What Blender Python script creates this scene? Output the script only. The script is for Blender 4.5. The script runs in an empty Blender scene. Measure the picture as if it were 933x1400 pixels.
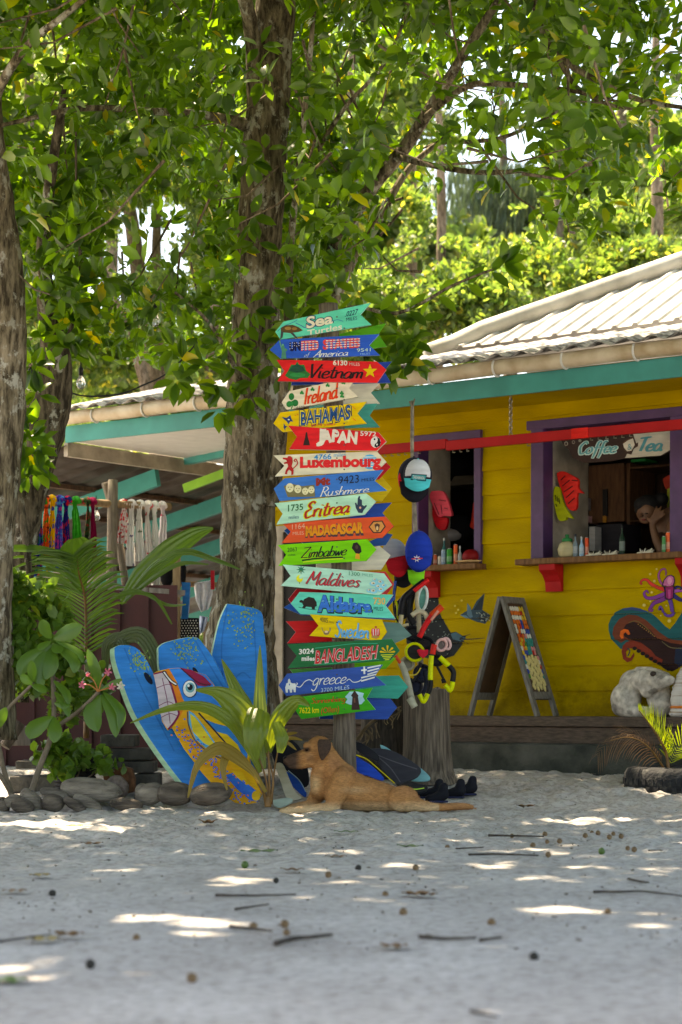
import bpy, bmesh, math, random
import numpy as np
from mathutils import Vector, Matrix, noise
random.seed(7)
rng = np.random.default_rng(11)
SC = bpy.context.scene
COL = SC.collection

# ---------------------------------------------------------------- camera
F = 2722.0            # focal length in photo pixels (photo 933 x 1400)
CX, HY = 466.5, 958.0  # principal column, horizon row
CH = 0.65             # camera height
cam = bpy.data.cameras.new('camera')
camo = bpy.data.objects.new('camera', cam)
COL.objects.link(camo)
camo.location = (0, 0, CH)
camo.rotation_euler = (math.radians(90), 0, 0)
cam.sensor_fit = 'VERTICAL'
cam.sensor_height = 36.0
cam.sensor_width = 24.0
cam.lens = 70.0
cam.shift_y = (HY - 700.0) / 1400.0
cam.clip_start = 0.1
cam.clip_end = 2000
cam.dof.use_dof = True
cam.dof.focus_distance = 11.75
cam.dof.aperture_fstop = 3.2
SC.camera = camo

# ---------------------------------------------------------------- world, sun, exposure
SUN_D = Vector((0.36, -0.26, -0.89)).normalized()      # direction light travels
w = bpy.data.worlds.new('World')
SC.world = w
w.use_nodes = True
nt = w.node_tree
bg = nt.nodes['Background']
sky = nt.nodes.new('ShaderNodeTexSky')
sky.sky_type = 'NISHITA'
sky.sun_disc = False
sky.sun_elevation = math.asin(-SUN_D.z)
sky.sun_rotation = math.atan2(-SUN_D.x, -SUN_D.y)
sky.air_density = 1.0
sky.dust_density = 2.5
sky.ozone_density = 1.0
nt.links.new(sky.outputs[0], bg.inputs[0])
bg.inputs[1].default_value = 0.15
sun = bpy.data.lights.new('sun', 'SUN')
suno = bpy.data.objects.new('sun', sun)
COL.objects.link(suno)
sun.energy = 4.6
sun.angle = math.radians(0.53)
sun.color = (1.0, 0.91, 0.78)
suno.rotation_euler = SUN_D.to_track_quat('-Z', 'Y').to_euler()
suno.location = (0, 0, 30)
SC.view_settings.view_transform = 'Standard'
SC.view_settings.look = 'None'
SC.view_settings.exposure = 1.97
SC.view_settings.use_white_balance = True
SC.view_settings.white_balance_temperature = 8250
SC.view_settings.white_balance_tint = 10
SC.view_settings.gamma = 1.0
SC.view_settings.use_curve_mapping = False
SC.cycles.use_denoising = True
SC.cycles.max_bounces = 7
SC.cycles.diffuse_bounces = 4
SC.cycles.glossy_bounces = 2
SC.cycles.transmission_bounces = 5
SC.cycles.transparent_max_bounces = 6
SC.cycles.sample_clamp_indirect = 6

# ---------------------------------------------------------------- helpers
def P(px, py, d):
    """the point seen at photo pixel (px, py) standing d metres deep"""
    return Vector(((px - CX) / F * d, d, CH + (HY - py) / F * d))

def PX(p):
    """photo pixel of a world point (used to plan where foliage may hang)"""
    return CX + p[0] / p[1] * F, HY - (p[2] - CH) / p[1] * F

# frame of the shop front: U runs right along the wall, N points out of it to the yard
UD = Vector((0.802, -0.597, 0)).normalized()
ND = Vector((-0.597, -0.802, 0)).normalized()
W0 = Vector(((700 - CX) / F * 14.5, 14.5, 0))
def W(u, z, n=0.0):
    q = W0 + UD * u + ND * n
    return Vector((q.x, q.y, z))
def wpix(px, py, n=0.0):
    """(u, z) on the vertical plane n in front of the shop wall seen at a pixel"""
    rx = (px - CX) / F
    t = (n + W0.dot(ND)) / (rx * ND.x + ND.y)
    q = Vector((rx * t, t, 0)) - W0
    return q.dot(UD), CH + (HY - py) / F * t
def WP(px, py, n=0.0):
    u, z = wpix(px, py, n)
    return W(u, z, n)

def worigin(o):
    l = Vector((0, 0, 0))
    while o is not None:
        l += o.location
        o = o.parent
    return l

def tag(o, label=None, cat=None, group=None, kind=None):
    if label: o['label'] = label
    if cat: o['category'] = cat
    if group: o['group'] = group
    if kind: o['kind'] = kind
    return o

def thing(name, label, cat, loc=(0, 0, 0), group=None):
    o = bpy.data.objects.new(name, None)
    COL.objects.link(o)
    o.location = loc
    o.empty_display_size = 0.1
    return tag(o, label, cat, group)

class MB:
    """collects world-space geometry for ONE mesh"""
    def __init__(s):
        s.v, s.f, s.m = [], [], []
    def add(s, vs, fs, mi=0):
        b = len(s.v)
        s.v += [tuple(q) for q in vs]
        s.f += [tuple(i + b for i in f) for f in fs]
        s.m += [mi] * len(fs)
        return s
    def hexa(s, c8, mi=0):
        """8 corners: bottom ring 4, top ring 4"""
        return s.add(c8, [(3, 2, 1, 0), (4, 5, 6, 7), (0, 1, 5, 4), (1, 2, 6, 5), (2, 3, 7, 6), (3, 0, 4, 7)], mi)
    def box(s, c, size, mi=0, R=None):
        x, y, z = [q / 2 for q in size]
        pts = [Vector(q) for q in ((-x, -y, -z), (x, -y, -z), (x, y, -z), (-x, y, -z), (-x, -y, z), (x, -y, z), (x, y, z), (-x, y, z))]
        if R is not None: pts = [R @ q for q in pts]
        return s.hexa([Vector(c) + q for q in pts], mi)
    def bar(s, a, b, wd, hd, up=(0, 0, 1), mi=0):
        a, b = Vector(a), Vector(b)
        d = (b - a).normalized()
        r = d.cross(Vector(up)).normalized() * wd / 2
        t = r.cross(d).normalized() * hd / 2
        return s.hexa([a - r - t, a + r - t, b + r - t, b - r - t, a - r + t, a + r + t, b + r + t, b - r + t], mi)
    def wbox(s, u0, u1, z0, z1, n0, n1, mi=0):
        return s.hexa([W(u0, z0, n1), W(u1, z0, n1), W(u1, z0, n0), W(u0, z0, n0), W(u0, z1, n1), W(u1, z1, n1), W(u1, z1, n0), W(u0, z1, n0)], mi)
    def poly(s, pts, mi=0):
        return s.add(pts, [tuple(range(len(pts)))], mi)
    def prism(s, front, back, mi=0, mi_side=None):
        n = len(front)
        s.add(list(front) + list(back), [tuple(range(n)), tuple(range(2 * n - 1, n - 1, -1))], mi)
        b = len(s.v) - 2 * n
        for i in range(n):
            j = (i + 1) % n
            s.f.append((b + i, b + n + i, b + n + j, b + j))
            s.m.append(mi if mi_side is None else mi_side)
        return s
    def tube(s, pts, rad, seg=10, mi=0, cap=True, wob=0.0, flat=None):
        pts = [Vector(q) for q in pts]
        n = len(pts)
        if not hasattr(rad, '__len__'): rad = [rad] * n
        b = len(s.v)
        ref = Vector((0.13, -0.97, 0.21))
        for i, q in enumerate(pts):
            d = (pts[min(i + 1, n - 1)] - pts[max(i - 1, 0)]).normalized()
            x = ref - d * ref.dot(d)
            if x.length < 1e-3: x = d.orthogonal()
            x.normalize()
            ref = x
            y = d.cross(x)
            for k in range(seg):
                a = 2 * math.pi * k / seg
                r = rad[i]
                if wob: r *= 1 + wob * noise.noise(Vector((math.cos(a) * 1.7, math.sin(a) * 1.7, i * 0.37 + q.z)))
                e = 1.0 if flat is None else flat
                s.v.append(tuple(q + x * (r * math.cos(a) * e) + y * (r * math.sin(a))))
        for i in range(n - 1):
            for k in range(seg):
                k2 = (k + 1) % seg
                s.f.append((b + i * seg + k, b + i * seg + k2, b + (i + 1) * seg + k2, b + (i + 1) * seg + k))
                s.m.append(mi)
        if cap:
            s.f.append(tuple(b + k for k in reversed(range(seg)))); s.m.append(mi)
            s.f.append(tuple(b + (n - 1) * seg + k for k in range(seg))); s.m.append(mi)
        return s
    def lathe(s, c, prof, seg=14, mi=0, axis=None, squash=1.0):
        """prof: (radius, height) pairs up the axis"""
        c = Vector(c)
        R = Matrix.Identity(3) if axis is None else Vector((0, 0, 1)).rotation_difference(Vector(axis)).to_matrix()
        b = len(s.v)
        for r, h in prof:
            for k in range(seg):
                a = 2 * math.pi * k / seg
                s.v.append(tuple(c + R @ Vector((r * math.cos(a), r * math.sin(a) * squash, h))))
        for i in range(len(prof) - 1):
            for k in range(seg):
                k2 = (k + 1) % seg
                s.f.append((b + i * seg + k, b + i * seg + k2, b + (i + 1) * seg + k2, b + (i + 1) * seg + k)); s.m.append(mi)
        s.f.append(tuple(b + k for k in reversed(range(seg)))); s.m.append(mi)
        s.f.append(tuple(b + (len(prof) - 1) * seg + k for k in range(seg))); s.m.append(mi)
        return s
    def ball(s, c, r, seg=12, ring=8, mi=0, R=None, bump=0.0):
        c = Vector(c)
        if not hasattr(r, '__len__'): r = (r, r, r)
        vs, fs = [], []
        for i in range(ring + 1):
            t = math.pi * i / ring
            for k in range(seg):
                a = 2 * math.pi * k / seg
                q = Vector((math.sin(t) * math.cos(a), math.sin(t) * math.sin(a), math.cos(t)))
                if bump: q *= 1 + bump * noise.noise(q * 2.3 + c * 9)
                q = Vector((q.x * r[0], q.y * r[1], q.z * r[2]))
                if R is not None: q = R @ q
                vs.append(c + q)
        for i in range(ring):
            for k in range(seg):
                k2 = (k + 1) % seg
                fs.append((i * seg + k, (i + 1) * seg + k, (i + 1) * seg + k2, i * seg + k2))
        return s.add(vs, fs, mi)
    def sheet(s, grid, mi=0):
        """grid: rows of points"""
        b = len(s.v)
        nr, nc = len(grid), len(grid[0])
        for r in grid: s.v += [tuple(q) for q in r]
        for i in range(nr - 1):
            for j in range(nc - 1):
                s.f.append((b + i * nc + j, b + i * nc + j + 1, b + (i + 1) * nc + j + 1, b + (i + 1) * nc + j)); s.m.append(mi)
        return s
    def build(s, name, mats, parent=None, smooth=False, origin=None, bevel=0.0, solid=0.0, subd=0):
        if not isinstance(mats, (list, tuple)): mats = [mats]
        if parent is not None: o0 = worigin(parent)
        elif origin is not None: o0 = Vector(origin)
        else:
            A = np.array(s.v)
            o0 = Vector(((A[:, 0].min() + A[:, 0].max()) / 2, (A[:, 1].min() + A[:, 1].max()) / 2, A[:, 2].min()))
        me = bpy.data.meshes.new(name)
        me.from_pydata([(q[0] - o0.x, q[1] - o0.y, q[2] - o0.z) for q in s.v], [], s.f)
        for m in mats: me.materials.append(m)
        if len(mats) > 1: me.polygons.foreach_set('material_index', s.m)
        if smooth: me.polygons.foreach_set('use_smooth', [True] * len(me.polygons))
        me.update()
        o = bpy.data.objects.new(name, me)
        COL.objects.link(o)
        if parent is not None: o.parent = parent
        else: o.location = o0
        if solid:
            md = o.modifiers.new('solid', 'SOLIDIFY'); md.thickness = solid; md.offset = 0
        if subd:
            md = o.modifiers.new('subd', 'SUBSURF'); md.levels = subd; md.render_levels = subd
        if bevel:
            md = o.modifiers.new('bevel', 'BEVEL'); md.width = bevel; md.segments = 2; md.limit_method = 'ANGLE'
        return o

def copy_tree(o, parent=None):
    c = o.copy(); COL.objects.link(c)
    if parent is not None: c.parent = parent
    for ch in list(o.children): copy_tree(ch, c)
    return c

def spline(pts, n=8):
    """Catmull-Rom through tuples of any length"""
    A = np.array([tuple(q) for q in pts], float)
    out = []
    m = len(A)
    for i in range(m - 1):
        p0, p1, p2, p3 = A[max(i - 1, 0)], A[i], A[i + 1], A[min(i + 2, m - 1)]
        for k in range(n):
            t = k / n
            out.append(0.5 * ((2 * p1) + (-p0 + p2) * t + (2 * p0 - 5 * p1 + 4 * p2 - p3) * t * t + (-p0 + 3 * p1 - 3 * p2 + p3) * t ** 3))
    out.append(A[-1])
    return out

# ---------------------------------------------------------------- materials
def lin(r, g, b):
    """sRGB 0-255 as linear colour"""
    return tuple((c / 255 / 12.92) if c / 255 <= 0.04045 else ((c / 255 + 0.055) / 1.055) ** 2.4 for c in (r, g, b))
_M = {}
def mat(name, col, rough=0.6, var=0.12, scale=6.0, bump=0.0, bscale=40.0, metal=0.0, col2=None, stretch=(1, 1, 1), spec=0.4, mixlo=0.35, mixhi=0.7, trans=0.0, coat=0.0):
    if name in _M: return _M[name]
    m = bpy.data.materials.new(name); m.use_nodes = True
    t = m.node_tree; N = t.nodes; L = t.links
    b = N['Principled BSDF']
    b.inputs['Roughness'].default_value = rough
    b.inputs['Metallic'].default_value = metal
    b.inputs['Specular IOR Level'].default_value = spec
    if coat: b.inputs['Coat Weight'].default_value = coat
    if trans:
        b.inputs['Transmission Weight'].default_value = trans
    if col2 is None: col2 = tuple(max(0, c * (1 - 2.2 * var)) for c in col)
    tc = N.new('ShaderNodeTexCoord'); mp = N.new('ShaderNodeMapping')
    mp.inputs['Scale'].default_value = stretch
    L.new(tc.outputs['Object'], mp.inputs[0])
    nz = N.new('ShaderNodeTexNoise'); nz.inputs['Scale'].default_value = scale; nz.inputs['Detail'].default_value = 5
    L.new(mp.outputs[0], nz.inputs['Vector'])
    rp = N.new('ShaderNodeValToRGB')
    rp.color_ramp.elements[0].position = mixlo; rp.color_ramp.elements[1].position = mixhi
    rp.color_ramp.elements[0].color = (*col2, 1); rp.color_ramp.elements[1].color = (*col, 1)
    L.new(nz.outputs[0], rp.inputs[0]); L.new(rp.outputs[0], b.inputs['Base Color'])
    if bump:
        n2 = N.new('ShaderNodeTexNoise'); n2.inputs['Scale'].default_value = bscale; n2.inputs['Detail'].default_value = 6
        L.new(mp.outputs[0], n2.inputs['Vector'])
        bp = N.new('ShaderNodeBump'); bp.inputs['Strength'].default_value = bump; bp.inputs['Distance'].default_value = 0.02
        L.new(n2.outputs[0], bp.inputs['Height']); L.new(bp.outputs[0], b.inputs['Normal'])
    _M[name] = m
    return m

def paint(name, rgb, k=1.0, rough=0.5, var=0.08):
    """brushed paint, rgb given as it looks on a grey day"""
    c = tuple(q * k for q in lin(*rgb))
    return mat(name, c, rough, var, 14, 0.12, 60)

def leaf_mat(name, dark, light, yellow=None, rough=0.35, tr=0.45, trcol=None, yfrac=0.04, spec=0.5):
    if name in _M: return _M[name]
    m = bpy.data.materials.new(name); m.use_nodes = True
    t = m.node_tree; N = t.nodes; L = t.links
    b = N['Principled BSDF']; out = N['Material Output']
    g = N.new('ShaderNodeNewGeometry')
    rp = N.new('ShaderNodeValToRGB'); e = rp.color_ramp.elements
    e[0].position = 0.0; e[0].color = (*dark, 1)
    e[1].position = 1.0 - yfrac - 0.02; e[1].color = (*light, 1)
    x = e.new(1.0 - yfrac / 2); x.color = (*(yellow or light), 1)
    L.new(g.outputs['Random Per Island'], rp.inputs[0])
    L.new(rp.outputs[0], b.inputs['Base Color'])
    b.inputs['Roughness'].default_value = rough
    b.inputs['Specular IOR Level'].default_value = spec
    tl = N.new('ShaderNodeBsdfTranslucent')
    hs = N.new('ShaderNodeMix'); hs.data_type = 'RGBA'; hs.blend_type = 'MULTIPLY'; hs.inputs[0].default_value = 1.0
    L.new(rp.outputs[0], hs.inputs[6]); hs.inputs[7].default_value = (*(trcol or (4.2, 3.6, 1.0)), 1)
    L.new(hs.outputs[2], tl.inputs['Color'])
    mx = N.new('ShaderNodeMixShader'); mx.inputs[0].default_value = tr
    L.new(b.outputs[0], mx.inputs[1]); L.new(tl.outputs[0], mx.inputs[2])
    L.new(mx.outputs[0], out.inputs['Surface'])
    _M[name] = m
    return m

def bark_mat(name, c1, c2, lichen=(0.42, 0.42, 0.38), lfrac=0.62, vs=1.0):
    if name in _M: return _M[name]
    m = bpy.data.materials.new(name); m.use_nodes = True
    t = m.node_tree; N = t.nodes; L = t.links
    b = N['Principled BSDF']; b.inputs['Roughness'].default_value = 0.9; b.inputs['Specular IOR Level'].default_value = 0.15
    tc = N.new('ShaderNodeTexCoord'); mp = N.new('ShaderNodeMapping'); mp.inputs['Scale'].default_value = (1, 1, 0.22)
    L.new(tc.outputs['Object'], mp.inputs[0])
    n1 = N.new('ShaderNodeTexNoise'); n1.inputs['Scale'].default_value = 30 * vs; n1.inputs['Detail'].default_value = 7; n1.inputs['Roughness'].default_value = 0.65
    L.new(mp.outputs[0], n1.inputs['Vector'])
    r1 = N.new('ShaderNodeValToRGB'); r1.color_ramp.elements[0].position = 0.40; r1.color_ramp.elements[1].position = 0.62
    r1.color_ramp.elements[0].color = (*c1, 1); r1.color_ramp.elements[1].color = (*c2, 1)
    L.new(n1.outputs[0], r1.inputs[0])
    n2 = N.new('ShaderNodeTexNoise'); n2.inputs['Scale'].default_value = 9 * vs; n2.inputs['Detail'].default_value = 6; n2.inputs['Roughness'].default_value = 0.7
    mp2 = N.new('ShaderNodeMapping'); mp2.inputs['Scale'].default_value = (1, 1, 0.7)
    L.new(tc.outputs['Object'], mp2.inputs[0]); L.new(mp2.outputs[0], n2.inputs['Vector'])
    r2 = N.new('ShaderNodeValToRGB'); r2.color_ramp.elements[0].position = lfrac - 0.03; r2.color_ramp.elements[1].position = lfrac + 0.03
    L.new(n2.outputs[0], r2.inputs[0])
    mx = N.new('ShaderNodeMix'); mx.data_type = 'RGBA'
    L.new(r2.outputs[0], mx.inputs[0]); L.new(r1.outputs[0], mx.inputs[6]); mx.inputs[7].default_value = (*lichen, 1)
    n3 = N.new('ShaderNodeTexNoise'); n3.inputs['Scale'].default_value = 2.2
    L.new(tc.outputs['Object'], n3.inputs['Vector'])
    r3 = N.new('ShaderNodeValToRGB'); r3.color_ramp.elements[0].position = 0.35; r3.color_ramp.elements[1].position = 0.65
    r3.color_ramp.elements[0].color = (0.55, 0.52, 0.42, 1); r3.color_ramp.elements[1].color = (1.1, 1.08, 1.05, 1)
    L.new(n3.outputs[0], r3.inputs[0])
    m2 = N.new('ShaderNodeMix'); m2.data_type = 'RGBA'; m2.blend_type = 'MULTIPLY'; m2.inputs[0].default_value = 1
    L.new(mx.outputs[2], m2.inputs[6]); L.new(r3.outputs[0], m2.inputs[7])
    L.new(m2.outputs[2], b.inputs['Base Color'])
    bp = N.new('ShaderNodeBump'); bp.inputs['Strength'].default_value = 0.9; bp.inputs['Distance'].default_value = 0.03
    L.new(n1.outputs[0], bp.inputs['Height']); L.new(bp.outputs[0], b.inputs['Normal'])
    _M[name] = m
    return m

def wood_mat(name, c, c2=None, sc=(6, 6, 1.0), rough=0.75, scale=8):
    return mat(name, c, rough, 0.25, scale, 0.35, 30, col2=c2, stretch=sc, spec=0.25)

# ---------------------------------------------------------------- leaves
LEAF_V = np.array([(0, 0, 0), (0.0, 0.36, 0.0), (0.0, 0.70, -0.03), (0.0, 1.0, -0.10),
                   (-0.21, 0.30, 0.05), (-0.20, 0.68, 0.03), (0.21, 0.30, 0.05), (0.20, 0.68, 0.03)])
LEAF_F = [(0, 1, 4), (1, 2, 5, 4), (2, 3, 5), (0, 6, 1), (1, 6, 7, 2), (2, 7, 3)]
def leaves_mesh(name, base, dirs, ups, size, mat_, parent, wide=1.0):
    """one mesh of many leaf blades: base points, tip directions, blade normals, lengths (numpy arrays)"""
    n = len(base)
    d = dirs / np.linalg.norm(dirs, axis=1)[:, None]
    x = np.cross(d, ups); x /= (np.linalg.norm(x, axis=1)[:, None] + 1e-9)
    z = np.cross(x, d)
    T = LEAF_V
    s = size[:, None, None]
    V = base[:, None, :] + s * (T[None, :, 0, None] * wide * x[:, None, :] + T[None, :, 1, None] * d[:, None, :] + T[None, :, 2, None] * z[:, None, :])
    V = V.reshape(-1, 3)
    o0 = np.array(worigin(parent))
    V = V - o0
    nl = sum(len(f) for f in LEAF_F)
    li = np.array([i for f in LEAF_F for i in f])
    st = np.cumsum([0] + [len(f) for f in LEAF_F])[:-1]
    loops = (np.arange(n)[:, None] * 8 + li[None, :]).ravel()
    starts = (np.arange(n)[:, None] * nl + st[None, :]).ravel()
    me = bpy.data.meshes.new(name)
    me.vertices.add(len(V)); me.vertices.foreach_set('co', V.astype(np.float32).ravel())
    me.loops.add(len(loops)); me.loops.foreach_set('vertex_index', loops.astype(np.int32))
    me.polygons.add(len(starts)); me.polygons.foreach_set('loop_start', starts.astype(np.int32))
    me.polygons.foreach_set('use_smooth', np.ones(len(starts), bool))
    me.update(calc_edges=True)
    me.materials.append(mat_)
    o = bpy.data.objects.new(name, me); COL.objects.link(o); o.parent = parent
    return o

def twigs_to_leaves(tw, per=8, size=(0.10, 0.16), spread=0.16, droop=0.15):
    """rosettes of leaves round each twig end (numpy n x 3) -> base, dirs, ups, size"""
    n = len(tw)
    B = np.repeat(tw, per, axis=0)
    ax = rng.normal(size=(n, 3)); ax[:, 2] = np.abs(ax[:, 2]) * 0.6 - 0.15
    ax /= np.linalg.norm(ax, axis=1)[:, None]
    AX = np.repeat(ax, per, axis=0)
    k = np.tile(np.arange(per), n)
    B = B - AX * (k * spread / per)[:, None] + rng.normal(size=B.shape) * 0.012
    D = rng.normal(size=B.shape); D -= AX * np.sum(D * AX, axis=1)[:, None]
    D /= np.linalg.norm(D, axis=1)[:, None] + 1e-9
    D = D * 0.9 + AX * rng.uniform(0.1, 0.9, size=(len(B), 1)); D[:, 2] -= droop
    UPS = AX + rng.normal(size=B.shape) * 0.45 + np.array([0, 0, 0.5])
    S = rng.uniform(size[0], size[1], len(B))
    return B, D, UPS, S
# ================================================================ ground
def sm(a, b, x):
    t = np.clip((np.asarray(x, float) - a) / (b - a), 0, 1)
    return t * t * (3 - 2 * t)
def gz0(x, y):
    """smooth lie of the sand: flat in front, rising to the shop"""
    x = np.asarray(x, float); y = np.asarray(y, float)
    ye = y + 0.04 * np.clip(x - 0.6, 0, 3)
    return 0.15 * sm(11.7, 13.3, ye) + 0.02 * sm(13.3, 15, ye) + 0.025 * sm(0.4, 2.4, -x) * sm(11.0, 12.0, y)
def axis_(lo, hi, step, far, k=1.35):
    a = list(np.arange(lo, hi, step))
    s, q = step, a[-1]
    while q < far:
        s *= k; q += s; a.append(q)
    s, q = step, a[0]; pre = []
    while q > -far:
        s *= k; q -= s; pre.append(q)
    return np.array(pre[::-1] + a)
gxs = axis_(-3.0, 3.2, 0.026, 400)
gys = axis_(3.4, 15.2, 0.036, 500)
GX, GY = np.meshgrid(gxs, gys)
def fbm(x, y, s, o=3, seed=0.0):
    out = np.zeros(x.size); xr = x.ravel(); yr = y.ravel()
    near = (np.abs(xr) < 4) & (yr > 3) & (yr < 15.5)
    idx = np.nonzero(near)[0]
    for i in idx:
        v = 0; a = 1; f = s
        for _ in range(o):
            v += a * noise.noise(Vector((xr[i] * f, yr[i] * f, seed))); a *= 0.5; f *= 2.1
        out[i] = v
    return out.reshape(x.shape)
n_big = fbm(GX, GY, 1.3, 2, 3.1)
n_mid = fbm(GX, GY, 6.0, 3, 7.7)
n_pit = fbm(GX, GY, 9.0, 3, 1.3)
lump = sm(6.5, 10.3, GY) * (1 - 0.55 * sm(13.4, 14.2, GY))
GZ = gz0(GX, GY) + 0.012 * n_big * (0.3 + lump) + lump * (0.024 * n_mid - 0.034 * np.clip(n_pit - 0.12, 0, 1) ** 0.8) + 0.004 * n_mid
def gz(x, y):
    return float(gz0(x, y))
_nr, _nc = GX.shape
vs = np.stack([GX, GY, GZ], -1).reshape(-1, 3)
ii = np.arange(_nr * _nc).reshape(_nr, _nc)
q = np.stack([ii[:-1, :-1], ii[:-1, 1:], ii[1:, 1:], ii[1:, :-1]], -1).reshape(-1, 4)
me = bpy.data.meshes.new('sand_ground')
me.vertices.add(len(vs)); me.vertices.foreach_set('co', vs.astype(np.float32).ravel())
me.loops.add(q.size); me.loops.foreach_set('vertex_index', q.astype(np.int32).ravel())
me.polygons.add(len(q)); me.polygons.foreach_set('loop_start', (np.arange(len(q)) * 4).astype(np.int32))
me.polygons.foreach_set('use_smooth', np.ones(len(q), bool))
me.update(calc_edges=True)
gm = bpy.data.materials.new('coral_sand'); gm.use_nodes = True
t = gm.node_tree; N = t.nodes; L = t.links; b = N['Principled BSDF']
b.inputs['Roughness'].default_value = 0.95; b.inputs['Specular IOR Level'].default_value = 0.1
tc = N.new('ShaderNodeTexCoord')
def nz_(sc, det, lo, hi, c0, c1, vec=None, rough=0.6):
    n = N.new('ShaderNodeTexNoise'); n.inputs['Scale'].default_value = sc; n.inputs['Detail'].default_value = det; n.inputs['Roughness'].default_value = rough
    L.new(vec or tc.outputs['Object'], n.inputs['Vector'])
    r = N.new('ShaderNodeValToRGB'); r.color_ramp.elements[0].position = lo; r.color_ramp.elements[1].position = hi
    r.color_ramp.elements[0].color = (*c0, 1); r.color_ramp.elements[1].color = (*c1, 1)
    L.new(n.outputs[0], r.inputs[0]); return n, r
def mul_(a, b_):
    m = N.new('ShaderNodeMix'); m.data_type = 'RGBA'; m.blend_type = 'MULTIPLY'; m.inputs[0].default_value = 1
    L.new(a, m.inputs[6]); L.new(b_, m.inputs[7]); return m.outputs[2]
_, r1 = nz_(1.6, 5, 0.3, 0.7, (0.40, 0.375, 0.35), (0.56, 0.54, 0.515))
n2, r2 = nz_(26, 6, 0.33, 0.56, (0.62, 0.60, 0.58), (1, 1, 1))
mp = N.new('ShaderNodeMapping'); mp.inputs['Scale'].default_value = (0.8, 1.6, 1); L.new(tc.outputs['Object'], mp.inputs[0])
_, r3 = nz_(60, 3, 0.30, 0.36, (0.30, 0.25, 0.20), (1, 1, 1), mp.outputs[0])
n4, r4 = nz_(240, 3, 0.3, 0.6, (0.8, 0.8, 0.8), (1, 1, 1))
col_ = mul_(mul_(mul_(r1.outputs[0], r2.outputs[0]), r3.outputs[0]), r4.outputs[0])
L.new(col_, b.inputs['Base Color'])
bp = N.new('ShaderNodeBump'); bp.inputs['Strength'].default_value = 0.55; bp.inputs['Distance'].default_value = 0.02
L.new(n2.outputs[0], bp.inputs['Height']); L.new(bp.outputs[0], b.inputs['Normal'])
me.materials.append(gm)
go = bpy.data.objects.new('sand_ground', me); COL.objects.link(go)
tag(go, 'pale coral sand yard with footprints and bits of litter', None, kind='structure')

# ================================================================ shop building
YEL = mat('yellow_paint', (0.47, 0.315, 0.002), 0.7, 0.14, 2.2, 0.25, 40, col2=(0.35, 0.23, 0.002), stretch=(1, 1, 3), spec=0.10)
def add_splash(m, z0, z1):
    """sand and dirt thrown up on the lowest boards, ragged at its upper edge"""
    t = m.node_tree; N = t.nodes; L = t.links; b = N['Principled BSDF']; src = b.inputs['Base Color'].links[0].from_socket
    tc = N.new('ShaderNodeTexCoord'); sp = N.new('ShaderNodeSeparateXYZ'); L.new(tc.outputs['Object'], sp.inputs[0])
    mr_ = N.new('ShaderNodeMapRange'); mr_.inputs['From Min'].default_value = z0; mr_.inputs['From Max'].default_value = z1; L.new(sp.outputs['Z'], mr_.inputs[0])
    nz = N.new('ShaderNodeTexNoise'); nz.inputs['Scale'].default_value = 9; nz.inputs['Detail'].default_value = 8; nz.inputs['Roughness'].default_value = .75; L.new(tc.outputs['Object'], nz.inputs['Vector'])
    ad = N.new('ShaderNodeMath'); ad.operation = 'ADD'; L.new(mr_.outputs[0], ad.inputs[0]); L.new(nz.outputs[0], ad.inputs[1])
    rp = N.new('ShaderNodeValToRGB'); rp.color_ramp.elements[0].position = .45; rp.color_ramp.elements[1].position = .80
    rp.color_ramp.elements[0].color = (.55, .53, .6, 1); rp.color_ramp.elements[1].color = (1, 1, 1, 1); L.new(ad.outputs[0], rp.inputs[0])
    mx = N.new('ShaderNodeMix'); mx.data_type = 'RGBA'; mx.blend_type = 'MULTIPLY'; mx.inputs[0].default_value = 1
    L.new(src, mx.inputs[6]); L.new(rp.outputs[0], mx.inputs[7]); L.new(mx.outputs[2], b.inputs['Base Color'])
add_splash(YEL, .34, 1.5)
PUR = mat('purple_paint', (0.085, 0.035, 0.115), 0.5, 0.12, 9, 0.1)
TEAL = mat('teal_paint', (0.035, 0.30, 0.27), 0.5, 0.10, 5, 0.08)
GUT = mat('cream_gutter', (0.62, 0.53, 0.40), 0.5, 0.2, 5, 0.1, 30, col2=(0.40, 0.29, 0.17), mixlo=0.3, mixhi=0.6)
ROOF = mat('white_roof_sheet', (0.52, 0.505, 0.47), 0.6, 0.12, 3.5, 0.08, 30, col2=(0.28, 0.27, 0.24))
ROOFD = mat('weathered_roof_sheet', (0.50, 0.48, 0.46), 0.6, 0.3, 16, 0.3, 40, col2=(0.10, 0.095, 0.09), mixlo=0.4, mixhi=0.62)
CREAM = mat('cream_paint', (0.50, 0.43, 0.33), 0.6, 0.2, 7, 0.15)
WHITE = mat('white_paint', (0.72, 0.71, 0.67), 0.5, 0.06, 8, 0.05)
SILL = wood_mat('sill_wood', (0.22, 0.11, 0.045), (0.12, 0.055, 0.02))
DECK = wood_mat('deck_wood', (0.13, 0.09, 0.065), (0.06, 0.042, 0.03), sc=(2, 2, 12))
CONC = mat('mossy_concrete', (0.085, 0.085, 0.07), 0.9, 0.3, 5, 0.5, 40, col2=(0.022, 0.027, 0.020))
RED = mat('red_paint', (0.42, 0.010, 0.012), 0.55, 0.1, 6, 0.08, spec=0.15)
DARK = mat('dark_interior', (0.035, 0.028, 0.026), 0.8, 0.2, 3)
STEEL = mat('chain_steel', (0.42, 0.38, 0.31), 0.4, 0.2, 30, metal=0.8)

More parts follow.
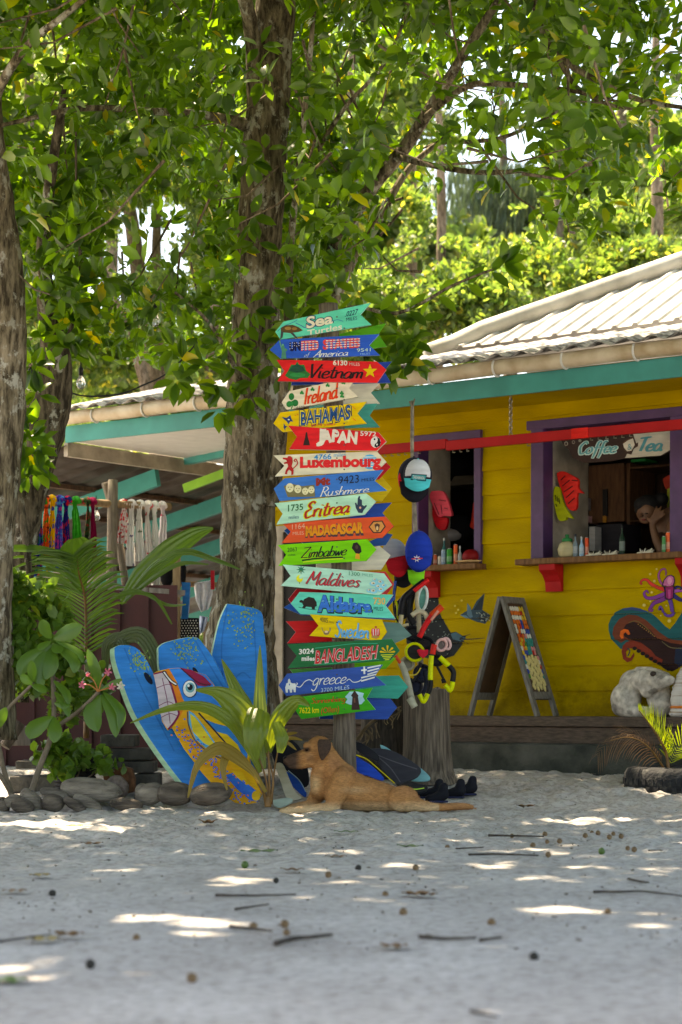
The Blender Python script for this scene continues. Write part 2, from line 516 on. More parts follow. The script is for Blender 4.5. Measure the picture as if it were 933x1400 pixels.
shop = thing('beach_shop', 'yellow clapboard beach shop with purple window frames and white tin roof', 'shop', W(0, 0.16, 0))
BZ, BH, LAP = 0.541, 0.1795, 0.020
UL, UR = -2.236, 3.2
WIN = [(-0.80, -0.30, 1.655, 2.585), (0.285, 1.30, 1.665, 2.605)]
def lap_n(z):
    k = (z - BZ) / BH
    return LAP - (LAP - 0.004) * (k - math.floor(k))
mb = MB()
for k in range(0, 13):
    z0, z1 = BZ + k * BH - (0.006 if k == 0 else 0), min(BZ + (k + 1) * BH, 2.80)
    if z1 <= z0: break
    cuts = [(UL, UR)]
    zb = [z0, z1]
    for (a, b_, c, d) in WIN:
        for e in (c, d):
            if z0 + 0.002 < e < z1 - 0.002: zb.append(e)
    zb = sorted(zb)
    for i in range(len(zb) - 1):
        za, zc = zb[i], zb[i + 1]; zm = (za + zc) / 2
        seg = [(UL, UR)]
        for (a, b_, c, d) in WIN:
            if c < zm < d:
                new = []
                for s0, s1 in seg:
                    if a > s0: new.append((s0, min(a, s1)))
                    if b_ < s1: new.append((max(b_, s0), s1))
                seg = [s for s in new if s[1] - s[0] > 1e-4]
        na = LAP - (LAP - 0.004) * ((za - z0) / BH); nc = LAP - (LAP - 0.004) * ((zc - z0) / BH)
        for s0, s1 in seg:
            mb.hexa([W(s0, za, na), W(s1, za, na), W(s1, za, -0.09), W(s0, za, -0.09), W(s0, zc, nc), W(s1, zc, nc), W(s1, zc, -0.09), W(s0, zc, -0.09)])
wall = mb.build('wall', YEL, shop)
# trim of the two serving windows
for wi, (a, b_, c, d) in enumerate(WIN):
    fr = MB()
    jw, hh = (0.056, 0.056) if wi == 0 else (0.10, 0.062)
    fr.wbox(a - jw, a + 0.003, c, d, -0.10, 0.040)
    fr.wbox(b_ - 0.003, b_ + jw, c, d, -0.10, 0.040)
    fr.wbox(a - jw - (0.0 if wi == 0 else 0.035), b_ + jw, d - 0.003, d + hh, -0.10, 0.044)
    fo = fr.build('window_frame', PUR, shop, bevel=0.004)
    s_ = MB(); s_.wbox(a - jw - (0.02 if wi == 0 else 0.06), b_ + jw + 0.035, c - 0.042, c, -0.12, 0.165)
    s_.build('sill', SILL, fo, bevel=0.006)
    for bu in ((a + 0.06, ) if wi == 0 else (a + 0.03, b_ + 0.09)):
        pf = [(0.022, c - 0.044), (0.145, c - 0.044), (0.145, c - 0.085), (0.095, c - 0.12), (0.06, c - 0.165), (0.05, c - 0.235), (0.022, c - 0.235)]
        k_ = MB(); k_.prism([W(bu, z, n) for n, z in pf], [W(bu + 0.13, z, n) for n, z in pf])
        k_.build('bracket', RED, fo)
# room behind the windows
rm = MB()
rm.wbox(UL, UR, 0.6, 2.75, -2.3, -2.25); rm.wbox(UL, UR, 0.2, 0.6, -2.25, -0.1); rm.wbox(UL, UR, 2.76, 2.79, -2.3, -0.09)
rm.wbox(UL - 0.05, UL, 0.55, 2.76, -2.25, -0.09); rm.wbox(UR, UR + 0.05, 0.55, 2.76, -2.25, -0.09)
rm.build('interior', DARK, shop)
for q in ((0.235, 0.283, 1.67, 2.60, -0.62, -0.102), (-0.86, -0.80, 1.67, 2.6, -0.40, -0.102)):
    rv = MB(); rv.wbox(*q); rv.build('window_reveal', CREAM, shop)
dx = [wpix(x, 800, 0.03)[0] for x in (377, 388, 462, 473)]
for q in ((dx[0], dx[1]), (dx[2], dx[3])):
    rv = MB(); rv.wbox(q[0], q[1], 0.54, 1.98, 0.021, 0.045); rv.build('door_frame', CREAM, shop)
rv = MB(); rv.wbox(dx[0], dx[3], 1.981, 2.03, 0.021, 0.045); rv.build('door_frame', CREAM, shop)
rv = MB(); rv.wbox(dx[1], dx[2], 0.54, 1.98, 0.0215, 0.028); rv.build('doorway_shade', DARK, shop)  # flat dark sheet on the wall, painting the shade inside an open doorway
cp = MB(); cp.wbox(UL - 0.06, UL + 0.02, 0.30, 2.77, -0.1, 0.035); cp.build('corner_board', CREAM, shop)
# eaves
EN = 0.60
so = MB()
for i in range(6):
    so.wbox(UL - 0.02, UR + 1, 2.785, 2.80, 0.025 + i * 0.093, 0.025 + i * 0.093 + 0.089)
so.build('soffit', YEL, shop)
UEL = -3.93
ws = MB(); ws.wbox(UEL, UL - 0.062, 2.785, 2.80, -4.0, 0.57); ws.build('porch_soffit', WHITE, shop)
fa = MB(); fa.wbox(UEL, UR + 1, 2.77, 2.905, 0.575, EN); fa.build('fascia', TEAL, shop)
gu = MB()
gp = [W(UEL - 0.05 + (UR + 1.05 - UEL) * i / 30, 2.958 + 0.003 * math.sin(i * 1.7), EN + 0.056) for i in range(31)]
gu.tube(gp, 0.055, 14)
gut = gu.build('gutter', GUT, shop, smooth=True)
u = UEL + 0.4
while u < UR:
    ring = [W(u, 2.958 + 0.060 * math.sin(a), EN + 0.056 + 0.060 * math.cos(a)) for a in [math.radians(x) for x in range(-120, 60, 15)]]
    gb = MB(); gb.tube(ring, 0.008, 6); u += 0.545
    gb.build('gutter_clip', WHITE, gut, smooth=True)
# corrugated skirt roof over the eave, ribbed hip roof above it
def ribs(mbx, u0, u1, pitch, n_lo, z_lo, n_hi_f, z_hi_f, h, prof):
    nu = int((u1 - u0) / pitch)
    cols = []
    for i in range(nu):
        for f, e in prof: cols.append((u0 + (i + f) * pitch, e * h))
    rows = []
    for tt in (0.0, 0.5, 1.0):
        rows.append([])
        for uu, e in cols:
            nh, zh = n_hi_f(uu), z_hi_f(uu)
            rows[-1].append(W(uu, z_lo + (zh - z_lo) * tt + e, n_lo + (nh - n_lo) * tt))
    mbx.sheet(rows)
wave = [(0, 0), (0.125, 0.146), (0.25, 0.5), (0.375, 0.854), (0.5, 1), (0.625, 0.854), (0.75, 0.5), (0.875, 0.146)]
trap = [(0, 0), (0.62, 0), (0.70, 1), (0.86, 1), (0.94, 0)]
NB, ZB = -0.62, 3.345
sk = MB()
ribs(sk, UEL - 0.05, UR + 1.0, 0.20, 0.735, 3.005, lambda u: NB, lambda u: ZB, 0.035, wave)
sk.build('skirt_roof', ROOFD, shop, smooth=True, solid=0.006)
UH = -0.98
TT = math.tan(math.radians(27.5))
mr = MB()
def hip_t(u): return max(0.0, min(3.6, u - UH))
ribs(mr, UH, UR + 1.2, 0.170, NB + 0.02, ZB + 0.05, lambda u: NB - hip_t(u), lambda u: ZB + 0.05 + hip_t(u) * TT, 0.020, trap)
roof = mr.build('roof', ROOF, shop, solid=0.005)
hb = MB()      # left hip face and the hip capping
hb.poly([W(UH, ZB + 0.03, NB), W(UH + 3.6, ZB + 0.03 + 3.6 * TT, NB - 3.6), W(UH, ZB + 0.03, NB - 7.2)])
hb.build('hip_face', ROOF, roof)
cpb = MB()
hp = [W(UH + t_, ZB + 0.075 + t_ * TT + (0.03 if t_ > 0.05 else 0), NB - t_) for t_ in np.linspace(-0.12, 3.6, 24)]
cpb.tube(hp, [0.075] * 24, 10, flat=1.0)
cpb.build('hip_cap', ROOF, roof, smooth=True)
ww = MB(); ww.wbox(UL, UR, 2.80, 3.02, -0.09, 0.02); ww.wbox(UL, UL + 0.05, 0.3, 3.1, -5, -0.12); ww.build('upper_wall', YEL, shop)
# timber ledge on a mossy plinth along the front
dk = MB()
dk.wbox(-2.2, 3.2, 0.47, 0.54, -0.05, 0.36); dk.wbox(-2.2, 3.2, 0.352, 0.466, -0.05, 0.335)
dk.build('ledge', DECK, shop, bevel=0.006)
pl = MB(); pl.wbox(-2.3, 3.3, 0.0, 0.345, -0.1, 0.46); pl.wbox(-2.3, 3.3, 0.346, 0.352, 0, 0.40); pl.build('plinth', CONC, shop, bevel=0.01)

# ================================================================ lean-to shelter on the left end
shel = thing('market_shelter', 'open lean-to shelter with corrugated roof and teal rafters behind the trees', 'shelter', W(-4.5, 0.1, -1))
TIN = mat('rusty_tin', (0.20, 0.18, 0.165), 0.5, 0.3, 4, 0.1, col2=(0.10, 0.075, 0.06), metal=0.3)
PURL = wood_mat('purlin_wood', (0.15, 0.085, 0.05), (0.08, 0.045, 0.03))
SL = 0.2126
def zl(u): return 2.74 - SL * (UEL - u)
tr = MB()
ncol = 60
for i in range(1):
    rows = []
    for uu in (UEL, -6.5, -9.0):
        rows.append([W(uu, zl(uu) + 0.012 * math.sin(j * 1.571), 0.62 - j * 0.05) for j in range(170)])
    tr.sheet(rows)
tr.build('tin_roof', TIN, shel, smooth=True, solid=0.004)
for nn in (-0.6, -2.0, -3.4, -4.8, -6.2):
    r_ = MB(); r_.bar(W(UEL - 0.06, zl(UEL - 0.06) - 0.13, nn), W(-8.8, zl(-8.8) - 0.13, nn), 0.05, 0.15)
    r_.build('rafter', TEAL, shel)
for uu in (-4.75, -5.5, -6.25, -7.0):
    r_ = MB(); r_.bar(W(uu, zl(uu) - 0.035, 0.55), W(uu, zl(uu) - 0.035, -7.5), 0.07, 0.04)
    r_.build('purlin', PURL, shel)
r_ = MB(); r_.wbox(UEL - 0.035, UEL + 0.01, 2.66, 2.775, -7.5, 0.58); r_.build('edge_board', CREAM, shel)
r_ = MB(); r_.bar(W(-3.92, 2.775, -0.9), W(-2.4, 2.775, -0.35), 0.06, 0.09); r_.build('brace', TEAL, shel)
for uu, nn in ((-3.98, -7.2), (-7.6, -7.2), (-3.98, -4.0)):
    r_ = MB(); r_.wbox(uu - 0.05, uu + 0.05, 0.1, zl(uu) - 0.2, nn - 0.05, nn + 0.05); r_.build('post', TEAL, shel)
r_ = MB(); r_.wbox(-8.0, -3.9, 1.62, 1.95, -7.36, -7.30); r_.build('back_board', TEAL, shel)
r_ = MB(); r_.bar(P(252, 668, 17.2), P(318, 643, 17.0), 0.03, 0.075)
lime = r_.build('lime_batten', mat('lime_paint', (0.22, 0.52, 0.02), 0.4), shel)
# ================================================================ trees
BARK = bark_mat('takamaka_bark', (0.055, 0.044, 0.030), (0.30, 0.255, 0.185), lfrac=0.575)
BARKL = bark_mat('limb_bark', (0.11, 0.085, 0.06), (0.30, 0.24, 0.18), lfrac=0.66, vs=1.6)
BARKD = bark_mat('dark_bark', (0.035, 0.028, 0.02), (0.18, 0.15, 0.11), lfrac=0.60)
LEAF = leaf_mat('glossy_leaf', (0.014, 0.036, 0.008), (0.045, 0.090, 0.012), (0.15, 0.13, 0.015), rough=0.30, tr=0.50, trcol=(8.6, 7.6, 1.6), yfrac=0.018)
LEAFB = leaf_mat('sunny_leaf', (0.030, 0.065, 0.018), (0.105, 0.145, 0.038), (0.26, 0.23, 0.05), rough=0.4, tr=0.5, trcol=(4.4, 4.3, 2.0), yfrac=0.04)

def pxpath(pts, n=6):
    """(px, py, depth, width px) control points -> world points and radii"""
    s = spline(pts, n)
    return [P(a[0], a[1], a[2]) for a in s], [max(0.003, a[3] / 2 / F * a[2]) for a in s]

SXs, SYs = -SUN_D.x / -SUN_D.z, -SUN_D.y / -SUN_D.z     # offset towards the sun per metre up
def ground_hit(p):
    return p[..., 0] - SXs * p[..., 2], p[..., 1] - SYs * p[..., 2]
# sunny gaps of the canopy, given where the light falls on the sand (photo px, half sizes px)
SUNNY = [(265, 1268, 95, 20), (205, 1256, 70, 10), (755, 1246, 75, 11), (905, 1268, 50, 18), (515, 1237, 40, 10), (70, 1128, 80, 7), (140, 1134, 45, 6), (10, 1325, 70, 22),
         (640, 1151, 55, 5), (880, 1122, 60, 6), (790, 1124, 40, 5), (745, 1163, 45, 4), (290, 1116, 20, 5), (30, 1100, 60, 7)]
SPOTS = []
for (px, py, hx, hy) in SUNNY:
    d0 = CH * F / (py - HY); d1 = CH * F / (py - hy - HY); d2 = CH * F / (py + hy - HY)
    SPOTS.append(((px - CX) / F * d0, (d1 + d2) / 2, hx / F * d0, (d1 - d2) / 2))
def in_spot(p, grow=1.0):
    gx, gy = ground_hit(p)
    k = np.zeros(len(p), bool)
    for (x, y, rx, ry) in SPOTS:
        k |= (((gx - x) / (rx * grow + 0.02)) ** 2 + ((gy - y) / (ry * grow + 0.02)) ** 2) < 1
    return k
BEAMS = [(6, 812, 12.0, .10), (40, 835, 12.0, .07), (108, 855, 11.7, .12), (170, 950, 11.7, .10), (104, 745, 12.4, .10), (893, 1000, 12.7, .22), (925, 1010, 12.7, .16), (350, 960, 11.6, .10), (145, 985, 11.7, .06), (60, 905, 11.8, .07), (700, 820, 13.9, .05)]
def in_beam(p):
    k = np.zeros(len(p), bool); D = -np.array(SUN_D)
    for (x, y, d, r) in BEAMS:
        v = p - np.array(P(x, y, d)); t_ = v @ D
        k |= (np.linalg.norm(v - t_[:, None] * D, axis=1) < r + .05) & (t_ > .35)
    return k
def npx(p):
    return CX + p[:, 0] / p[:, 1] * F, HY - (p[:, 2] - CH) / p[:, 1] * F
def noise3(p, s, seed=0.0):
    return np.array([noise.noise(Vector((a[0] * s + seed, a[1] * s, a[2] * s))) for a in p])

def tree(name, label, limbs, bark, group=None, seg=14, wob=0.08):
    base = limbs[0][0]
    b0 = P(base[0], base[1], base[2])
    tr_ = thing(name, label, 'tree', (b0.x, b0.y, gz(b0.x, b0.y)), group)
    m = MB()
    for i, lb in enumerate(limbs):
        a, r = pxpath(lb, 10 if i == 0 else 6)
        m.tube(a, r, 20 if i == 0 else 10, wob=wob)
    m.build('trunk', bark, tr_, smooth=True)
    return tr_

# ---- the big tree beside the signpost
main = tree('takamaka_tree', 'large rough-barked tree leaning over the signpost with wide glossy crown', [
    [(326, 1050, 12.9, 128), (327, 930, 12.9, 108), (329, 870, 12.85, 94), (338, 790, 12.8, 78), (341, 680, 12.8, 74), (344, 580, 12.8, 71), (348, 480, 12.8, 66), (352, 380, 12.75, 63), (358, 280, 12.7, 62), (364, 180, 12.7, 61), (370, 90, 12.7, 58), (378, 0, 12.6, 54), (388, -130, 12.4, 46), (395, -330, 12.2, 36), (410, -560, 12, 20)],
    [(352, 150, 12.65, 30), (348, 70, 12.6, 24), (338, 10, 12.5, 20), (318, -60, 12.3, 17), (280, -170, 12, 12), (250, -300, 11.6, 8)],
    [(340, 172, 12.65, 20), (310, 163, 12.5, 14), (262, 155, 12.3, 11), (205, 152, 12.0, 10), (150, 148, 11.8, 9), (95, 150, 11.6, 8), (30, 165, 11.4, 6), (-60, 185, 11.2, 4)],
    [(370, 690, 12.7, 24), (383, 610, 12.6, 18), (390, 520, 12.5, 14), (394, 430, 12.5, 12), (398, 330, 12.5, 10), (408, 240, 12.4, 9), (420, 120, 12.3, 8), (430, 10, 12.2, 6)],
    [(410, 560, 13.2, 26), (430, 410, 13.2, 23), (468, 320, 13.1, 21), (510, 255, 13.0, 20), (555, 200, 12.9, 19), (600, 130, 12.7, 16), (640, 65, 12.5, 13), (690, -10, 12.3, 11), (760, -100, 12, 8)],
    [(450, 430, 13.6, 16), (480, 360, 13.7, 15), (515, 305, 13.8, 13), (560, 230, 13.9, 9), (620, 180, 13.9, 6)],
    [(545, 215, 12.9, 9), (600, 228, 12.6, 8), (660, 236, 12.4, 7), (720, 233, 12.2, 6), (810, 225, 12.1, 4)],
    [(575, 165, 12.8, 9), (640, 118, 12.4, 9), (700, 116, 12.1, 8), (760, 120, 12, 6), (850, 140, 11.8, 4)],
    [(728, -30, 11.9, 11), (740, 40, 11.8, 10), (765, 78, 11.7, 9), (820, 112, 11.5, 8), (880, 138, 11.4, 7), (960, 150, 11.2, 5)],
    [(760, 75, 11.7, 7), (790, 120, 11.8, 6), (840, 145, 11.8, 5), (900, 150, 11.8, 4)],
    [(600, 195, 12.7, 6), (680, 190, 12.5, 6), (740, 165, 12.3, 4), (765, 150, 12.2, 3)],
    [(420, 230, 12.6, 7), (470, 150, 12.4, 6), (530, 80, 12.2, 5), (570, -20, 12, 4)],
    [(345, 560, 12.5, 9), (320, 500, 12.3, 7), (285, 440, 12.1, 5), (240, 400, 11.9, 4)],
    [(420, 450, 12.6, 5), (480, 420, 12.4, 5), (545, 428, 12.2, 5), (620, 390, 12.05, 4), (680, 366, 12.0, 3)],
], BARK)
# ---- two trunks at the left edge
left = tree('takamaka_tree', 'mottled straight tree trunk at the left edge beside the leaning dark trunk', [
    [(-22, 1010, 11.9, 90), (-18, 900, 11.9, 74), (-14, 790, 11.85, 62), (-8, 700, 11.8, 62), (-2, 600, 11.8, 68), (2, 500, 11.8, 68), (0, 400, 11.75, 68), (-8, 300, 11.7, 62), (-20, 200, 11.6, 54), (-26, 100, 11.5, 52), (-30, 0, 11.4, 50), (-38, -150, 11.2, 42), (-50, -350, 11, 32), (-60, -600, 10.8, 16)],
    [(-26, 190, 11.55, 18), (0, 120, 11.4, 14), (40, 60, 11.2, 11), (90, 20, 11, 9), (150, -30, 10.8, 7)],
], BARK)
lean = tree('leaning_tree', 'dark leaning trunk between the left edge tree and the sarong rail', [
    [(20, 960, 12.6, 40), (24, 860, 12.6, 36), (30, 770, 12.55, 36), (40, 690, 12.5, 42), (54, 620, 12.5, 52), (68, 560, 12.5, 56), (76, 510, 12.45, 46), (74, 470, 12.4, 38), (64, 420, 12.3, 26), (60, 340, 12.2, 20), (70, 240, 12, 15), (90, 120, 11.8, 10)],
    [(22, 640, 12.4, 12), (30, 700, 12.35, 11), (38, 760, 12.3, 10), (42, 820, 12.3, 10)],
    [(80, 490, 12.4, 7), (100, 440, 12.2, 6), (110, 360, 12.1, 5), (105, 270, 12, 4), (104, 180, 11.9, 3)],
], BARKD)

# ---- crowns: rosettes of leaves through a real volume, opened where the light comes through
def crown_points(n, lo, hi, keep):
    p = rng.uniform(lo, hi, size=(n, 3))
    return p[keep(p)]
def low_edge(px):
    """lowest row the hanging leaves reach across the photo"""
    xs = [-400, 0, 60, 120, 300, 420, 500, 560, 640, 700, 780, 860, 933, 1300]
    ys = [560, 540, 470, 470, 490, 410, 330, 260, 235, 255, 320, 285, 250, 240]
    return np.interp(px, xs, ys)
def keep_main(p):
    px, py = npx(p)
    n1 = noise3(p, 0.9, 4.0); n2 = noise3(p, 2.6, 9.0); n3 = noise3(p, 1.7, 31.0)
    k = (py < low_edge(px) + 40 * n1 + 30 * n2)
    k &= (n1 * 0.6 + n2 * 0.6) > 0.0 - 0.30 * (p[:, 2] > 5.2)
    u_ = rng.random(len(p))
    # near sprigs are few, most of the crown hangs level with the trunk and behind it
    k &= u_ < np.interp(p[:, 1], [9.5, 11.4, 12.4, 14.5], [0.10, 0.34, 0.8, 1.0])
    gap = ((np.abs(px - 205) < 75) & (np.abs(py - 325) < 60)) | ((np.abs(px - 640) < 80) & (np.abs(py - 265) < 50)) | ((px > 600) & (py > 250) & (p[:, 1] > 12.8)) | ((px > 520) & (px < 700) & (py > 235))
    k &= ~(gap & (rng.random(len(p)) < 0.9))
    tr_ = (np.abs(px - 356) < 46) & (py > -60) & (py < 900) & (p[:, 1] < 12.8)
    k &= ~(tr_ & (rng.random(len(p)) < 0.95))
    tl_ = (px < 46) & (py > 120) & (p[:, 1] < 12.0)
    k &= ~(tl_ & (rng.random(len(p)) < 0.96))
    lb_ = (np.abs(px - 555 - (220 - py) * 0.56) < 26) & (py < 330) & (p[:, 1] < 12.9)      # the slanting limb shows
    k &= ~(lb_ & (rng.random(len(p)) < 0.8))
    k &= ~((px > 365) & (px < 540) & (py > 385) & (p[:, 1] < 12.3))
    k &= ~in_spot(p) & ~in_beam(p)
    gx, gy = p[:, 0] - SXs * (p[:, 2] - 3.4), p[:, 1] - SYs * (p[:, 2] - 3.4)
    vroof = (gx + 0.74 * (gy - 14.6) > 0.95)
    k &= ~(vroof & (n3 < 0.22))
    return k
tw_v = crown_points(23000, (-3.6, 9.6, 2.6), (3.6, 14.6, 6.0), keep_main)
is_left = tw_v[:, 0] < -1.55 + 0.3 * noise3(tw_v, 0.7)
B_, D_, U_, S_ = twigs_to_leaves(tw_v[~is_left], 9, (0.07, 0.14))
leaves_mesh('crown', B_, D_, U_, S_, LEAF, main)
# thin twigs inside the crown
def twig_mesh(tw, parent, n):
    mb = MB()
    for i in rng.choice(len(tw), min(n, len(tw)), replace=False):
        a = Vector(tw[i]); d = Vector((rng.normal() * .3 + (a.x > .0) * .3 - .15, rng.normal() * .25, -0.35 + rng.normal() * .25)).normalized()
        L_ = rng.uniform(.35, .9); m_ = a - d * L_ * .5 + Vector((0, 0, -.05))
        mb.tube([a, m_, a - d * L_ + Vector((0, 0, .05))], [.003, .006, .010], 5, cap=False)
    return mb.build('twigs', BARKL, parent, smooth=True)
twig_mesh(tw_v[~is_left], main, 260)
def keep_top(p):
    n1 = noise3(p, 0.55, 14.0)
    px, py = npx(p)
    k = (py < -20) & ~in_spot(p, 1.0) & ~in_beam(p)
    gx, gy = ground_hit(p)
    # dense where it shades the open sand, loose over the leaves we look at
    dn = (gy < 10.5) | ((gy > 12.0) & (gx < .3))
    k &= np.where(dn, n1 > -0.7, n1 > -0.06) & (dn | (rng.random(len(p)) < 0.8))
    gx, gy = p[:, 0] - SXs * (p[:, 2] - 3.4), p[:, 1] - SYs * (p[:, 2] - 3.4)
    vroof = (gx + 0.74 * (gy - 14.6) > 0.95)
    k &= ~(vroof & (noise3(p, 1.1, 2.0) < 0.30))
    return k
tw_t = crown_points(11000, (-7.5, 4.6, 5.0), (7.5, 17.5, 8.2), keep_top)
ex_ = rng.uniform((-6.5, 4.4, 5.0), (5.5, 9.2, 7.6), size=(3600, 3)); eg = ground_hit(ex_); ex_ = ex_[(npx(ex_)[1] < -20) & ~in_spot(ex_) & ~in_beam(ex_) & (eg[1] < 6.9)]  # extra leaves added above the view to keep sun off the near sand
tw_t = np.concatenate([tw_t, ex_])
half = tw_t[:, 0] < -2.6
B_, D_, U_, S_ = twigs_to_leaves(tw_t[~half], 8, (0.20, 0.30), 0.3)
leaves_mesh('upper_crown', B_, D_, U_, S_, LEAF, main)
B_, D_, U_, S_ = twigs_to_leaves(tw_v[is_left][::2], 9, (0.07, 0.14))
leaves_mesh('crown', B_, D_, U_, S_, LEAF, left)
B_, D_, U_, S_ = twigs_to_leaves(tw_t[half], 8, (0.20, 0.30), 0.3)
leaves_mesh('upper_crown', B_, D_, U_, S_, LEAF, left)
B_, D_, U_, S_ = twigs_to_leaves(tw_v[is_left][1::2], 9, (0.07, 0.14))
leaves_mesh('crown', B_, D_, U_, S_, LEAF, lean)
twig_mesh(tw_v[is_left], lean, 120)

# sprays of leaves in front of the big trunk and beside the signs, each on a twig of the tree
spr_b, spr_d, spr_u, spr_s = [], [], [], []
def spray(px, py, d, n=7, ang=None, size=0.14, spread=0.12):
    c = P(px, py, d)
    for k in range(n):
        a = (ang if ang is not None else random.uniform(0, 6.28)) + (k / n - 0.5) * (5.2 if ang is None else 2.6) + random.uniform(-.2, .2)
        dd = Vector((math.cos(a), random.uniform(-0.6, 0.35), math.sin(a) * 0.85 - 0.15))
        spr_b.append(c + dd * 0.02); spr_d.append(dd); spr_u.append(Vector((random.gauss(0, .4), -0.8, 0.6 + random.gauss(0, .3)))); spr_s.append(size * random.uniform(.8, 1.15))
for q in [(345, 545, 12.35), (352, 520, 12.3), (360, 470, 12.3), (330, 500, 12.3), (316, 470, 12.3), (306, 520, 12.3), (322, 550, 12.35), (300, 560, 12.4), (350, 420, 12.3), (372, 395, 12.3), (340, 290, 12.3), (330, 340, 12.3),
          (355, 330, 12.3), (365, 200, 12.3), (340, 215, 12.3), (362, 110, 12.3), (352, 60, 12.3), (300, 470, 12.2), (280, 500, 12.2), (270, 455, 12.2), (255, 495, 12.2), (290, 415, 12.1), (250, 420, 12.1), (235, 470, 12.0),
          (265, 530, 12.2), (240, 520, 12.1), (395, 470, 12.5), (400, 440, 12.4), (390, 505, 12.5), (415, 410, 12.4), (440, 400, 12.5), (465, 395, 12.5), (490, 405, 12.4), (505, 425, 12.4), (515, 450, 12.4), (530, 460, 12.3),
          (540, 480, 12.3), (555, 490, 12.2), (560, 505, 12.2), (535, 505, 12.3), (520, 490, 12.4), (575, 485, 12.2), (548, 450, 12.2), (570, 440, 12.2), (555, 470, 12.2)]:
    spray(q[0] + random.uniform(-6, 6), q[1] + random.uniform(-6, 6), q[2])
bpts = [P(*q) for q in ((520, 425, 12.2), (560, 425, 12.15), (600, 405, 12.1), (640, 388, 12.05), (672, 372, 12.0), (690, 360, 12.0))]
for i, q in enumerate(bpts):
    for sgn in (-1, 1):
        dd = Vector((0.75, -0.2, sgn * 0.75 + 0.1)); spr_b.append(q); spr_d.append(dd); spr_u.append(Vector((-sgn * 0.3, -0.9, 0.3))); spr_s.append(0.15)
for a in (-0.9, -0.3, 0.3, 0.9, 1.6): spr_b.append(bpts[-1]); spr_d.append(Vector((math.cos(a), -.2, math.sin(a)))); spr_u.append(Vector((0.1, -.9, .4))); spr_s.append(0.15)
leaves_mesh('leaf_spray', np.array([tuple(q) for q in spr_b]), np.array([tuple(q) for q in spr_d]), np.array([tuple(q) for q in spr_u]), np.array(spr_s), LEAF, main)
spr_b, spr_d, spr_u, spr_s = [], [], [], []
for q in [(100, 190), (106, 215), (100, 240), (112, 260), (98, 285), (115, 300), (104, 330), (120, 350), (100, 375), (118, 400), (98, 425), (112, 450), (90, 460), (60, 470), (45, 500), (30, 560), (42, 590), (34, 615), (50, 640), (40, 600), (20, 575),
          (75, 455), (95, 480), (125, 430), (80, 400), (70, 380), (50, 410), (140, 380), (60, 330), (80, 310), (50, 540), (28, 600), (52, 610), (44, 625), (30, 640)]:
    spray(q[0], q[1], 12.0 if q[1] < 520 else 12.1)
leaves_mesh('leaf_spray', np.array([tuple(q) for q in spr_b]), np.array([tuple(q) for q in spr_d]), np.array([tuple(q) for q in spr_u]), np.array(spr_s), LEAF, lean)

# ---- trees beyond the shelter and the roof
def far_tree(label, px, py, d, wpx, crowns, bark=None, fork=None, size=(0.075, 0.13), n=860, mat_=None):
    limbs = [[(px, py, d, wpx), (px - 3, (py + 300) / 2, d, wpx * 0.85), (px + 4, 300, d, wpx * 0.7), (px, 120, d, wpx * 0.5), (px + 10, -80, d, wpx * 0.3)]] if fork is None else fork
    t_ = tree('far_tree', label, limbs, bark or BARKL, 'sunlit trees behind the shop', wob=0.04)
    pts = []
    for (cx, cy, dd, rx, ry) in crowns:
        c = np.array(P(cx, cy, dd)); R = np.array((rx / F * dd, rx / F * dd * 0.8, ry / F * dd))
        q = rng.normal(size=(n * 3, 3)); q /= np.linalg.norm(q, axis=1)[:, None]; q *= (rng.random((n * 3, 1)) ** 0.4)
        q = c + q * R
        k = (noise3(q, 0.8, px * 0.1) + 0.6 * noise3(q, 2.0, 3.0)) > (0.16 if px < 330 else 0.13)
        k &= q[:, 2] > 0.3
        fx, fy = npx(q); k &= ~(((np.abs(fx - 205) < 62) & (np.abs(fy - 325) < 48) | (np.abs(fx - 110) < 50) & (np.abs(fy - 410) < 40) | (np.abs(fx - 640) < 60) & (np.abs(fy - 262) < 45)) & (rng.random(len(q)) < .92))
        pts.append(q[k][:n])
    tw_ = np.concatenate(pts)
    B, D, U, S = twigs_to_leaves(tw_, 8, size, 0.25)
    leaves_mesh('crown', B, D, U, S, mat_ or LEAFB, t_)
    return t_
FT = far_tree
FT('sunlit tree whose two stems fork behind the shelter roof', 210, 960, 26, 26, [(150, 270, 26, 130, 110), (90, 430, 26.5, 130, 110), (240, 480, 27, 110, 60)],
   fork=[[(232, 960, 26, 34), (224, 640, 26, 30), (212, 540, 26, 27), (198, 440, 26, 24), (184, 330, 26, 21), (168, 220, 26, 14), (150, 60, 26, 8)], [(214, 545, 26.1, 20), (222, 440, 26.1, 17), (214, 350, 26.2, 14), (220, 250, 26.3, 10), (240, 120, 26.4, 7)]])
FT('sunlit tree with a thin stem slanting left behind the shelter roof', 200, 960, 25, 16, [(110, 250, 25, 110, 130), (30, 480, 25, 80, 100)],
   fork=[[(228, 960, 25, 24), (214, 620, 25, 20), (200, 530, 25, 17), (176, 450, 25, 14), (150, 395, 25, 12), (128, 320, 25.1, 9), (110, 200, 25.1, 6)]])
FT('sunlit bushy tree behind the big trunk left of the signs', 290, 960, 25, 22, [(280, 400, 25, 110, 120), (300, 200, 25, 120, 130), (270, 800, 27, 110, 100)])
FT('sunlit tree filling the gap just above the sea turtles sign', 480, 960, 26, 20, [(470, 400, 26, 110, 100), (430, 220, 26, 110, 120), (520, 330, 27, 90, 80)])
FT('sunlit low tree right behind the hip of the white roof', 600, 960, 24, 18, [(580, 400, 24, 110, 80), (640, 430, 23.5, 90, 60), (540, 470, 25, 90, 60)])
FT('sunlit tree behind the middle of the white roof slope', 760, 960, 27, 20, [(740, 360, 27, 120, 80), (700, 400, 26, 110, 60), (820, 330, 28, 100, 70)])
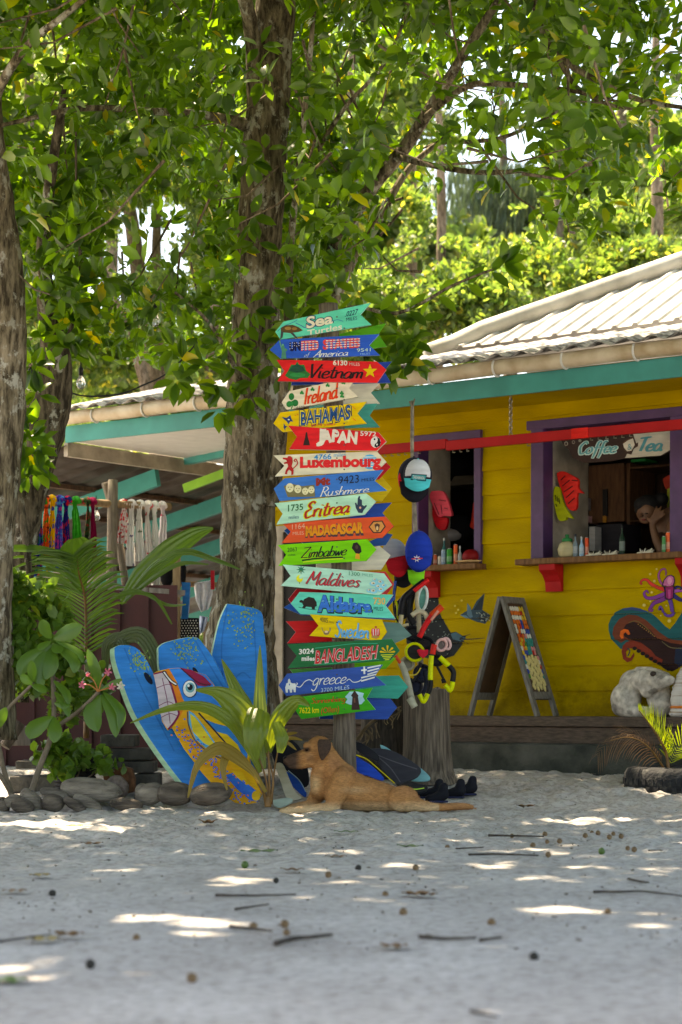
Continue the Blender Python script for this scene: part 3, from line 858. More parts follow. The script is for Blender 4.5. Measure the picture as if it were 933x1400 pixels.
FT('sunlit tree with a grey stem at the right edge above the roof', 895, 960, 26, 24, [(900, 310, 26, 110, 60), (860, 380, 25, 100, 60), (930, 330, 27, 90, 70)])
FT('tall tree behind the left trunks', 40, 960, 28, 26, [(40, 200, 28, 170, 160), (40, 400, 28, 150, 130), (90, 640, 30, 160, 160), (-60, 500, 28, 120, 200)])
FT('dim tree in the far gap below the canopy', 560, 960, 34, 20, [(480, 180, 34, 170, 140), (560, 330, 36, 150, 110), (380, 320, 34, 130, 160)], size=(0.2, 0.3))
FT('tall dim tree far behind the right of the roof', 850, 960, 38, 24, [(880, 250, 38, 150, 110), (790, 330, 40, 150, 80)], size=(0.22, 0.32))
FT('wide dim tree far behind the fork of the two stems', 150, 960, 36, 24, [(140, 120, 36, 200, 150), (230, 560, 38, 230, 140), (120, 520, 36, 180, 120)], size=(0.2, 0.32))
# ---- a feathery casuarina hanging far behind the roof
cas = tree('casuarina_tree', 'hazy feathery casuarina with drooping needles far above the roof', [[(700, 960, 40, 26), (698, 500, 40, 20), (690, 250, 40, 12), (685, 100, 40, 8)]], BARKL, wob=0.03)
nd = MB()
CASM = leaf_mat('casuarina_needles', (0.05, 0.085, 0.05), (0.10, 0.14, 0.075), tr=0.3, trcol=(2, 2, 1.4))
nb = 5200
cc = np.stack([rng.normal(690, 45, nb), rng.uniform(215, 400, nb), rng.uniform(38.5, 41.5, nb)], -1)
cb = np.array([tuple(P(*q)) for q in cc])
cd = np.stack([rng.normal(0, .12, nb), rng.normal(0, .12, nb), -np.ones(nb)], -1)
leaves_mesh('crown', cb, cd, rng.normal(size=(nb, 3)), rng.uniform(0.3, 0.7, nb), CASM, cas, wide=0.10)
# ================================================================ lettering
def PC(rgb, nm=None, rough=0.5, k=1.7):
    """hand paint: rgb as seen in the shade of the yard"""
    c = lin(*rgb); k = min(k, 0.80 / max(max(c), .01)); c = tuple(q * k for q in c)
    return mat(nm or 'paint_%d_%d_%d' % rgb, c, rough, 0.11, 9, 0.16, 30, spec=0.16, stretch=(.7, 1, 4))
AL = [(0.9, 0.9), (0.5, 1.0), (0.1, 0.6), (0.15, 0.1), (0.5, 0.0), (0.85, 0.4), (0.92, 0.95)]
GL = {
 'a': (1.15, [AL, [(0.92, 0.95), (0.88, 0.3), (1.0, 0.0), (1.2, 0.15)]]), 'b': (1.05, [[(0.1, 2), (0.1, 0.1)], [(0.1, .6), (.5, 1), (.9, .6), (.7, .05), (.1, .1)]]),
 'c': (1.0, [[(0.9, .8), (.55, 1), (.12, .6), (.25, .08), (.6, 0), (1.05, .25)]]), 'd': (1.15, [AL, [(.95, 2), (.9, .3), (1.05, 0), (1.2, .15)]]),
 'e': (0.98, [[(0.1, .45), (.7, .55), (.85, .85), (.5, 1), (.1, .6), (.2, .08), (.6, 0), (1.05, .25)]]), 'f': (0.85, [[(1.0, 1.8), (.75, 2.0), (.5, 1.6), (.4, 0), (.25, -.8)], [(.1, .95), (.9, 1.0)]]),
 'g': (1.1, [AL, [(0.92, .95), (.85, -.5), (.5, -.9), (.1, -.6)]]), 'h': (1.0, [[(0.15, 2), (.1, 0)], [(.1, .5), (.5, 1), (.8, .8), (.8, .1), (1.0, 0)]]),
 'i': (0.5, [[(0.2, 1), (.2, .15), (.45, .03)], [(0.25, 1.4), (.28, 1.5)]]), 'l': (0.5, [[(0.3, 2), (.15, .3), (.3, 0), (.5, .1)]]),
 'm': (1.4, [[(0.05, 1), (.05, 0)], [(.05, .6), (.4, 1), (.6, .8), (.6, 0)], [(.6, .6), (.95, 1), (1.15, .8), (1.15, .15), (1.35, 0)]]),
 'n': (1.05, [[(0.05, 1), (.05, 0)], [(.05, .55), (.5, 1), (.8, .8), (.8, .15), (1.05, 0)]]), 'o': (1.05, [[(.5, 1), (.1, .6), (.2, .05), (.55, 0), (.9, .45), (.75, .95), (.5, 1)]]),
 'r': (0.75, [[(0.1, 1), (.15, 0)], [(.15, .5), (.4, .95), (.75, .95)]]), 's': (0.9, [[(.8, .85), (.5, 1), (.25, .8), (.7, .35), (.5, 0), (.05, .1)]]),
 't': (0.8, [[(.4, 1.7), (.3, .3), (.5, 0), (.85, .15)], [(.0, 1.1), (.85, 1.15)]]), 'u': (1.05, [[(.1, 1), (.1, .3), (.4, 0), (.75, .4), (.8, 1)], [(.8, 1), (.8, .15), (1.05, 0)]]),
 'v': (0.9, [[(.05, 1), (.35, 0), (.85, 1)]]), 'w': (1.25, [[(.05, 1), (.3, 0), (.6, .8), (.85, 0), (1.2, 1)]]), '.': (0.4, [[(.15, .0), (.18, .12)]]),
 'A': (1.3, [[(-.1, 0), (.5, 1), (.95, 2)], [(.95, 2), (1.0, 1), (1.15, 0)], [(.2, .75), (1.2, .75)]]), 'E': (1.15, [[(1.1, 1.75), (.7, 2), (.3, 1.6), (.75, 1.1)], [(.75, 1.1), (.1, .7), (.35, 0), (1.15, .25)]]),
 'I': (0.75, [[(.5, 2), (.3, 0)]]), 'M': (1.75, [[(0, 0), (.4, 2)], [(.4, 2), (.8, .6), (1.4, 2)], [(1.4, 2), (1.5, .1), (1.7, 0)]]),
 'R': (1.2, [[(.25, 2), (.1, 0)], [(0, 1.9), (.6, 2.05), (1.0, 1.6), (.7, 1.1), (.25, 1)], [(.45, 1), (1.2, 0)]]), 'S': (1.15, [[(1.1, 1.7), (.7, 2), (.3, 1.6), (.9, .8), (.6, 0), (.0, .2)]]),
 'V': (1.15, [[(0, 2), (.45, 0)], [(.45, 0), (1.3, 2)]]), 'Z': (1.4, [[(.1, 1.9), (1.4, 2)], [(1.4, 2), (.1, .1)], [(.1, .1), (1.4, .05)]]), 'C': (1.2, [[(1.1, 1.6), (.75, 2), (.15, 1.2), (.4, .1), (.8, 0), (1.25, .4)]]),
 'T': (1.15, [[(.0, 1.85), (.6, 1.95), (1.4, 2.05)], [(.75, 2), (.5, 0)]]), 'O': (1.3, [[(.6, 2), (.1, 1.2), (.2, .05), (.65, 0), (1.1, .9), (.9, 1.9), (.6, 2)]]),
 '(': (0.5, [[(.5, 2), (.1, 1), (.4, -.3)]]), ')': (0.5, [[(.1, 2), (.45, 1), (.1, -.3)]]), ' ': (0.6, []),
}
def script_geo(txt, weight=0.2, shear=0.28, contrast=0.45):
    """brush lettering -> (verts 2-D with stroke index, quads)"""
    V, Fc, Lf = [], [], []
    x = 0; si = 0
    for ch in txt:
        wd, strokes = GL[ch]
        for st in strokes:
            pts = spline(st, 5)
            n = len(pts)
            b = len(V)
            for i, q in enumerate(pts):
                d = np.array(pts[min(i + 1, n - 1)]) - np.array(pts[max(i - 1, 0)])
                d = d / (np.hypot(*d) + 1e-9)
                wv = weight * (1 - contrast + contrast * abs(d[1]))
                if n > 8: wv *= 0.75 + 0.25 * min(1, 4 * min(i, n - 1 - i) / n)
                px_, py_ = q[0] + x, q[1]
                for s_ in (1, -1):
                    vx, vy = px_ - d[1] * wv / 2 * s_, py_ + d[0] * wv / 2 * s_
                    V.append((vx + shear * vy, vy)); Lf.append(si)
            for i in range(n - 1):
                Fc.append((b + 2 * i, b + 2 * i + 1, b + 2 * i + 3, b + 2 * i + 2))
            si += 1
        x += wd
    return np.array(V), Fc, np.array(Lf, float)
_TC = {}
def font_geo(txt, bold=0.0, shear=0.0, squeeze=1.0):
    key = (txt, bold, shear)
    if key in _TC: return _TC[key]
    c = bpy.data.curves.new('lettering_source', 'FONT'); c.body = txt; c.offset = bold; c.shear = shear; c.resolution_u = 3
    o = bpy.data.objects.new('lettering_source', c)
    COL.objects.link(o)
    dg = bpy.context.evaluated_depsgraph_get()
    me = bpy.data.meshes.new_from_object(o.evaluated_get(dg))
    V = np.array([tuple(v.co)[:2] for v in me.vertices]); Fc = [tuple(p.vertices) for p in me.polygons]
    bpy.data.objects.remove(o); bpy.data.curves.remove(c); bpy.data.meshes.remove(me)
    _TC[key] = (V, Fc, np.zeros(len(V)))
    return _TC[key]

class Face:
    """a flat painted face: turns photo pixels into points on the plane through (X at px0, depth D) turned by yaw"""
    def __init__(s, px0, D, yaw=0.0, tilt=0.0):
        s.n = Vector((-math.sin(yaw) * math.cos(tilt), -math.cos(yaw) * math.cos(tilt), math.sin(tilt)))
        s.c = P(px0, HY, D) if not isinstance(px0, tuple) else P(px0[0], px0[1], D)
    def pt(s, px, py, lift=0.0):
        r = Vector(((px - CX) / F, 1, (HY - py) / F)); o = Vector((0, 0, CH))
        t_ = (s.c - o).dot(s.n) / r.dot(s.n)
        return o + r * t_ + s.n * lift
    def letter(s, name, txt, quad, m, parent, style='B', lift=0.0016, wob=0.0, **kw):
        """quad: (x0, top0, bottom0, x1, top1, bottom1) in photo px"""
        V, Fc, Lf = (script_geo(txt, **kw) if style == 'S' else font_geo(txt, **kw))
        lo, hi = V.min(0), V.max(0)
        x0, t0, b0, x1, t1, b1 = quad
        mb = MB(); pts = []
        for (vx, vy), lf in zip(V, Lf):
            a, b_ = (vx - lo[0]) / (hi[0] - lo[0]), (vy - lo[1]) / (hi[1] - lo[1])
            if wob: b_ += wob * math.sin(a * 17 + x0) ; a += wob * 0.15 * math.sin(a * 31 + b_ * 3)
            top, bot = t0 + (t1 - t0) * a, b0 + (b1 - b0) * a
            pts.append(s.pt(x0 + (x1 - x0) * a, bot + (top - bot) * b_, lift + 0.0001 * lf))
        mb.add(pts, Fc)
        return mb.build(name, m, parent)
    def shapes(s, name, items, parent, lift=0.0012):
        """items: (rgb, [(px, py) ...]) painted one over the other"""
        cols, mb = [], MB()
        for i, (rgb, pl) in enumerate(items):
            if rgb not in cols: cols.append(rgb)
            mb.poly([s.pt(x, y, lift + 0.00025 * i) for x, y in pl], cols.index(rgb))
        return mb.build(name, [PC(c) for c in cols], parent)
def el(cx, cy, rx, ry, n=14, rot=0.0):
    return [(cx + rx * math.cos(a) * math.cos(rot) - ry * math.sin(a) * math.sin(rot), cy + rx * math.cos(a) * math.sin(rot) + ry * math.sin(a) * math.cos(rot)) for a in [2 * math.pi * k / n for k in range(n)]]
def star(cx, cy, r, r2, n=5, rot=-math.pi / 2):
    return [(cx + (r if k % 2 == 0 else r2) * math.cos(rot + math.pi * k / n), cy + (r if k % 2 == 0 else r2) * math.sin(rot + math.pi * k / n)) for k in range(2 * n)]
def stroke(pts, wd):
    """a painted line as a polygon"""
    p = spline(pts, 6); l, r = [], []
    for i in range(len(p)):
        d = p[min(i + 1, len(p) - 1)] - p[max(i - 1, 0)]; d = d / (np.hypot(*d) + 1e-9)
        ww_ = wd[0] + (wd[1] - wd[0]) * i / (len(p) - 1) if hasattr(wd, '__len__') else wd
        l.append((p[i][0] - d[1] * ww_ / 2, p[i][1] + d[0] * ww_ / 2)); r.append((p[i][0] + d[1] * ww_ / 2, p[i][1] - d[0] * ww_ / 2))
    return l + r[::-1]

Z1 = lambda x, y: (360 + x / 4.665, 400 + y / 4.665)
Z2 = lambda x, y: (360 + x / 4.118, 660 + y / 4.118)
ZA = lambda x, y: (370 + x / 6.22, 400 + y / 6.22)
ZB_ = lambda x, y: (370 + x / 5.488, 500 + y / 5.488)
ZC = lambda x, y: (370 + x / 5.488, 610 + y / 5.488)
ZD = lambda x, y: (370 + x / 4.911, 730 + y / 4.911)
ZE = lambda x, y: (370 + x / 4.911, 830 + y / 4.911)
ZG = lambda x, y: (395 + x / 6.22, 935 + y / 6.22)
def zq(Z, x0, t0, b0, x1, t1, b1):
    a, b_, c, d = Z(x0, t0), Z(x0, b0), Z(x1, t1), Z(x1, b1)
    return (a[0], a[1], b_[1], c[0], c[1], d[1])
def zp(Z, pts): return [Z(*p) for p in pts]

# ================================================================ the signpost
POSTW = wood_mat('grey_post_wood', (0.20, 0.165, 0.125), (0.085, 0.066, 0.05), sc=(9, 9, 0.8))
D0 = 11.86
post = thing('signpost', 'round weathered wooden post carrying the stack of painted arrow signs', 'post', tuple(P(471, 1098, 12.0)))
m = MB()
pp = spline([P(472, 1104, 12.0), P(471, 1000, 12.0), P(468, 800, 12.0), P(459, 600, 12.0), (P(449, 416, 12.0))], 8)
m.tube(pp, [0.074 - 0.0006 * i for i in range(len(pp))], 16, wob=0.12)
m.build('pole', POSTW, post, smooth=True)

SG = 'painted arrow signs on the post'
def board(name, label, poly, rgb, D, yaw, group, thick=0.020, edge=None, bk=False):
    f = Face(468, D, yaw)
    if not bk: f.n = f.n
    fr = [f.pt(x, y) for x, y in poly]; bk_ = [f.pt(x, y) - f.n * thick for x, y in poly]
    mb = MB(); mb.prism(fr, bk_, 0, 1)
    c2 = edge or tuple(int(min(255, q * 0.6 + 95)) for q in rgb)
    o = mb.build(name, [PC(rgb), PC(c2)], None, bevel=0.0012)
    tag(o, label, 'sign', group)
    return o, f
def sign(i, label, poly, rgb, yaw=0.16, dd=0.0, edge=None):
    o, f = board('arrow_sign', label, poly, rgb, D0 - 0.012 * (i % 3) - dd, yaw, SG, edge=edge)
    ym = sum(q[1] for q in poly) / len(poly)
    for sx, sy in ((461, -7.5), (471, 8)): f.shapes('screw', [((70, 66, 62), el(sx, ym + sy, 1.1, 1.1, 8))], o, lift=.0034)
    return o, f

# 1 sea turtles
s, f = sign(0, 'teal arrow sign lettered Sea Turtles at the very top of the post', zp(Z1, [(130, 185), (685, 65), (620, 140), (690, 205), (110, 300), (78, 250)]), (62, 172, 146))
f.letter('lettering_outline', 'Sea', zq(ZA, 300, 200, 316, 540, 165, 270), PC((14, 50, 80)), s, bold=0.075, lift=0.0010)
f.letter('lettering', 'Sea', zq(ZA, 306, 206, 310, 532, 172, 264), PC((235, 230, 205)), s, bold=0.03, lift=0.0016)
f.letter('lettering', 'Turtles', zq(ZA, 314, 322, 366, 610, 262, 314), PC((225, 230, 210)), s, bold=0.02, lift=0.0016)
f.letter('distance', '.0227', zq(ZA, 634, 165, 208, 748, 138, 184), PC((14, 40, 70)), s, shear=0.25, bold=0.012)
f.letter('distance', 'MILES', zq(ZA, 644, 216, 246, 738, 200, 230), PC((18, 50, 72)), s)
f.shapes('emblem', [((40, 90, 140), zp(ZA, stroke([(215, 260), (260, 280), (300, 300), (330, 270), (390, 290)], 7))), ((40, 110, 140), zp(ZA, stroke([(60, 330), (110, 290), (200, 250), (230, 230)], 6))), ((40, 110, 140), zp(ZA, stroke([(520, 245), (570, 232), (620, 245)], 6))),
    ((70, 55, 30), zp(ZA, [(90, 300), (130, 280), (190, 275), (240, 295), (278, 322), (240, 335), (170, 345), (110, 340), (88, 325)])), ((130, 100, 50), zp(ZA, el(150, 305, 28, 14))), ((120, 90, 45), zp(ZA, el(205, 308, 22, 13))),
    ((50, 55, 60), zp(ZA, [(90, 325), (112, 335), (104, 380), (84, 400)])), ((50, 55, 60), zp(ZA, [(170, 345), (195, 343), (235, 392), (215, 388)]))], s)
# 2 united states
s, f = sign(1, 'royal blue arrow sign lettered United States of America', zp(Z1, [(105, 300), (740, 265), (675, 335), (745, 400), (110, 420), (42, 365)]), (18, 70, 160))
f.letter('lettering', 'UN', zq(ZA, 162, 422, 502, 256, 414, 496), PC((8, 14, 60)), s, bold=0.06)
for n_, (tx, x0, t0, b0, x1, t1, b1) in enumerate([('ITED', 262, 412, 496, 410, 404, 490), ('STATES', 446, 400, 488, 760, 384, 470)]):
    f.letter('lettering', tx, zq(ZA, x0, t0, b0, x1, t1, b1), PC((190, 50, 50)), s, bold=0.05)
st = []
for x in range(264, 760, 30):
    if 412 < x < 446: continue
    for k in range(4):
        yy = 412 - (x - 262) * 0.055 + 8 + k * 20
        st.append(((225, 215, 215), zp(ZA, [(x, yy), (x + 22, yy - 1), (x + 22, yy + 7), (x, yy + 8)])))
for k in range(12): st.append(((225, 225, 235), zp(ZA, el(172 + (k % 5) * 19, 436 + (k // 5) * 24 - k % 2 * 4, 4, 4, 6))))
f.shapes('stripes', st, s, lift=0.0022)
f.letter('lettering', 'of', zq(ZA, 288, 514, 562, 342, 504, 550), PC((205, 220, 225)), s, 'S', weight=0.16)
f.letter('lettering', 'America', zq(ZA, 362, 490, 556, 664, 482, 536), PC((228, 236, 232)), s, 'S', weight=0.22)
f.letter('distance', '9541', zq(ZA, 736, 476, 506, 852, 472, 500), PC((180, 215, 205)), s)
f.letter('distance', 'MILES', zq(ZA, 764, 516, 532, 848, 510, 526), PC((110, 150, 190)), s)
f.shapes('emblem', [((52, 110, 92), zp(ZA, [(92, 460), (104, 440), (116, 442), (122, 470), (146, 486), (140, 500), (130, 498), (136, 552), (140, 562), (92, 562), (98, 500), (88, 470)])), ((70, 140, 115), zp(ZA, el(106, 446, 8, 10))), ((70, 130, 105), zp(ZA, [(88, 470), (74, 412), (82, 408), (98, 462)])), ((80, 70, 40), zp(ZA, el(80, 402, 7, 10)))], s)
# 3 vietnam
s, f = sign(2, 'red arrow sign lettered Vietnam with a yellow star', zp(Z1, [(85, 428), (725, 440), (785, 490), (725, 575), (90, 565), (135, 500)]), (196, 24, 28))
f.letter('lettering', 'Vietnam', zq(Z1, 302, 452, 550, 640, 468, 552), PC((26, 10, 12)), s, 'S', weight=0.30)
f.letter('distance', '6130', zq(Z1, 446, 430, 464, 538, 432, 466), PC((232, 222, 205)), s, bold=0.03)
f.letter('distance', 'MILES', zq(Z1, 550, 446, 466, 616, 448, 468), PC((225, 190, 180)), s)
f.shapes('emblem', [((22, 90, 40), zp(Z1, [(140, 530), (165, 490), (180, 460), (205, 462), (218, 440), (232, 462), (262, 460), (275, 500), (302, 520), (285, 545), (240, 545), (210, 558), (165, 548)])), ((10, 60, 45), zp(Z1, [(165, 500), (185, 470), (215, 455), (255, 475), (270, 500), (215, 512)])), ((20, 110, 55), zp(Z1, el(220, 526, 52, 14))),
    ((232, 196, 20), zp(Z1, star(682, 502, 48, 19)))], s)
# 4 ireland
s, f = sign(3, 'white arrow sign lettered Ireland in orange with green shamrock', zp(Z1, [(165, 630), (605, 530), (548, 608), (608, 665), (150, 748), (118, 700)]), (206, 196, 172), edge=(232, 228, 214))
f.letter('lettering_outline', 'Ireland', zq(ZB_, 250, 172, 300, 508, 126, 246), PC((232, 150, 60)), s, 'S', weight=0.42, lift=0.0009, shear=0.12)
f.letter('lettering', 'Ireland', zq(ZB_, 254, 170, 300, 510, 124, 244), PC((190, 44, 20)), s, 'S', weight=0.32, lift=0.0016, shear=0.12)
f.letter('distance', '6103 miles', zq(ZB_, 196, 306, 324, 330, 294, 310), PC((40, 40, 40)), s)
it = [((12, 96, 44), zp(ZB_, el(158, 232, 21, 27))), ((14, 104, 48), zp(ZB_, el(142, 288, 22, 24, rot=0.5))), ((10, 90, 42), zp(ZB_, el(186, 280, 24, 26))), ((20, 110, 50), zp(ZB_, stroke([(162, 262), (165, 300), (156, 325)], 8)))]
for (x, y) in ((236, 206), (316, 180), (430, 150), (548, 130), (536, 208), (538, 232)): it += [((24, 110, 52), zp(ZB_, el(x - 7, y, 8, 9))), ((24, 110, 52), zp(ZB_, el(x + 8, y + 2, 8, 9))), ((24, 110, 52), zp(ZB_, el(x, y - 10, 7, 9)))]
f.shapes('emblem', it, s)
# 5 bahamas
s, f = sign(4, 'yellow arrow sign lettered Bahamas in dark blue with leaping fish', zp(Z1, [(110, 765), (660, 695), (600, 770), (660, 835), (125, 890), (65, 835)]), (216, 180, 12), dd=0.006)
f.letter('lettering_outline', 'BAHAMAS', zq(ZB_, 214, 334, 462, 612, 284, 420), PC((12, 28, 60)), s, bold=0.10, lift=0.0009, wob=0.04)
f.letter('lettering_outline', 'BAHAMAS', zq(ZB_, 220, 338, 455, 606, 290, 415), PC((210, 190, 40)), s, bold=0.06, lift=0.0014, wob=0.04)
f.letter('lettering', 'BAHAMAS', zq(ZB_, 228, 344, 448, 600, 298, 406), PC((16, 60, 110)), s, bold=0.02, lift=0.0020, wob=0.04)
f.letter('distance', '8014 miles', zq(ZB_, 306, 438, 460, 486, 424, 448), PC((190, 70, 30)), s)
f.shapes('emblem', [((30, 50, 90), zp(ZB_, [(86, 384), (120, 392), (150, 372), (156, 396), (172, 420), (150, 418), (136, 440), (122, 418), (100, 400)])), ((30, 50, 90), zp(ZB_, [(100, 430), (112, 450), (128, 456), (112, 470), (112, 490), (100, 466)])), ((190, 200, 200), zp(ZB_, el(138, 405, 8, 5)))] + [((200, 90, 30), zp(ZB_, stroke([(a, b_), (a + 12, b_ + 8)], 5))) for a, b_ in ((182, 370), (198, 362), (616, 306), (628, 318), (618, 396), (630, 404))], s)
# 6 japan
s, f = sign(5, 'red arrow sign lettered Japan in white brush letters', zp(Z1, [(158, 848), (735, 890), (785, 950), (725, 1010), (165, 1000), (215, 920)]), (198, 22, 30), edge=(190, 205, 190), dd=0.012)
f.letter('lettering', 'JAPAN', zq(ZB_, 352, 476, 602, 656, 490, 614), PC((232, 222, 205)), s, bold=0.055, shear=0.08, wob=0.05)
f.letter('lettering', 'J', zq(ZB_, 344, 480, 606, 420, 474, 604), PC((232, 222, 205)), s, bold=0.05, shear=0.1, lift=0.0022)
f.letter('distance', '5972', zq(ZB_, 674, 488, 526, 794, 496, 532), PC((235, 225, 215)), s, bold=0.015)
f.shapes('emblem', [((40, 20, 16), zp(ZB_, [(266, 498), (276, 500), (282, 540), (292, 572), (296, 598), (246, 598), (252, 568), (260, 540)])), ((236, 232, 226), zp(ZB_, el(790, 574, 38, 42, 20))), ((16, 14, 16), zp(ZB_, [(800, 534), (820, 548), (828, 576), (820, 602), (796, 615), (780, 606), (784, 588), (800, 576), (806, 556)])), ((236, 232, 226), zp(ZB_, el(800, 592, 7, 8, 8))), ((16, 14, 16), zp(ZB_, el(782, 552, 7, 8, 8)))], s)
# 7 luxembourg
s, f = sign(6, 'long white arrow sign lettered Luxembourg with red lion', zp(Z1, [(65, 1038), (725, 1012), (785, 1080), (720, 1140), (75, 1172), (135, 1105)]), (208, 202, 176), dd=0.0, edge=(225, 222, 205))
f.shapes('emblem', [((60, 150, 190), zp(ZC, el(746, 118, 58, 56, 20)))] + [((215, 225, 220), zp(ZC, [(692 + abs(k) * 5, 118 + k * 18 - 4), (800 - abs(k) * 5, 118 + k * 18 - 6), (800 - abs(k) * 5, 118 + k * 18 + 2), (692 + abs(k) * 5, 118 + k * 18 + 4)])) for k in (-2, -1, 0, 1, 2)] +
    [((150, 26, 26), zp(ZC, [(150, 74), (166, 88), (168, 120), (160, 150), (176, 180), (172, 214), (156, 216), (158, 190), (140, 176), (128, 192), (126, 212), (108, 210), (116, 180), (134, 152), (128, 132), (104, 134), (100, 124), (126, 116), (118, 104), (94, 98), (92, 86), (128, 88), (132, 76)])), ((150, 26, 26), zp(ZC, stroke([(168, 170), (190, 150), (204, 128), (192, 98), (178, 108), (190, 118)], 8)))], s)
f.letter('lettering', 'Luxembourg', zq(ZC, 222, 80, 190, 830, 66, 182), PC((186, 30, 34)), s, bold=0.05, lift=0.0030)
f.letter('distance', '4766', zq(ZC, 326, 64, 104, 458, 56, 98), PC((30, 110, 160)), s, bold=0.02)
f.letter('distance', 'miles', zq(ZC, 476, 52, 82, 566, 48, 78), PC((60, 130, 170)), s)
# 8 rushmore
s, f = sign(7, 'blue arrow sign lettered Mt Rushmore with pale carved heads', zp(Z1, [(135, 1185), (765, 1130), (710, 1200), (790, 1262), (105, 1330), (68, 1250)]), (32, 92, 160))
f.letter('lettering', 'Mt', zq(ZC, 342, 240, 300, 450, 232, 292), PC((120, 36, 26)), s, bold=0.06)
f.letter('distance', '9423', zq(ZC, 510, 228, 284, 664, 214, 274), PC((18, 24, 34)), s)
f.letter('distance', 'MILES', zq(ZC, 684, 244, 268, 780, 234, 258), PC((18, 34, 54)), s)
f.letter('lettering', 'Rushmore.', zq(ZC, 372, 304, 384, 746, 290, 346), PC((228, 230, 222)), s, 'S', weight=0.20)
it = [((96, 92, 62), zp(ZC, [(100, 300), (150, 280), (240, 300), (330, 290), (336, 380), (130, 382), (118, 350)]))]
for (x, y, r) in ((146, 312, 30), (206, 322, 27), (262, 338, 24), (308, 328, 24)): it += [((192, 188, 150), zp(ZC, el(x, y, r, r * 1.15))), ((116, 108, 76), zp(ZC, el(x - r * .35, y - 3, 5, 4, 6))), ((116, 108, 76), zp(ZC, el(x + r * .35, y - 3, 5, 4, 6))), ((130, 122, 90), zp(ZC, el(x, y + 14, 8, 4, 6)))]
f.shapes('emblem', it, s)
# 9 eritrea
s, f = sign(8, 'mint arrow sign lettered Eritrea in dark red', zp(Z2, [(65, 115), (580, 60), (635, 105), (570, 180), (75, 235), (110, 175)]), (150, 196, 170), edge=(205, 225, 210))
f.letter('lettering_outline', 'Eritrea', zq(ZC, 246, 412, 552, 604, 388, 516), PC((196, 206, 30)), s, 'S', weight=0.62, lift=0.0009)
f.letter('lettering', 'Eritrea', zq(ZC, 254, 416, 548, 598, 392, 500), PC((140, 26, 26)), s, 'S', weight=0.34, lift=0.0016)
f.letter('distance', '1735', zq(ZC, 132, 440, 492, 246, 430, 480), PC((40, 92, 58)), s, bold=0.02)
f.letter('distance', 'miles', zq(ZC, 138, 522, 548, 214, 516, 542), PC((30, 60, 90)), s)
f.shapes('emblem', [((36, 48, 66), zp(ZC, [(656, 390), (664, 374), (674, 376), (672, 396), (686, 404), (688, 440), (704, 450), (720, 440), (724, 450), (700, 480), (690, 502), (660, 500), (640, 462), (634, 426), (644, 424), (652, 444)])), ((186, 140, 120), zp(ZC, el(674, 462, 8, 9)))], s)
# 10 madagascar
s, f = sign(9, 'orange arrow sign lettered Madagascar with a round mask', zp(Z2, [(100, 222), (690, 190), (735, 245), (670, 310), (103, 340), (155, 275)]), (206, 76, 36), edge=(150, 60, 40))
f.letter('lettering_outline', 'MADAGASCAR', zq(ZC, 262, 604, 690, 702, 570, 672), PC((64, 44, 50)), s, bold=0.09, lift=0.0009)
f.letter('lettering', 'MADAGASCAR', zq(ZC, 264, 600, 680, 698, 568, 652), PC((222, 142, 28)), s, bold=0.06, lift=0.0017)
f.letter('distance', '1164', zq(ZC, 162, 586, 626, 258, 578, 618), PC((222, 170, 140)), s)
f.letter('distance', 'MILES', zq(ZC, 168, 644, 668, 250, 638, 664), PC((212, 160, 130)), s)
f.shapes('emblem', [((58, 36, 30), zp(ZC, [(736, 606), (770, 562), (840, 558), (866, 602), (830, 652), (770, 652)])), ((178, 120, 60), zp(ZC, [(746, 606), (776, 570), (834, 566), (856, 602), (824, 644), (776, 644)])), ((70, 46, 36), zp(ZC, [(780, 590), (800, 578), (822, 590), (812, 640), (796, 642)])), ((206, 170, 120), zp(ZC, el(802, 616, 9, 16)))], s)
# 11 zimbabwe
s, f = sign(10, 'lime green arrow sign lettered Zimbabwe in black', zp(Z2, [(82, 350), (585, 318), (637, 375), (580, 440), (85, 468), (130, 405)]), (88, 168, 12), edge=(120, 200, 60))
f.letter('lettering_outline', 'Zimbabwe', zq(ZD, 208, 92, 170, 512, 74, 146), PC((196, 206, 30)), s, 'S', weight=0.20, lift=0.0009, shear=0.35)
f.letter('lettering', 'Zimbabwe', zq(ZD, 204, 90, 168, 516, 70, 144), PC((14, 24, 14)), s, 'S', weight=0.28, lift=0.0016, shear=0.35)
f.letter('distance', '2063', zq(ZD, 114, 94, 122, 178, 88, 116), PC((20, 44, 20)), s)
f.letter('distance', 'miles', zq(ZD, 118, 134, 150, 168, 130, 146), PC((24, 60, 20)), s)
f.shapes('emblem', [((14, 24, 14), zp(ZD, stroke([(212, 178), (320, 164), (488, 156)], 9))), ((206, 206, 50), zp(ZD, stroke([(220, 190), (330, 176), (486, 166)], 5))), ((28, 22, 20), zp(ZD, [(546, 96), (556, 62), (582, 56), (606, 84), (612, 120), (596, 134), (572, 130), (560, 112)])), ((196, 140, 40), zp(ZD, [(574, 132), (598, 134), (602, 170), (568, 166)])), ((60, 46, 40), zp(ZD, el(580, 88, 10, 14)))], s)
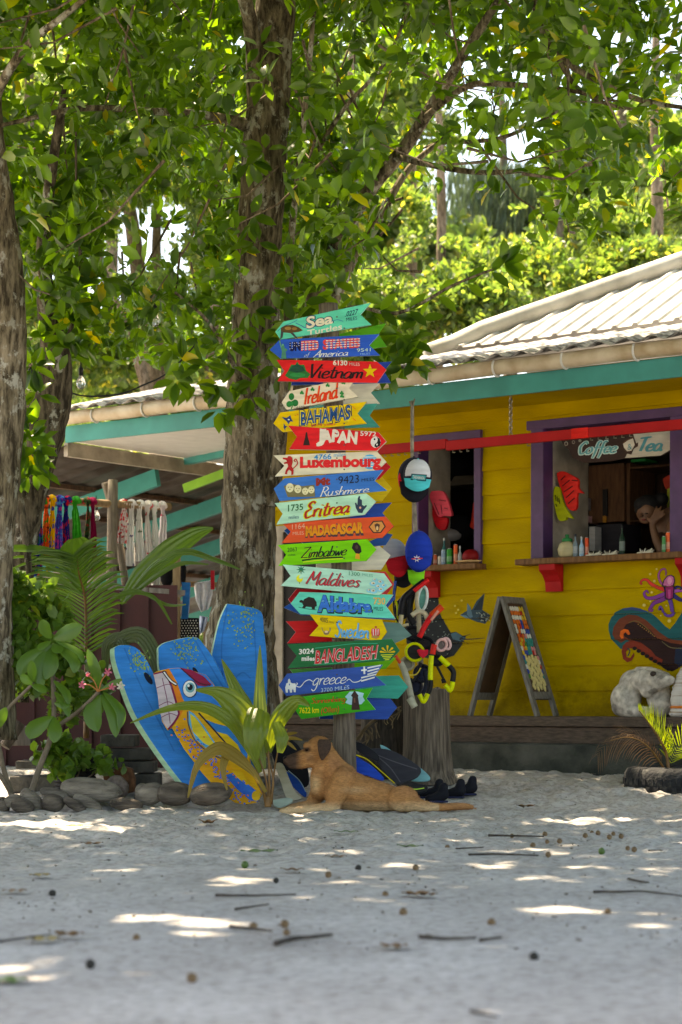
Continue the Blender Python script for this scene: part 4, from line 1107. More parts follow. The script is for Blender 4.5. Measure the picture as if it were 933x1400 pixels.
# 12 maldives
s, f = sign(11, 'pale mint arrow sign lettered Maldives in thin red script', zp(Z2, [(110, 460), (680, 510), (725, 575), (655, 632), (98, 580), (155, 525)]), (150, 200, 180), edge=(200, 225, 212))
f.letter('lettering_outline', 'Maldives', zq(ZD, 238, 248, 344, 612, 276, 368), PC((80, 90, 90)), s, 'S', weight=0.24, lift=0.0009, shear=0.4)
f.letter('lettering', 'Maldives', zq(ZD, 234, 244, 340, 606, 270, 362), PC((160, 18, 36)), s, 'S', weight=0.22, lift=0.0016, shear=0.4)
f.letter('distance', '1300', zq(ZD, 528, 250, 278, 600, 258, 284), PC((40, 110, 80)), s)
f.letter('distance', 'MILES', zq(ZD, 618, 264, 282, 688, 272, 290), PC((70, 140, 120)), s)
it = [((12, 100, 70), zp(ZD, star(206, 240, 34, 12, 8))), ((90, 110, 60), zp(ZD, stroke([(206, 244), (204, 262)], 6))), ((206, 206, 40), zp(ZD, el(196, 300, 22, 25))), ((150, 200, 180), zp(ZD, el(204, 290, 12, 12))), ((90, 110, 50), zp(ZD, stroke([(196, 324), (196, 336)], 5)))]
for (x, y, r) in ((664, 376, 18), (690, 330, 22), (736, 320, 20), (722, 350, 18), (690, 380, 22), (740, 370, 20), (760, 344, 16), (700, 306, 14)): it += [((110, 180, 196), zp(ZD, el(x + 3, y + 4, r * 1.25, r * .8))), ((206, 200, 170), zp(ZD, el(x, y, r * .62, r * .42))), ((90, 90, 70), zp(ZD, el(x + 3, y + 2, r * .3, r * .2, 8)))]
f.shapes('emblem', it, s)
# 13 aldabra
s, f = sign(12, 'turquoise arrow sign lettered Aldabra with a black tortoise', zp(Z2, [(205, 615), (733, 630), (688, 690), (745, 765), (210, 740), (155, 680)]), (62, 170, 150), edge=(220, 225, 220))
f.letter('lettering_outline', 'Aldabra', zq(ZD, 312, 402, 534, 688, 446, 544), PC((20, 50, 44)), s, bold=0.09, lift=0.0009)
f.letter('lettering', 'Aldabra', zq(ZD, 318, 404, 526, 680, 448, 530), PC((28, 92, 170)), s, bold=0.05, lift=0.0016)
f.shapes('lettering_highlight', [((120, 190, 215), zp(ZD, stroke([(x, 452 + k * 5), (x + 16, 449 + k * 5)], 5))) for k, x in enumerate((344, 388, 424, 476, 522, 566, 606, 646))] + [((70, 130, 40), zp(ZD, stroke([(x, 514), (x + 18, 512)], 7))) for x in (326, 390, 426, 480, 530, 576, 620, 656)], s, lift=0.0024)
f.letter('distance', '730', zq(ZD, 692, 426, 474, 772, 428, 476), PC((216, 176, 100)), s, bold=0.03)
f.letter('distance', 'MILES', zq(ZD, 694, 488, 514, 756, 490, 516), PC((16, 50, 50)), s)
f.shapes('emblem', [((28, 24, 20), zp(ZD, [(214, 468), (226, 438), (258, 422), (292, 430), (310, 458), (312, 484), (300, 490), (298, 508), (280, 506), (276, 492), (240, 488), (232, 500), (212, 496), (222, 480)])), ((28, 24, 20), zp(ZD, [(194, 450), (208, 442), (226, 452), (226, 470), (208, 462), (196, 460)])), ((20, 80, 70), zp(ZD, stroke([(190, 492), (250, 504), (310, 510)], 4)))], s)
# 14 sweden
s, f = sign(13, 'bright yellow arrow sign lettered Sweden in light blue script', zp(Z2, [(262, 740), (668, 770), (697, 840), (660, 890), (260, 862), (312, 805)]), (230, 198, 14), edge=(150, 118, 10), dd=0.004)
f.letter('lettering_outline', 'Sweden', zq(ZE, 430, 88, 206, 664, 112, 218), PC((60, 100, 140)), s, 'S', weight=0.34, lift=0.0009, shear=0.12)
f.letter('lettering', 'Sweden', zq(ZE, 432, 86, 202, 660, 110, 214), PC((84, 160, 206)), s, 'S', weight=0.30, lift=0.0016, shear=0.12)
f.letter('distance', '4005', zq(ZE, 332, 66, 98, 386, 74, 106), PC((60, 50, 30)), s)
f.letter('distance', 'MILES', zq(ZE, 394, 94, 106, 428, 100, 112), PC((90, 80, 30)), s)
f.shapes('emblem', [((128, 110, 70), zp(ZE, stroke([(346, 136), (354, 162), (376, 176), (398, 162), (402, 138)], (5, 9)))), ((110, 92, 64), zp(ZE, el(376, 172, 20, 15))), ((206, 180, 140), zp(ZE, el(376, 166, 12, 7))), ((196, 60, 60), zp(ZE, [(680, 144), (732, 144), (736, 186), (712, 214), (684, 204), (676, 170)])), ((235, 225, 220), zp(ZE, stroke([(690, 148), (692, 190)], 6))), ((235, 225, 220), zp(ZE, stroke([(708, 146), (708, 196)], 6))), ((235, 225, 220), zp(ZE, stroke([(724, 148), (722, 186)], 5))), ((140, 110, 60), zp(ZE, el(704, 200, 26, 10))), ((150, 40, 40), zp(ZE, el(708, 134, 8, 6)))], s)
# 15 bangladesh
s, f = sign(14, 'dark green arrow sign lettered Bangladesh in white and red', zp(Z2, [(135, 910), (725, 880), (768, 945), (715, 1000), (137, 1045), (190, 975)]), (8, 84, 46), edge=(40, 120, 80))
f.letter('lettering_outline', 'BANGLADESH', zq(ZE, 296, 288, 384, 724, 256, 350), PC((225, 190, 190)), s, bold=0.045, shear=0.22, lift=0.0009, wob=0.04)
f.letter('lettering', 'BANGLADESH', zq(ZE, 300, 288, 380, 720, 256, 346), PC((168, 30, 34)), s, bold=0.012, shear=0.22, lift=0.0017, wob=0.04)
f.letter('distance', '3024', zq(ZE, 192, 282, 318, 292, 276, 312), PC((230, 232, 222)), s, bold=0.03)
f.letter('distance', 'miles', zq(ZE, 210, 328, 362, 298, 330, 360), PC((230, 232, 222)), s, bold=0.03)
f.shapes('emblem', [((20, 130, 96), zp(ZE, stroke([(300, 276), (420, 262), (560, 246), (720, 244)], 5))), ((20, 130, 96), zp(ZE, stroke([(290, 386), (420, 378), (600, 362), (730, 350)], 5)))] + [((228, 190, 24), zp(ZE, [(786, 306), (786 + 46 * math.cos(a) - 7 * math.sin(a), 306 - 46 * math.sin(a) - 7 * math.cos(a)), (786 + 54 * math.cos(a), 306 - 50 * math.sin(a)), (786 + 46 * math.cos(a) + 7 * math.sin(a), 306 - 46 * math.sin(a) + 7 * math.cos(a))])) for a in (0.15, 0.75, 1.57, 2.4, 3.0)] + [((180, 190, 40), zp(ZE, stroke([(742 + k * 9, 322 + k * 11), (826 - k * 9, 318 + k * 11)], 5))) for k in range(4)], s)
# 16 greece
s, f = sign(15, 'blue arrow sign lettered greece with a white chapel and flag', zp(Z2, [(135, 1075), (672, 1025), (628, 1085), (692, 1140), (130, 1200), (87, 1140)]), (30, 66, 134), edge=(90, 140, 210))
f.letter('lettering', 'greece', zq(ZE, 274, 478, 566, 512, 468, 548), PC((232, 236, 232)), s, 'S', weight=0.17, shear=0.35)
f.letter('distance', '3700 MILES', zq(ZE, 340, 546, 572, 530, 524, 552), PC((170, 196, 220)), s)
it = [((226, 232, 232), zp(ZE, stroke([(170, 528), (200, 536), (232, 500), (262, 488), (284, 500)], 5))), ((226, 232, 232), zp(ZE, stroke([(512, 496), (530, 484), (556, 504), (590, 500), (612, 486)], 5))),
      ((226, 232, 232), zp(ZE, [(100, 540), (108, 512), (118, 508), (118, 492), (126, 480), (134, 492), (136, 506), (150, 512), (168, 512), (172, 528), (170, 572), (158, 572), (154, 552), (146, 554), (146, 574), (132, 574), (128, 552), (118, 552), (118, 574), (104, 574)])), ((30, 66, 134), zp(ZE, el(128, 520, 4, 7, 8))), ((226, 232, 232), zp(ZE, stroke([(170, 526), (182, 516), (176, 508)], 5)))]
for k in range(5):
    it.append(((226, 232, 232), zp(ZE, [(610 if k > 2 else 652, 404 + k * 22), (742 - k * 10, 386 + k * 20), (740 - k * 10, 396 + k * 20), (610 if k > 2 else 652, 414 + k * 22)])))
it += [((226, 232, 232), zp(ZE, [(610, 420), (648, 416), (648, 426), (610, 430)])), ((226, 232, 232), zp(ZE, [(624, 398), (636, 398), (638, 450), (626, 450)]))]
f.shapes('emblem', it, s)
# 17 sonnenberg
s, f = sign(16, 'bright green arrow sign lettered Sonnenberg at the foot of the stack', zp(Z2, [(215, 1205), (615, 1155), (580, 1215), (632, 1278), (215, 1330), (170, 1265)]), (28, 132, 18), edge=(120, 205, 80))
f.letter('lettering', 'Sonnenberg', zq(ZG, 190, 120, 190, 482, 96, 170), PC((168, 44, 20)), s, 'S', weight=0.22, shear=0.1)
f.letter('lettering', '(Ollen)', zq(ZG, 276, 202, 268, 428, 184, 254), PC((176, 40, 22)), s, 'B', bold=0.0, shear=0.1)
f.letter('distance', '7622 km', zq(ZG, 90, 202, 252, 258, 194, 248), PC((216, 206, 30)), s, bold=0.02)
f.shapes('emblem', [((130, 170, 180), zp(ZG, [(480, 110), (520, 66), (580, 64), (640, 80), (630, 110), (648, 140), (620, 172), (560, 180), (520, 176), (482, 160), (500, 130)])), ((48, 30, 28), zp(ZG, [(530, 100), (560, 54), (594, 100), (590, 112), (606, 220), (534, 222), (542, 112)])), ((90, 60, 50), zp(ZG, [(552, 120), (566, 118), (568, 160), (554, 160)]))], s)

# ---- the boards nailed to the far side of the post
BG = 'plain boards on the far side of the post'
def back(label, Z, pts, rgb, k=0, yaw=-0.12):
    board('arrow_sign', label, zp(Z, pts), rgb, 12.10 + 0.012 * (k % 3), yaw, BG)
back('plain green board end behind the Sea Turtles sign', Z1, [(200, 330), (785, 195), (735, 265), (790, 345), (200, 420)], (62, 138, 24), 0)
back('plain dark blue notched board end behind the Vietnam sign', Z1, [(200, 470), (822, 440), (770, 500), (815, 575), (180, 590)], (18, 56, 140), 1)
back('plain white notched board end behind the Ireland sign', Z1, [(330, 600), (750, 572), (688, 640), (745, 708), (330, 715)], (190, 188, 170), 2)
back('plain teal notched board end behind the Bahamas sign', Z1, [(300, 740), (730, 706), (680, 785), (745, 858), (300, 870)], (40, 130, 118), 0)
back('plain red arrow tip behind the Luxembourg sign', Z1, [(400, 1070), (760, 1060), (815, 1112), (740, 1192), (400, 1180)], (170, 20, 28), 1)
back('plain yellow arrow tip behind the Mt Rushmore sign', Z1, [(400, 1180), (762, 1178), (822, 1250), (758, 1332), (400, 1320)], (206, 176, 24), 2)
back('plain blue notched board end behind the Eritrea sign', Z2, [(300, 140), (725, 112), (672, 170), (722, 232), (300, 240)], (16, 60, 138), 0)
back('plain blue arrow end under the Madagascar sign', Z2, [(118, 268), (160, 240), (600, 330), (700, 285), (730, 292), (690, 352), (300, 380), (150, 300)], (16, 66, 130), 1)
back('plain off-white arrow tip behind the Zimbabwe sign', Z2, [(300, 440), (655, 355), (718, 408), (665, 490), (300, 500)], (196, 194, 176), 2)
back('plain red arrow tip behind the Maldives sign', Z2, [(300, 500), (690, 500), (738, 572), (690, 640), (300, 600)], (178, 40, 40), 0)
back('plain maroon board end between the Maldives and Aldabra signs', Z2, [(142, 656), (190, 596), (500, 610), (500, 690), (160, 680)], (140, 18, 26), 1)
back('plain deep blue board whose tip shows left of the Aldabra sign', Z2, [(116, 702), (165, 672), (700, 640), (745, 650), (700, 705), (742, 772), (215, 745)], (18, 70, 140), 2)
back('plain red notched board showing left of the Sweden sign', Z2, [(130, 780), (300, 775), (460, 800), (460, 890), (135, 905), (185, 840)], (178, 22, 26), 0)
back('plain grey-green board end right of the Sweden sign', Z2, [(500, 770), (770, 790), (836, 860), (740, 905), (500, 890)], (84, 116, 110), 1)
back('plain bright green board end under the Bangladesh sign', Z2, [(400, 1010), (750, 985), (690, 1048), (400, 1060)], (80, 156, 20), 2)
back('plain sea green arrow tip right of the greece sign', Z2, [(420, 1095), (765, 1085), (818, 1150), (760, 1216), (420, 1205)], (20, 134, 118), 0, -0.2)
back('plain deep blue arrow tip right of the Sonnenberg sign', Z2, [(320, 1240), (590, 1203), (705, 1200), (755, 1265), (700, 1332), (320, 1330)], (20, 62, 138), 1, -0.2)
back('plain green board edge just above the greece sign', Z2, [(150, 1050), (480, 1035), (480, 1110), (200, 1110)], (60, 130, 60), 2)
# ================================================================ builders for the yard
def scl(Z): return abs(Z(1, 0)[0] - Z(0, 0)[0])          # photo px per zoom px
def cut(name, pts, rgb, face, parent=None, thick=0.02, off=None, edge=None, bevel=0.0, rough=0.5):
    fr = [face.pt(x, y) for x, y in pts]
    o = Vector(off) if off is not None else -face.n * thick
    mb = MB(); mb.prism(fr, [q + o for q in fr], 0, 1)
    return mb.build(name, [PC(rgb, rough=rough), PC(edge or rgb, rough=rough)], parent, bevel=bevel)
def ptube(pts, r, d=None, n=6, seg=10, mb=None, mi=0, **k):
    """tube through photo pixels (px, py[, depth]) with radius r (m) or list"""
    s = spline([(p[0], p[1], p[2] if len(p) > 2 else d) for p in pts], n)
    mb = mb or MB()
    if hasattr(r, '__len__'): r = list(np.interp(np.linspace(0, 1, len(s)), np.linspace(0, 1, len(r)), r))
    mb.tube([P(*q) for q in s], r, seg, mi, **k)
    return mb
def blade(pts, wd, mb, nseg=14, pleat=0.10, fold=0.25, npl=8, jag=0.0, twist=0.0):
    """a pleated leaf blade along (px, py, depth) points; wd: widths in photo px along it"""
    s = spline(pts, max(2, nseg // (len(pts) - 1)))
    n = len(s); q = [P(*a) for a in s]
    ws_ = np.interp(np.linspace(0, 1, n), np.linspace(0, 1, len(wd)), wd)
    rows = []
    for i in range(n):
        d = (q[min(i + 1, n - 1)] - q[max(i - 1, 0)]).normalized()
        view = Vector((0.25, -1, 0.35)).normalized()
        x = d.cross(view); x = x.normalized() if x.length > 1e-3 else Vector((1, 0, 0))
        z = x.cross(d).normalized()
        if twist:
            R = Matrix.Rotation(twist * i / n, 3, d); x, z = R @ x, R @ z
        h = ws_[i] / 2 / F * s[i][2]
        if jag: h *= 1 + jag * random.uniform(-1, 1)
        row = []
        for k in range(npl + 1):
            t_ = -1 + 2 * k / npl
            row.append(q[i] + x * (h * t_) + z * (h * (-fold * abs(t_) + pleat * (0.5 if k % 2 else -0.5))))
        rows.append(row)
    mb.sheet(rows)
    return mb
def frond(rach, n, lens, mb, side=(1, -1), ang=0.9, droop=0.35, wd=0.018, t0=0.15, seed=0, stem=None, yv=0.25):
    """pinnate leaf: leaflets (length px lens base->tip) either side of a rachis of (px, py, depth)"""
    rd = random.Random(seed)
    s = spline(rach, 12); q = [P(*a) for a in s]; N_ = len(q)
    for i in range(n):
        tt = t0 + (1 - t0) * i / (n - 1)
        f_ = tt * (N_ - 1); a = int(min(f_, N_ - 2)); b = q[a].lerp(q[a + 1], f_ - a)
        d = (q[min(a + 2, N_ - 1)] - q[max(a - 1, 0)]).normalized()
        L_ = np.interp(tt, np.linspace(0, 1, len(lens)), lens) / F * s[a][2]
        for sd in side:
            x = d.cross(Vector((0, -1, 0))).normalized() * sd
            dr = (d * math.cos(ang) + x * math.sin(ang) + Vector((0, rd.uniform(-yv, yv), 0))).normalized()
            nrm = dr.cross(d).normalized()
            ll = L_ * rd.uniform(0.85, 1.1)
            w_ = wd * rd.uniform(0.8, 1.15)
            cx_ = d * w_ / 2
            p0 = b; p1 = b + dr * ll * 0.4 + Vector((0, 0, -droop * ll * 0.10)); p2 = b + dr * ll * 0.75 + Vector((0, 0, -droop * ll * 0.36)); p3 = b + dr * ll + Vector((0, 0, -droop * ll * 0.75))
            up = nrm * w_ * 0.25
            mb.add([p0 - cx_ * .5, p0 + up * .3, p0 + cx_ * .5, p1 - cx_, p1 + up, p1 + cx_, p2 - cx_ * .85, p2 + up, p2 + cx_ * .85, p3],
                   [(0, 1, 4, 3), (1, 2, 5, 4), (3, 4, 7, 6), (4, 5, 8, 7), (6, 7, 9), (7, 8, 9)])
    return mb
def blob(parts, name, m, parent=None, vox=0.012, smooth=6, origin=None, colfun=None):
    """one continuous organic surface from balls and tapered limbs"""
    mb = MB()
    for p in parts:
        if p[0] == 'b': mb.ball(p[1], p[2], 20, 14, R=p[3] if len(p) > 3 else None)
        else:
            pts, rr = p[1], p[2]
            s = spline([tuple(a) + (r,) for a, r in zip(pts, rr)], 5)
            mb.tube([a[:3] for a in s], [a[3] for a in s], 14, flat=p[3] if len(p) > 3 else None)
            for a in (s[0], s[-1]): mb.ball(a[:3], a[3], 14, 10)
    o = mb.build(name, m, parent, origin=origin)
    r_ = o.modifiers.new('remesh', 'REMESH'); r_.mode = 'VOXEL'; r_.voxel_size = vox; r_.use_smooth_shade = True
    sm_ = o.modifiers.new('smooth', 'SMOOTH'); sm_.factor = 0.5; sm_.iterations = smooth
    dg = bpy.context.evaluated_depsgraph_get()
    me = bpy.data.meshes.new_from_object(o.evaluated_get(dg))
    o.modifiers.clear(); o.data = me
    me.polygons.foreach_set('use_smooth', [True] * len(me.polygons))
    if colfun:
        off = worigin(o)
        at_ = me.color_attributes.new('coat', 'FLOAT_COLOR', 'POINT')
        at_.data.foreach_set('color', np.array([(*colfun(v.co + off), 1.0) for v in me.vertices], np.float32).ravel())
    return o
def attr_mat(name, attr='coat', rough=0.8, nscale=60, namt=0.35, stretch=(1, 1, 1), bump=0.3):
    m = bpy.data.materials.new(name); m.use_nodes = True
    N = m.node_tree.nodes; L = m.node_tree.links; b = N['Principled BSDF']
    b.inputs['Roughness'].default_value = rough; b.inputs['Specular IOR Level'].default_value = 0.2
    a = N.new('ShaderNodeAttribute'); a.attribute_name = attr
    tc = N.new('ShaderNodeTexCoord'); mp = N.new('ShaderNodeMapping'); mp.inputs['Scale'].default_value = stretch
    L.new(tc.outputs['Object'], mp.inputs[0])
    n = N.new('ShaderNodeTexNoise'); n.inputs['Scale'].default_value = nscale; n.inputs['Detail'].default_value = 6; L.new(mp.outputs[0], n.inputs['Vector'])
    r = N.new('ShaderNodeValToRGB'); r.color_ramp.elements[0].position = 0.3; r.color_ramp.elements[1].position = 0.7
    r.color_ramp.elements[0].color = (1 - namt,) * 3 + (1,); r.color_ramp.elements[1].color = (1 + namt * .4,) * 3 + (1,)
    L.new(n.outputs[0], r.inputs[0])
    mx = N.new('ShaderNodeMix'); mx.data_type = 'RGBA'; mx.blend_type = 'MULTIPLY'; mx.inputs[0].default_value = 1
    L.new(a.outputs['Color'], mx.inputs[6]); L.new(r.outputs[0], mx.inputs[7]); L.new(mx.outputs[2], b.inputs['Base Color'])
    bp = N.new('ShaderNodeBump'); bp.inputs['Strength'].default_value = bump; bp.inputs['Distance'].default_value = 0.006
    L.new(n.outputs[0], bp.inputs['Height']); L.new(bp.outputs[0], b.inputs['Normal'])
    return m

# ================================================================ body boards
Z5 = lambda x, y: (150 + x / 3.732, 815 + y / 3.732)
def bodyboard(label, D, yaw, pts, speck, off, lines, plug=None):
    t_ = thing('bodyboard', label, 'body board', tuple(P(*Z5(*pts[len(pts) // 2]), D)), 'blue body boards leaning by the tree')
    f = Face((Z5(*pts[0])[0], Z5(*pts[0])[1]), D, yaw, 0.22)
    sm_pts = [tuple(q) for q in spline(zp(Z5, pts + [pts[0]]), 4)][:-1]
    cut('board', sm_pts, (16, 106, 176), f, t_, off=off, edge=(150, 190, 160), bevel=0.006, rough=0.35)
    it = []
    rd = random.Random(int(pts[0][0]))
    for k in range(90):
        a, b_ = rd.gauss(0, .42), rd.gauss(0, .45)
        x, y = speck[0] + a * speck[2], speck[1] + b_ * speck[3] + 0.35 * a * speck[3] * speck[4]
        r = rd.uniform(1.6, 4.2)
        it.append(((112, 142, 60), zp(Z5, el(x, y, r * 1.6, r, 6, rd.uniform(0, 3)))))
    f.shapes('speckle_print', it, t_, lift=0.0010)
    f.shapes('channel_shade', [((14, 92, 160), zp(Z5, stroke(l, 7))) for l in lines], t_, lift=0.0006)  # grooves drawn flat as darker strokes, their shade put into the colour
    if plug: f.shapes('plug', [((8, 20, 40), zp(Z5, el(*plug, rot=1.0)))], t_, lift=0.0014)
    return t_
bodyboard('upright blue body board standing tallest against the big tree trunk', 12.35, 0.10, [(600, 38), (690, 52), (775, 80), (790, 180), (803, 300), (806, 460), (800, 640), (770, 820), (640, 800), (560, 560), (525, 330), (530, 260), (560, 130)], (700, 150, 90, 130, 0.1), (-0.012, 0.045, 0.0), [[(600, 60), (572, 250), (580, 480)], [(735, 130), (748, 330), (750, 560)], [(640, 420), (680, 390), (720, 420)]])
bodyboard('middle blue body board half hidden by the painted fish board', 12.2, 0.12, [(248, 265), (290, 235), (430, 208), (485, 250), (545, 340), (615, 480), (700, 620), (780, 800), (720, 930), (600, 860), (430, 690), (310, 520), (256, 390)], (395, 290, 95, 85, 0.0), (-0.015, 0.045, 0.0), [[(330, 250), (440, 420), (560, 600)], [(440, 230), (540, 400), (640, 560)]], (440, 385, 26, 10))
bodyboard('leftmost blue body board leaning with its pale green rail showing', 12.0, -0.15, [(25, 262), (60, 248), (130, 258), (185, 315), (245, 430), (330, 590), (430, 780), (530, 960), (520, 1040), (440, 1020), (360, 940), (240, 780), (130, 605), (58, 420), (28, 320)], (150, 330, 60, 70, 0.8), (-0.034, 0.04, -0.012), [[(75, 265), (170, 480), (330, 790)], [(130, 275), (240, 470), (400, 800)]], (198, 420, 36, 14))
# the painted fish board
fb = thing('fish_board', 'body board painted as a yellow and blue parrotfish with a grey beak', 'body board', tuple(P(*Z5(720, 1060), 11.9)))
f = Face(Z5(300, 370), 11.93, 0.05, 0.22)
fo = [(222, 395), (240, 384), (300, 370), (350, 366), (420, 380), (490, 402), (530, 450), (570, 540), (650, 670), (712, 780), (716, 840), (740, 930), (780, 1010), (750, 1055), (690, 1064), (640, 1055), (560, 1000), (470, 900), (380, 780), (318, 672), (296, 686), (268, 640), (248, 520), (236, 440)]
cut('board', zp(Z5, fo), (230, 176, 28), f, fb, off=(0.0, 0.05, 0), edge=(225, 140, 30), bevel=0.004, rough=0.35)
sh = [((244, 178, 34), [(385, 560), (430, 640), (520, 760), (600, 850), (700, 950), (775, 1012), (740, 1056), (640, 1052), (470, 898), (340, 700), (355, 600)]),
      ((22, 104, 178), [(305, 372), (350, 368), (420, 382), (490, 404), (528, 450), (570, 542), (648, 672), (708, 782), (700, 836), (640, 800), (560, 720), (480, 620), (440, 560), (400, 566), (372, 520), (345, 440)]),
      ((230, 130, 34), [(287, 374), (305, 372), (345, 446), (385, 560), (360, 620), (345, 560), (320, 460)]),
      ((236, 200, 40), [(455, 590), (500, 586), (560, 616), (620, 655), (610, 668), (540, 650), (490, 630)]), ((236, 200, 40), [(540, 690), (600, 706), (655, 760), (684, 826), (640, 806), (590, 760)]),
      ((40, 26, 40), stroke([(455, 596), (540, 690), (640, 800), (700, 840)], 8)), ((70, 150, 190), [(404, 584), (430, 600), (480, 660), (560, 780), (584, 826), (520, 800), (440, 730), (404, 650)]), ((226, 206, 60), [(410, 600), (440, 620), (490, 690), (560, 790), (480, 750), (424, 690)]),
      ((60, 60, 70), stroke([(398, 590), (404, 660), (440, 740), (520, 806), (590, 836)], 6)),
      ((160, 150, 156), [(226, 398), (284, 384), (316, 460), (350, 580), (352, 608), (328, 648), (300, 680), (276, 650), (256, 590), (246, 500)]),
      ((104, 24, 56), stroke([(284, 384), (316, 460), (350, 580), (352, 608), (328, 648), (300, 680)], 10)), ((104, 24, 56), stroke([(226, 398), (284, 384)], 8)), ((110, 70, 90), stroke([(240, 470), (300, 450), (320, 470)], 4)), ((110, 70, 90), stroke([(252, 560), (300, 540), (342, 560)], 4)), ((110, 70, 90), stroke([(264, 620), (310, 600), (346, 612)], 4)), ((110, 70, 90), stroke([(270, 420), (296, 540), (310, 650)], 4)),
      ((24, 24, 30), stroke([(275, 385), (310, 430), (345, 455)], 16)), ((235, 235, 235), stroke([(278, 388), (312, 432), (342, 452)], 7)),
      ((112, 20, 52), [(360, 366), (420, 378), (480, 410), (522, 452), (490, 462), (452, 458), (424, 424), (390, 392)]), ((60, 16, 34), stroke([(366, 370), (450, 440), (516, 456)], 6)),
      ((20, 40, 70), el(411, 474, 38, 46)), ((232, 236, 236), el(410, 474, 34, 42)), ((80, 130, 140), el(412, 468, 24, 26)), ((14, 18, 24), el(412, 466, 14, 16)), ((240, 240, 240), el(404, 458, 6, 7)),
      ((24, 90, 170), [(590, 915), (640, 900), (700, 955), (772, 1012), (756, 1050), (715, 1040), (650, 985)]), ((236, 190, 36), [(620, 890), (680, 900), (712, 960), (700, 965), (650, 925)]), ((236, 190, 36), el(748, 1020, 22, 26))]
rd = random.Random(4)
for k in range(170):
    tt = rd.random(); x = 330 + 360 * tt; y = 690 + 350 * tt + rd.gauss(0, 26) - 10; x += rd.gauss(14, 20)
    sh.append((((24, 84, 176), (214, 120, 40))[k % 4 == 0], [(x, y), (x + 9, y + 2), (x + 8, y + 9), (x - 1, y + 7)]))
for (x, y) in ((500, 830), (525, 850), (545, 890), (580, 920), (600, 950)): sh.append(((24, 84, 176), stroke([(x - 12, y), (x, y - 12), (x + 10, y), (x, y + 10)], 5)))
f.shapes('fish_painting', [(c, zp(Z5, p)) for c, p in sh], fb, lift=0.0008)

# ================================================================ young coconut palm in front of the boards
PALM = leaf_mat('young_palm_leaf', (0.09, 0.15, 0.014), (0.16, 0.22, 0.02), (0.28, 0.22, 0.03), rough=0.4, tr=0.32, trcol=(2.6, 2.2, 1.0))
PALMD = leaf_mat('dry_palm_leaf', (0.22, 0.15, 0.02), (0.26, 0.19, 0.03), rough=0.6, tr=0.25, trcol=(2, 1.7, 1))
FROND = leaf_mat('green_frond', (0.042, 0.098, 0.014), (0.08, 0.15, 0.022), rough=0.33, tr=0.35, trcol=(3, 2.8, 1))
STEM = mat('orange_palm_stem', (0.24, 0.12, 0.03), 0.5, 0.2, 20)
def z5(pts, d0): return [(*Z5(x, y), d0 + dz) for x, y, dz in pts]
yp = thing('coconut_seedling', 'young coconut palm with broad unsplit leaves in front of the painted fish board', 'palm', tuple(P(367, 1100, 11.62)))
for i, (pts, wd, nm) in enumerate([
    ([(772, 900, 0), (700, 760, -.05), (610, 630, -.1), (470, 560, -.15), (300, 572, -.2), (105, 648, -.25)], [6, 10, 16, 19, 14, 8, 1], PALM),
    ([(790, 880, 0), (735, 690, 0), (655, 560, -.05), (550, 490, -.1), (440, 478, -.15)], [6, 24, 40, 34, 14, 3], PALM),
    ([(800, 820, .05), (775, 640, .05), (768, 480, .08), (768, 252, .1)], [6, 18, 20, 12, 1], PALM),
    ([(772, 820, .05), (715, 620, .08), (650, 480, .1), (572, 320, .15)], [6, 20, 25, 15, 1], PALM),
    ([(770, 575, -.1), (752, 660, -.2), (740, 750, -.22), (748, 835, -.2)], [30, 36, 34, 24, 6], PALM),
    ([(815, 800, 0), (835, 690, -.05), (890, 590, -.1), (960, 530, -.15), (1020, 560, -.2)], [6, 22, 24, 16, 3], PALM),
    ([(850, 640, -.1), (880, 720, -.15), (870, 800, -.15)], [14, 20, 8], PALM),
    ([(800, 1000, -.05), (720, 880, -.1), (610, 790, -.15), (540, 780, -.2), (450, 860, -.25), (400, 1030, -.25)], [5, 9, 20, 21, 16, 9, 2], PALMD),
    ([(600, 800, -.12), (580, 880, -.16), (600, 990, -.16)], [14, 9, 2], PALMD)]):
    mb = MB(); blade(z5(pts, 11.62), wd, mb, 20, jag=0.03); mb.build('leaf', nm, yp, smooth=False)
mb = MB()
for pts in ([(812, 1062, 0), (800, 940, 0), (765, 830, 0)], [(806, 1062, 0), (770, 940, 0), (690, 740, 0)], [(818, 1062, 0), (815, 900, 0), (810, 760, 0)], [(820, 1062, 0), (835, 930, 0), (800, 800, .04)], [(800, 1060, 0), (760, 940, -.05), (640, 850, -.1)]):
    ptube(z5(pts, 11.62), [0.010, 0.006, 0.004], mb=mb, seg=7)
ptube(z5([(808, 1075, 0), (808, 1020, 0)], 11.62), [0.022, 0.016], mb=mb)
mb.build('stem', STEM, yp, smooth=True)
yp2 = thing('coconut_seedling', 'small pale yellowish palm sprout between the young palm and the dog', 'palm', tuple(P(378, 1100, 11.7)))
mb = MB()
for a, L_ in ((2.6, 60), (2.1, 90), (1.6, 80), (1.1, 90), (0.6, 110), (0.2, 120), (-0.3, 90)):
    blade([(*Z5(868, 745), 11.7), (*Z5(868 + L_ * .5 * math.cos(a), 745 - L_ * .5 * math.sin(a) - 10), 11.66), (*Z5(868 + L_ * math.cos(a), 745 - L_ * math.sin(a) + 14), 11.62)], [2, 6, 5, 1], mb, 8)
mb.build('leaf', PALMD, yp2)
mb = ptube(z5([(826, 1062, 0), (840, 900, 0), (868, 745, 0)], 11.7), [0.007, 0.004], seg=7); mb.build('stem', STEM, yp2, smooth=True)

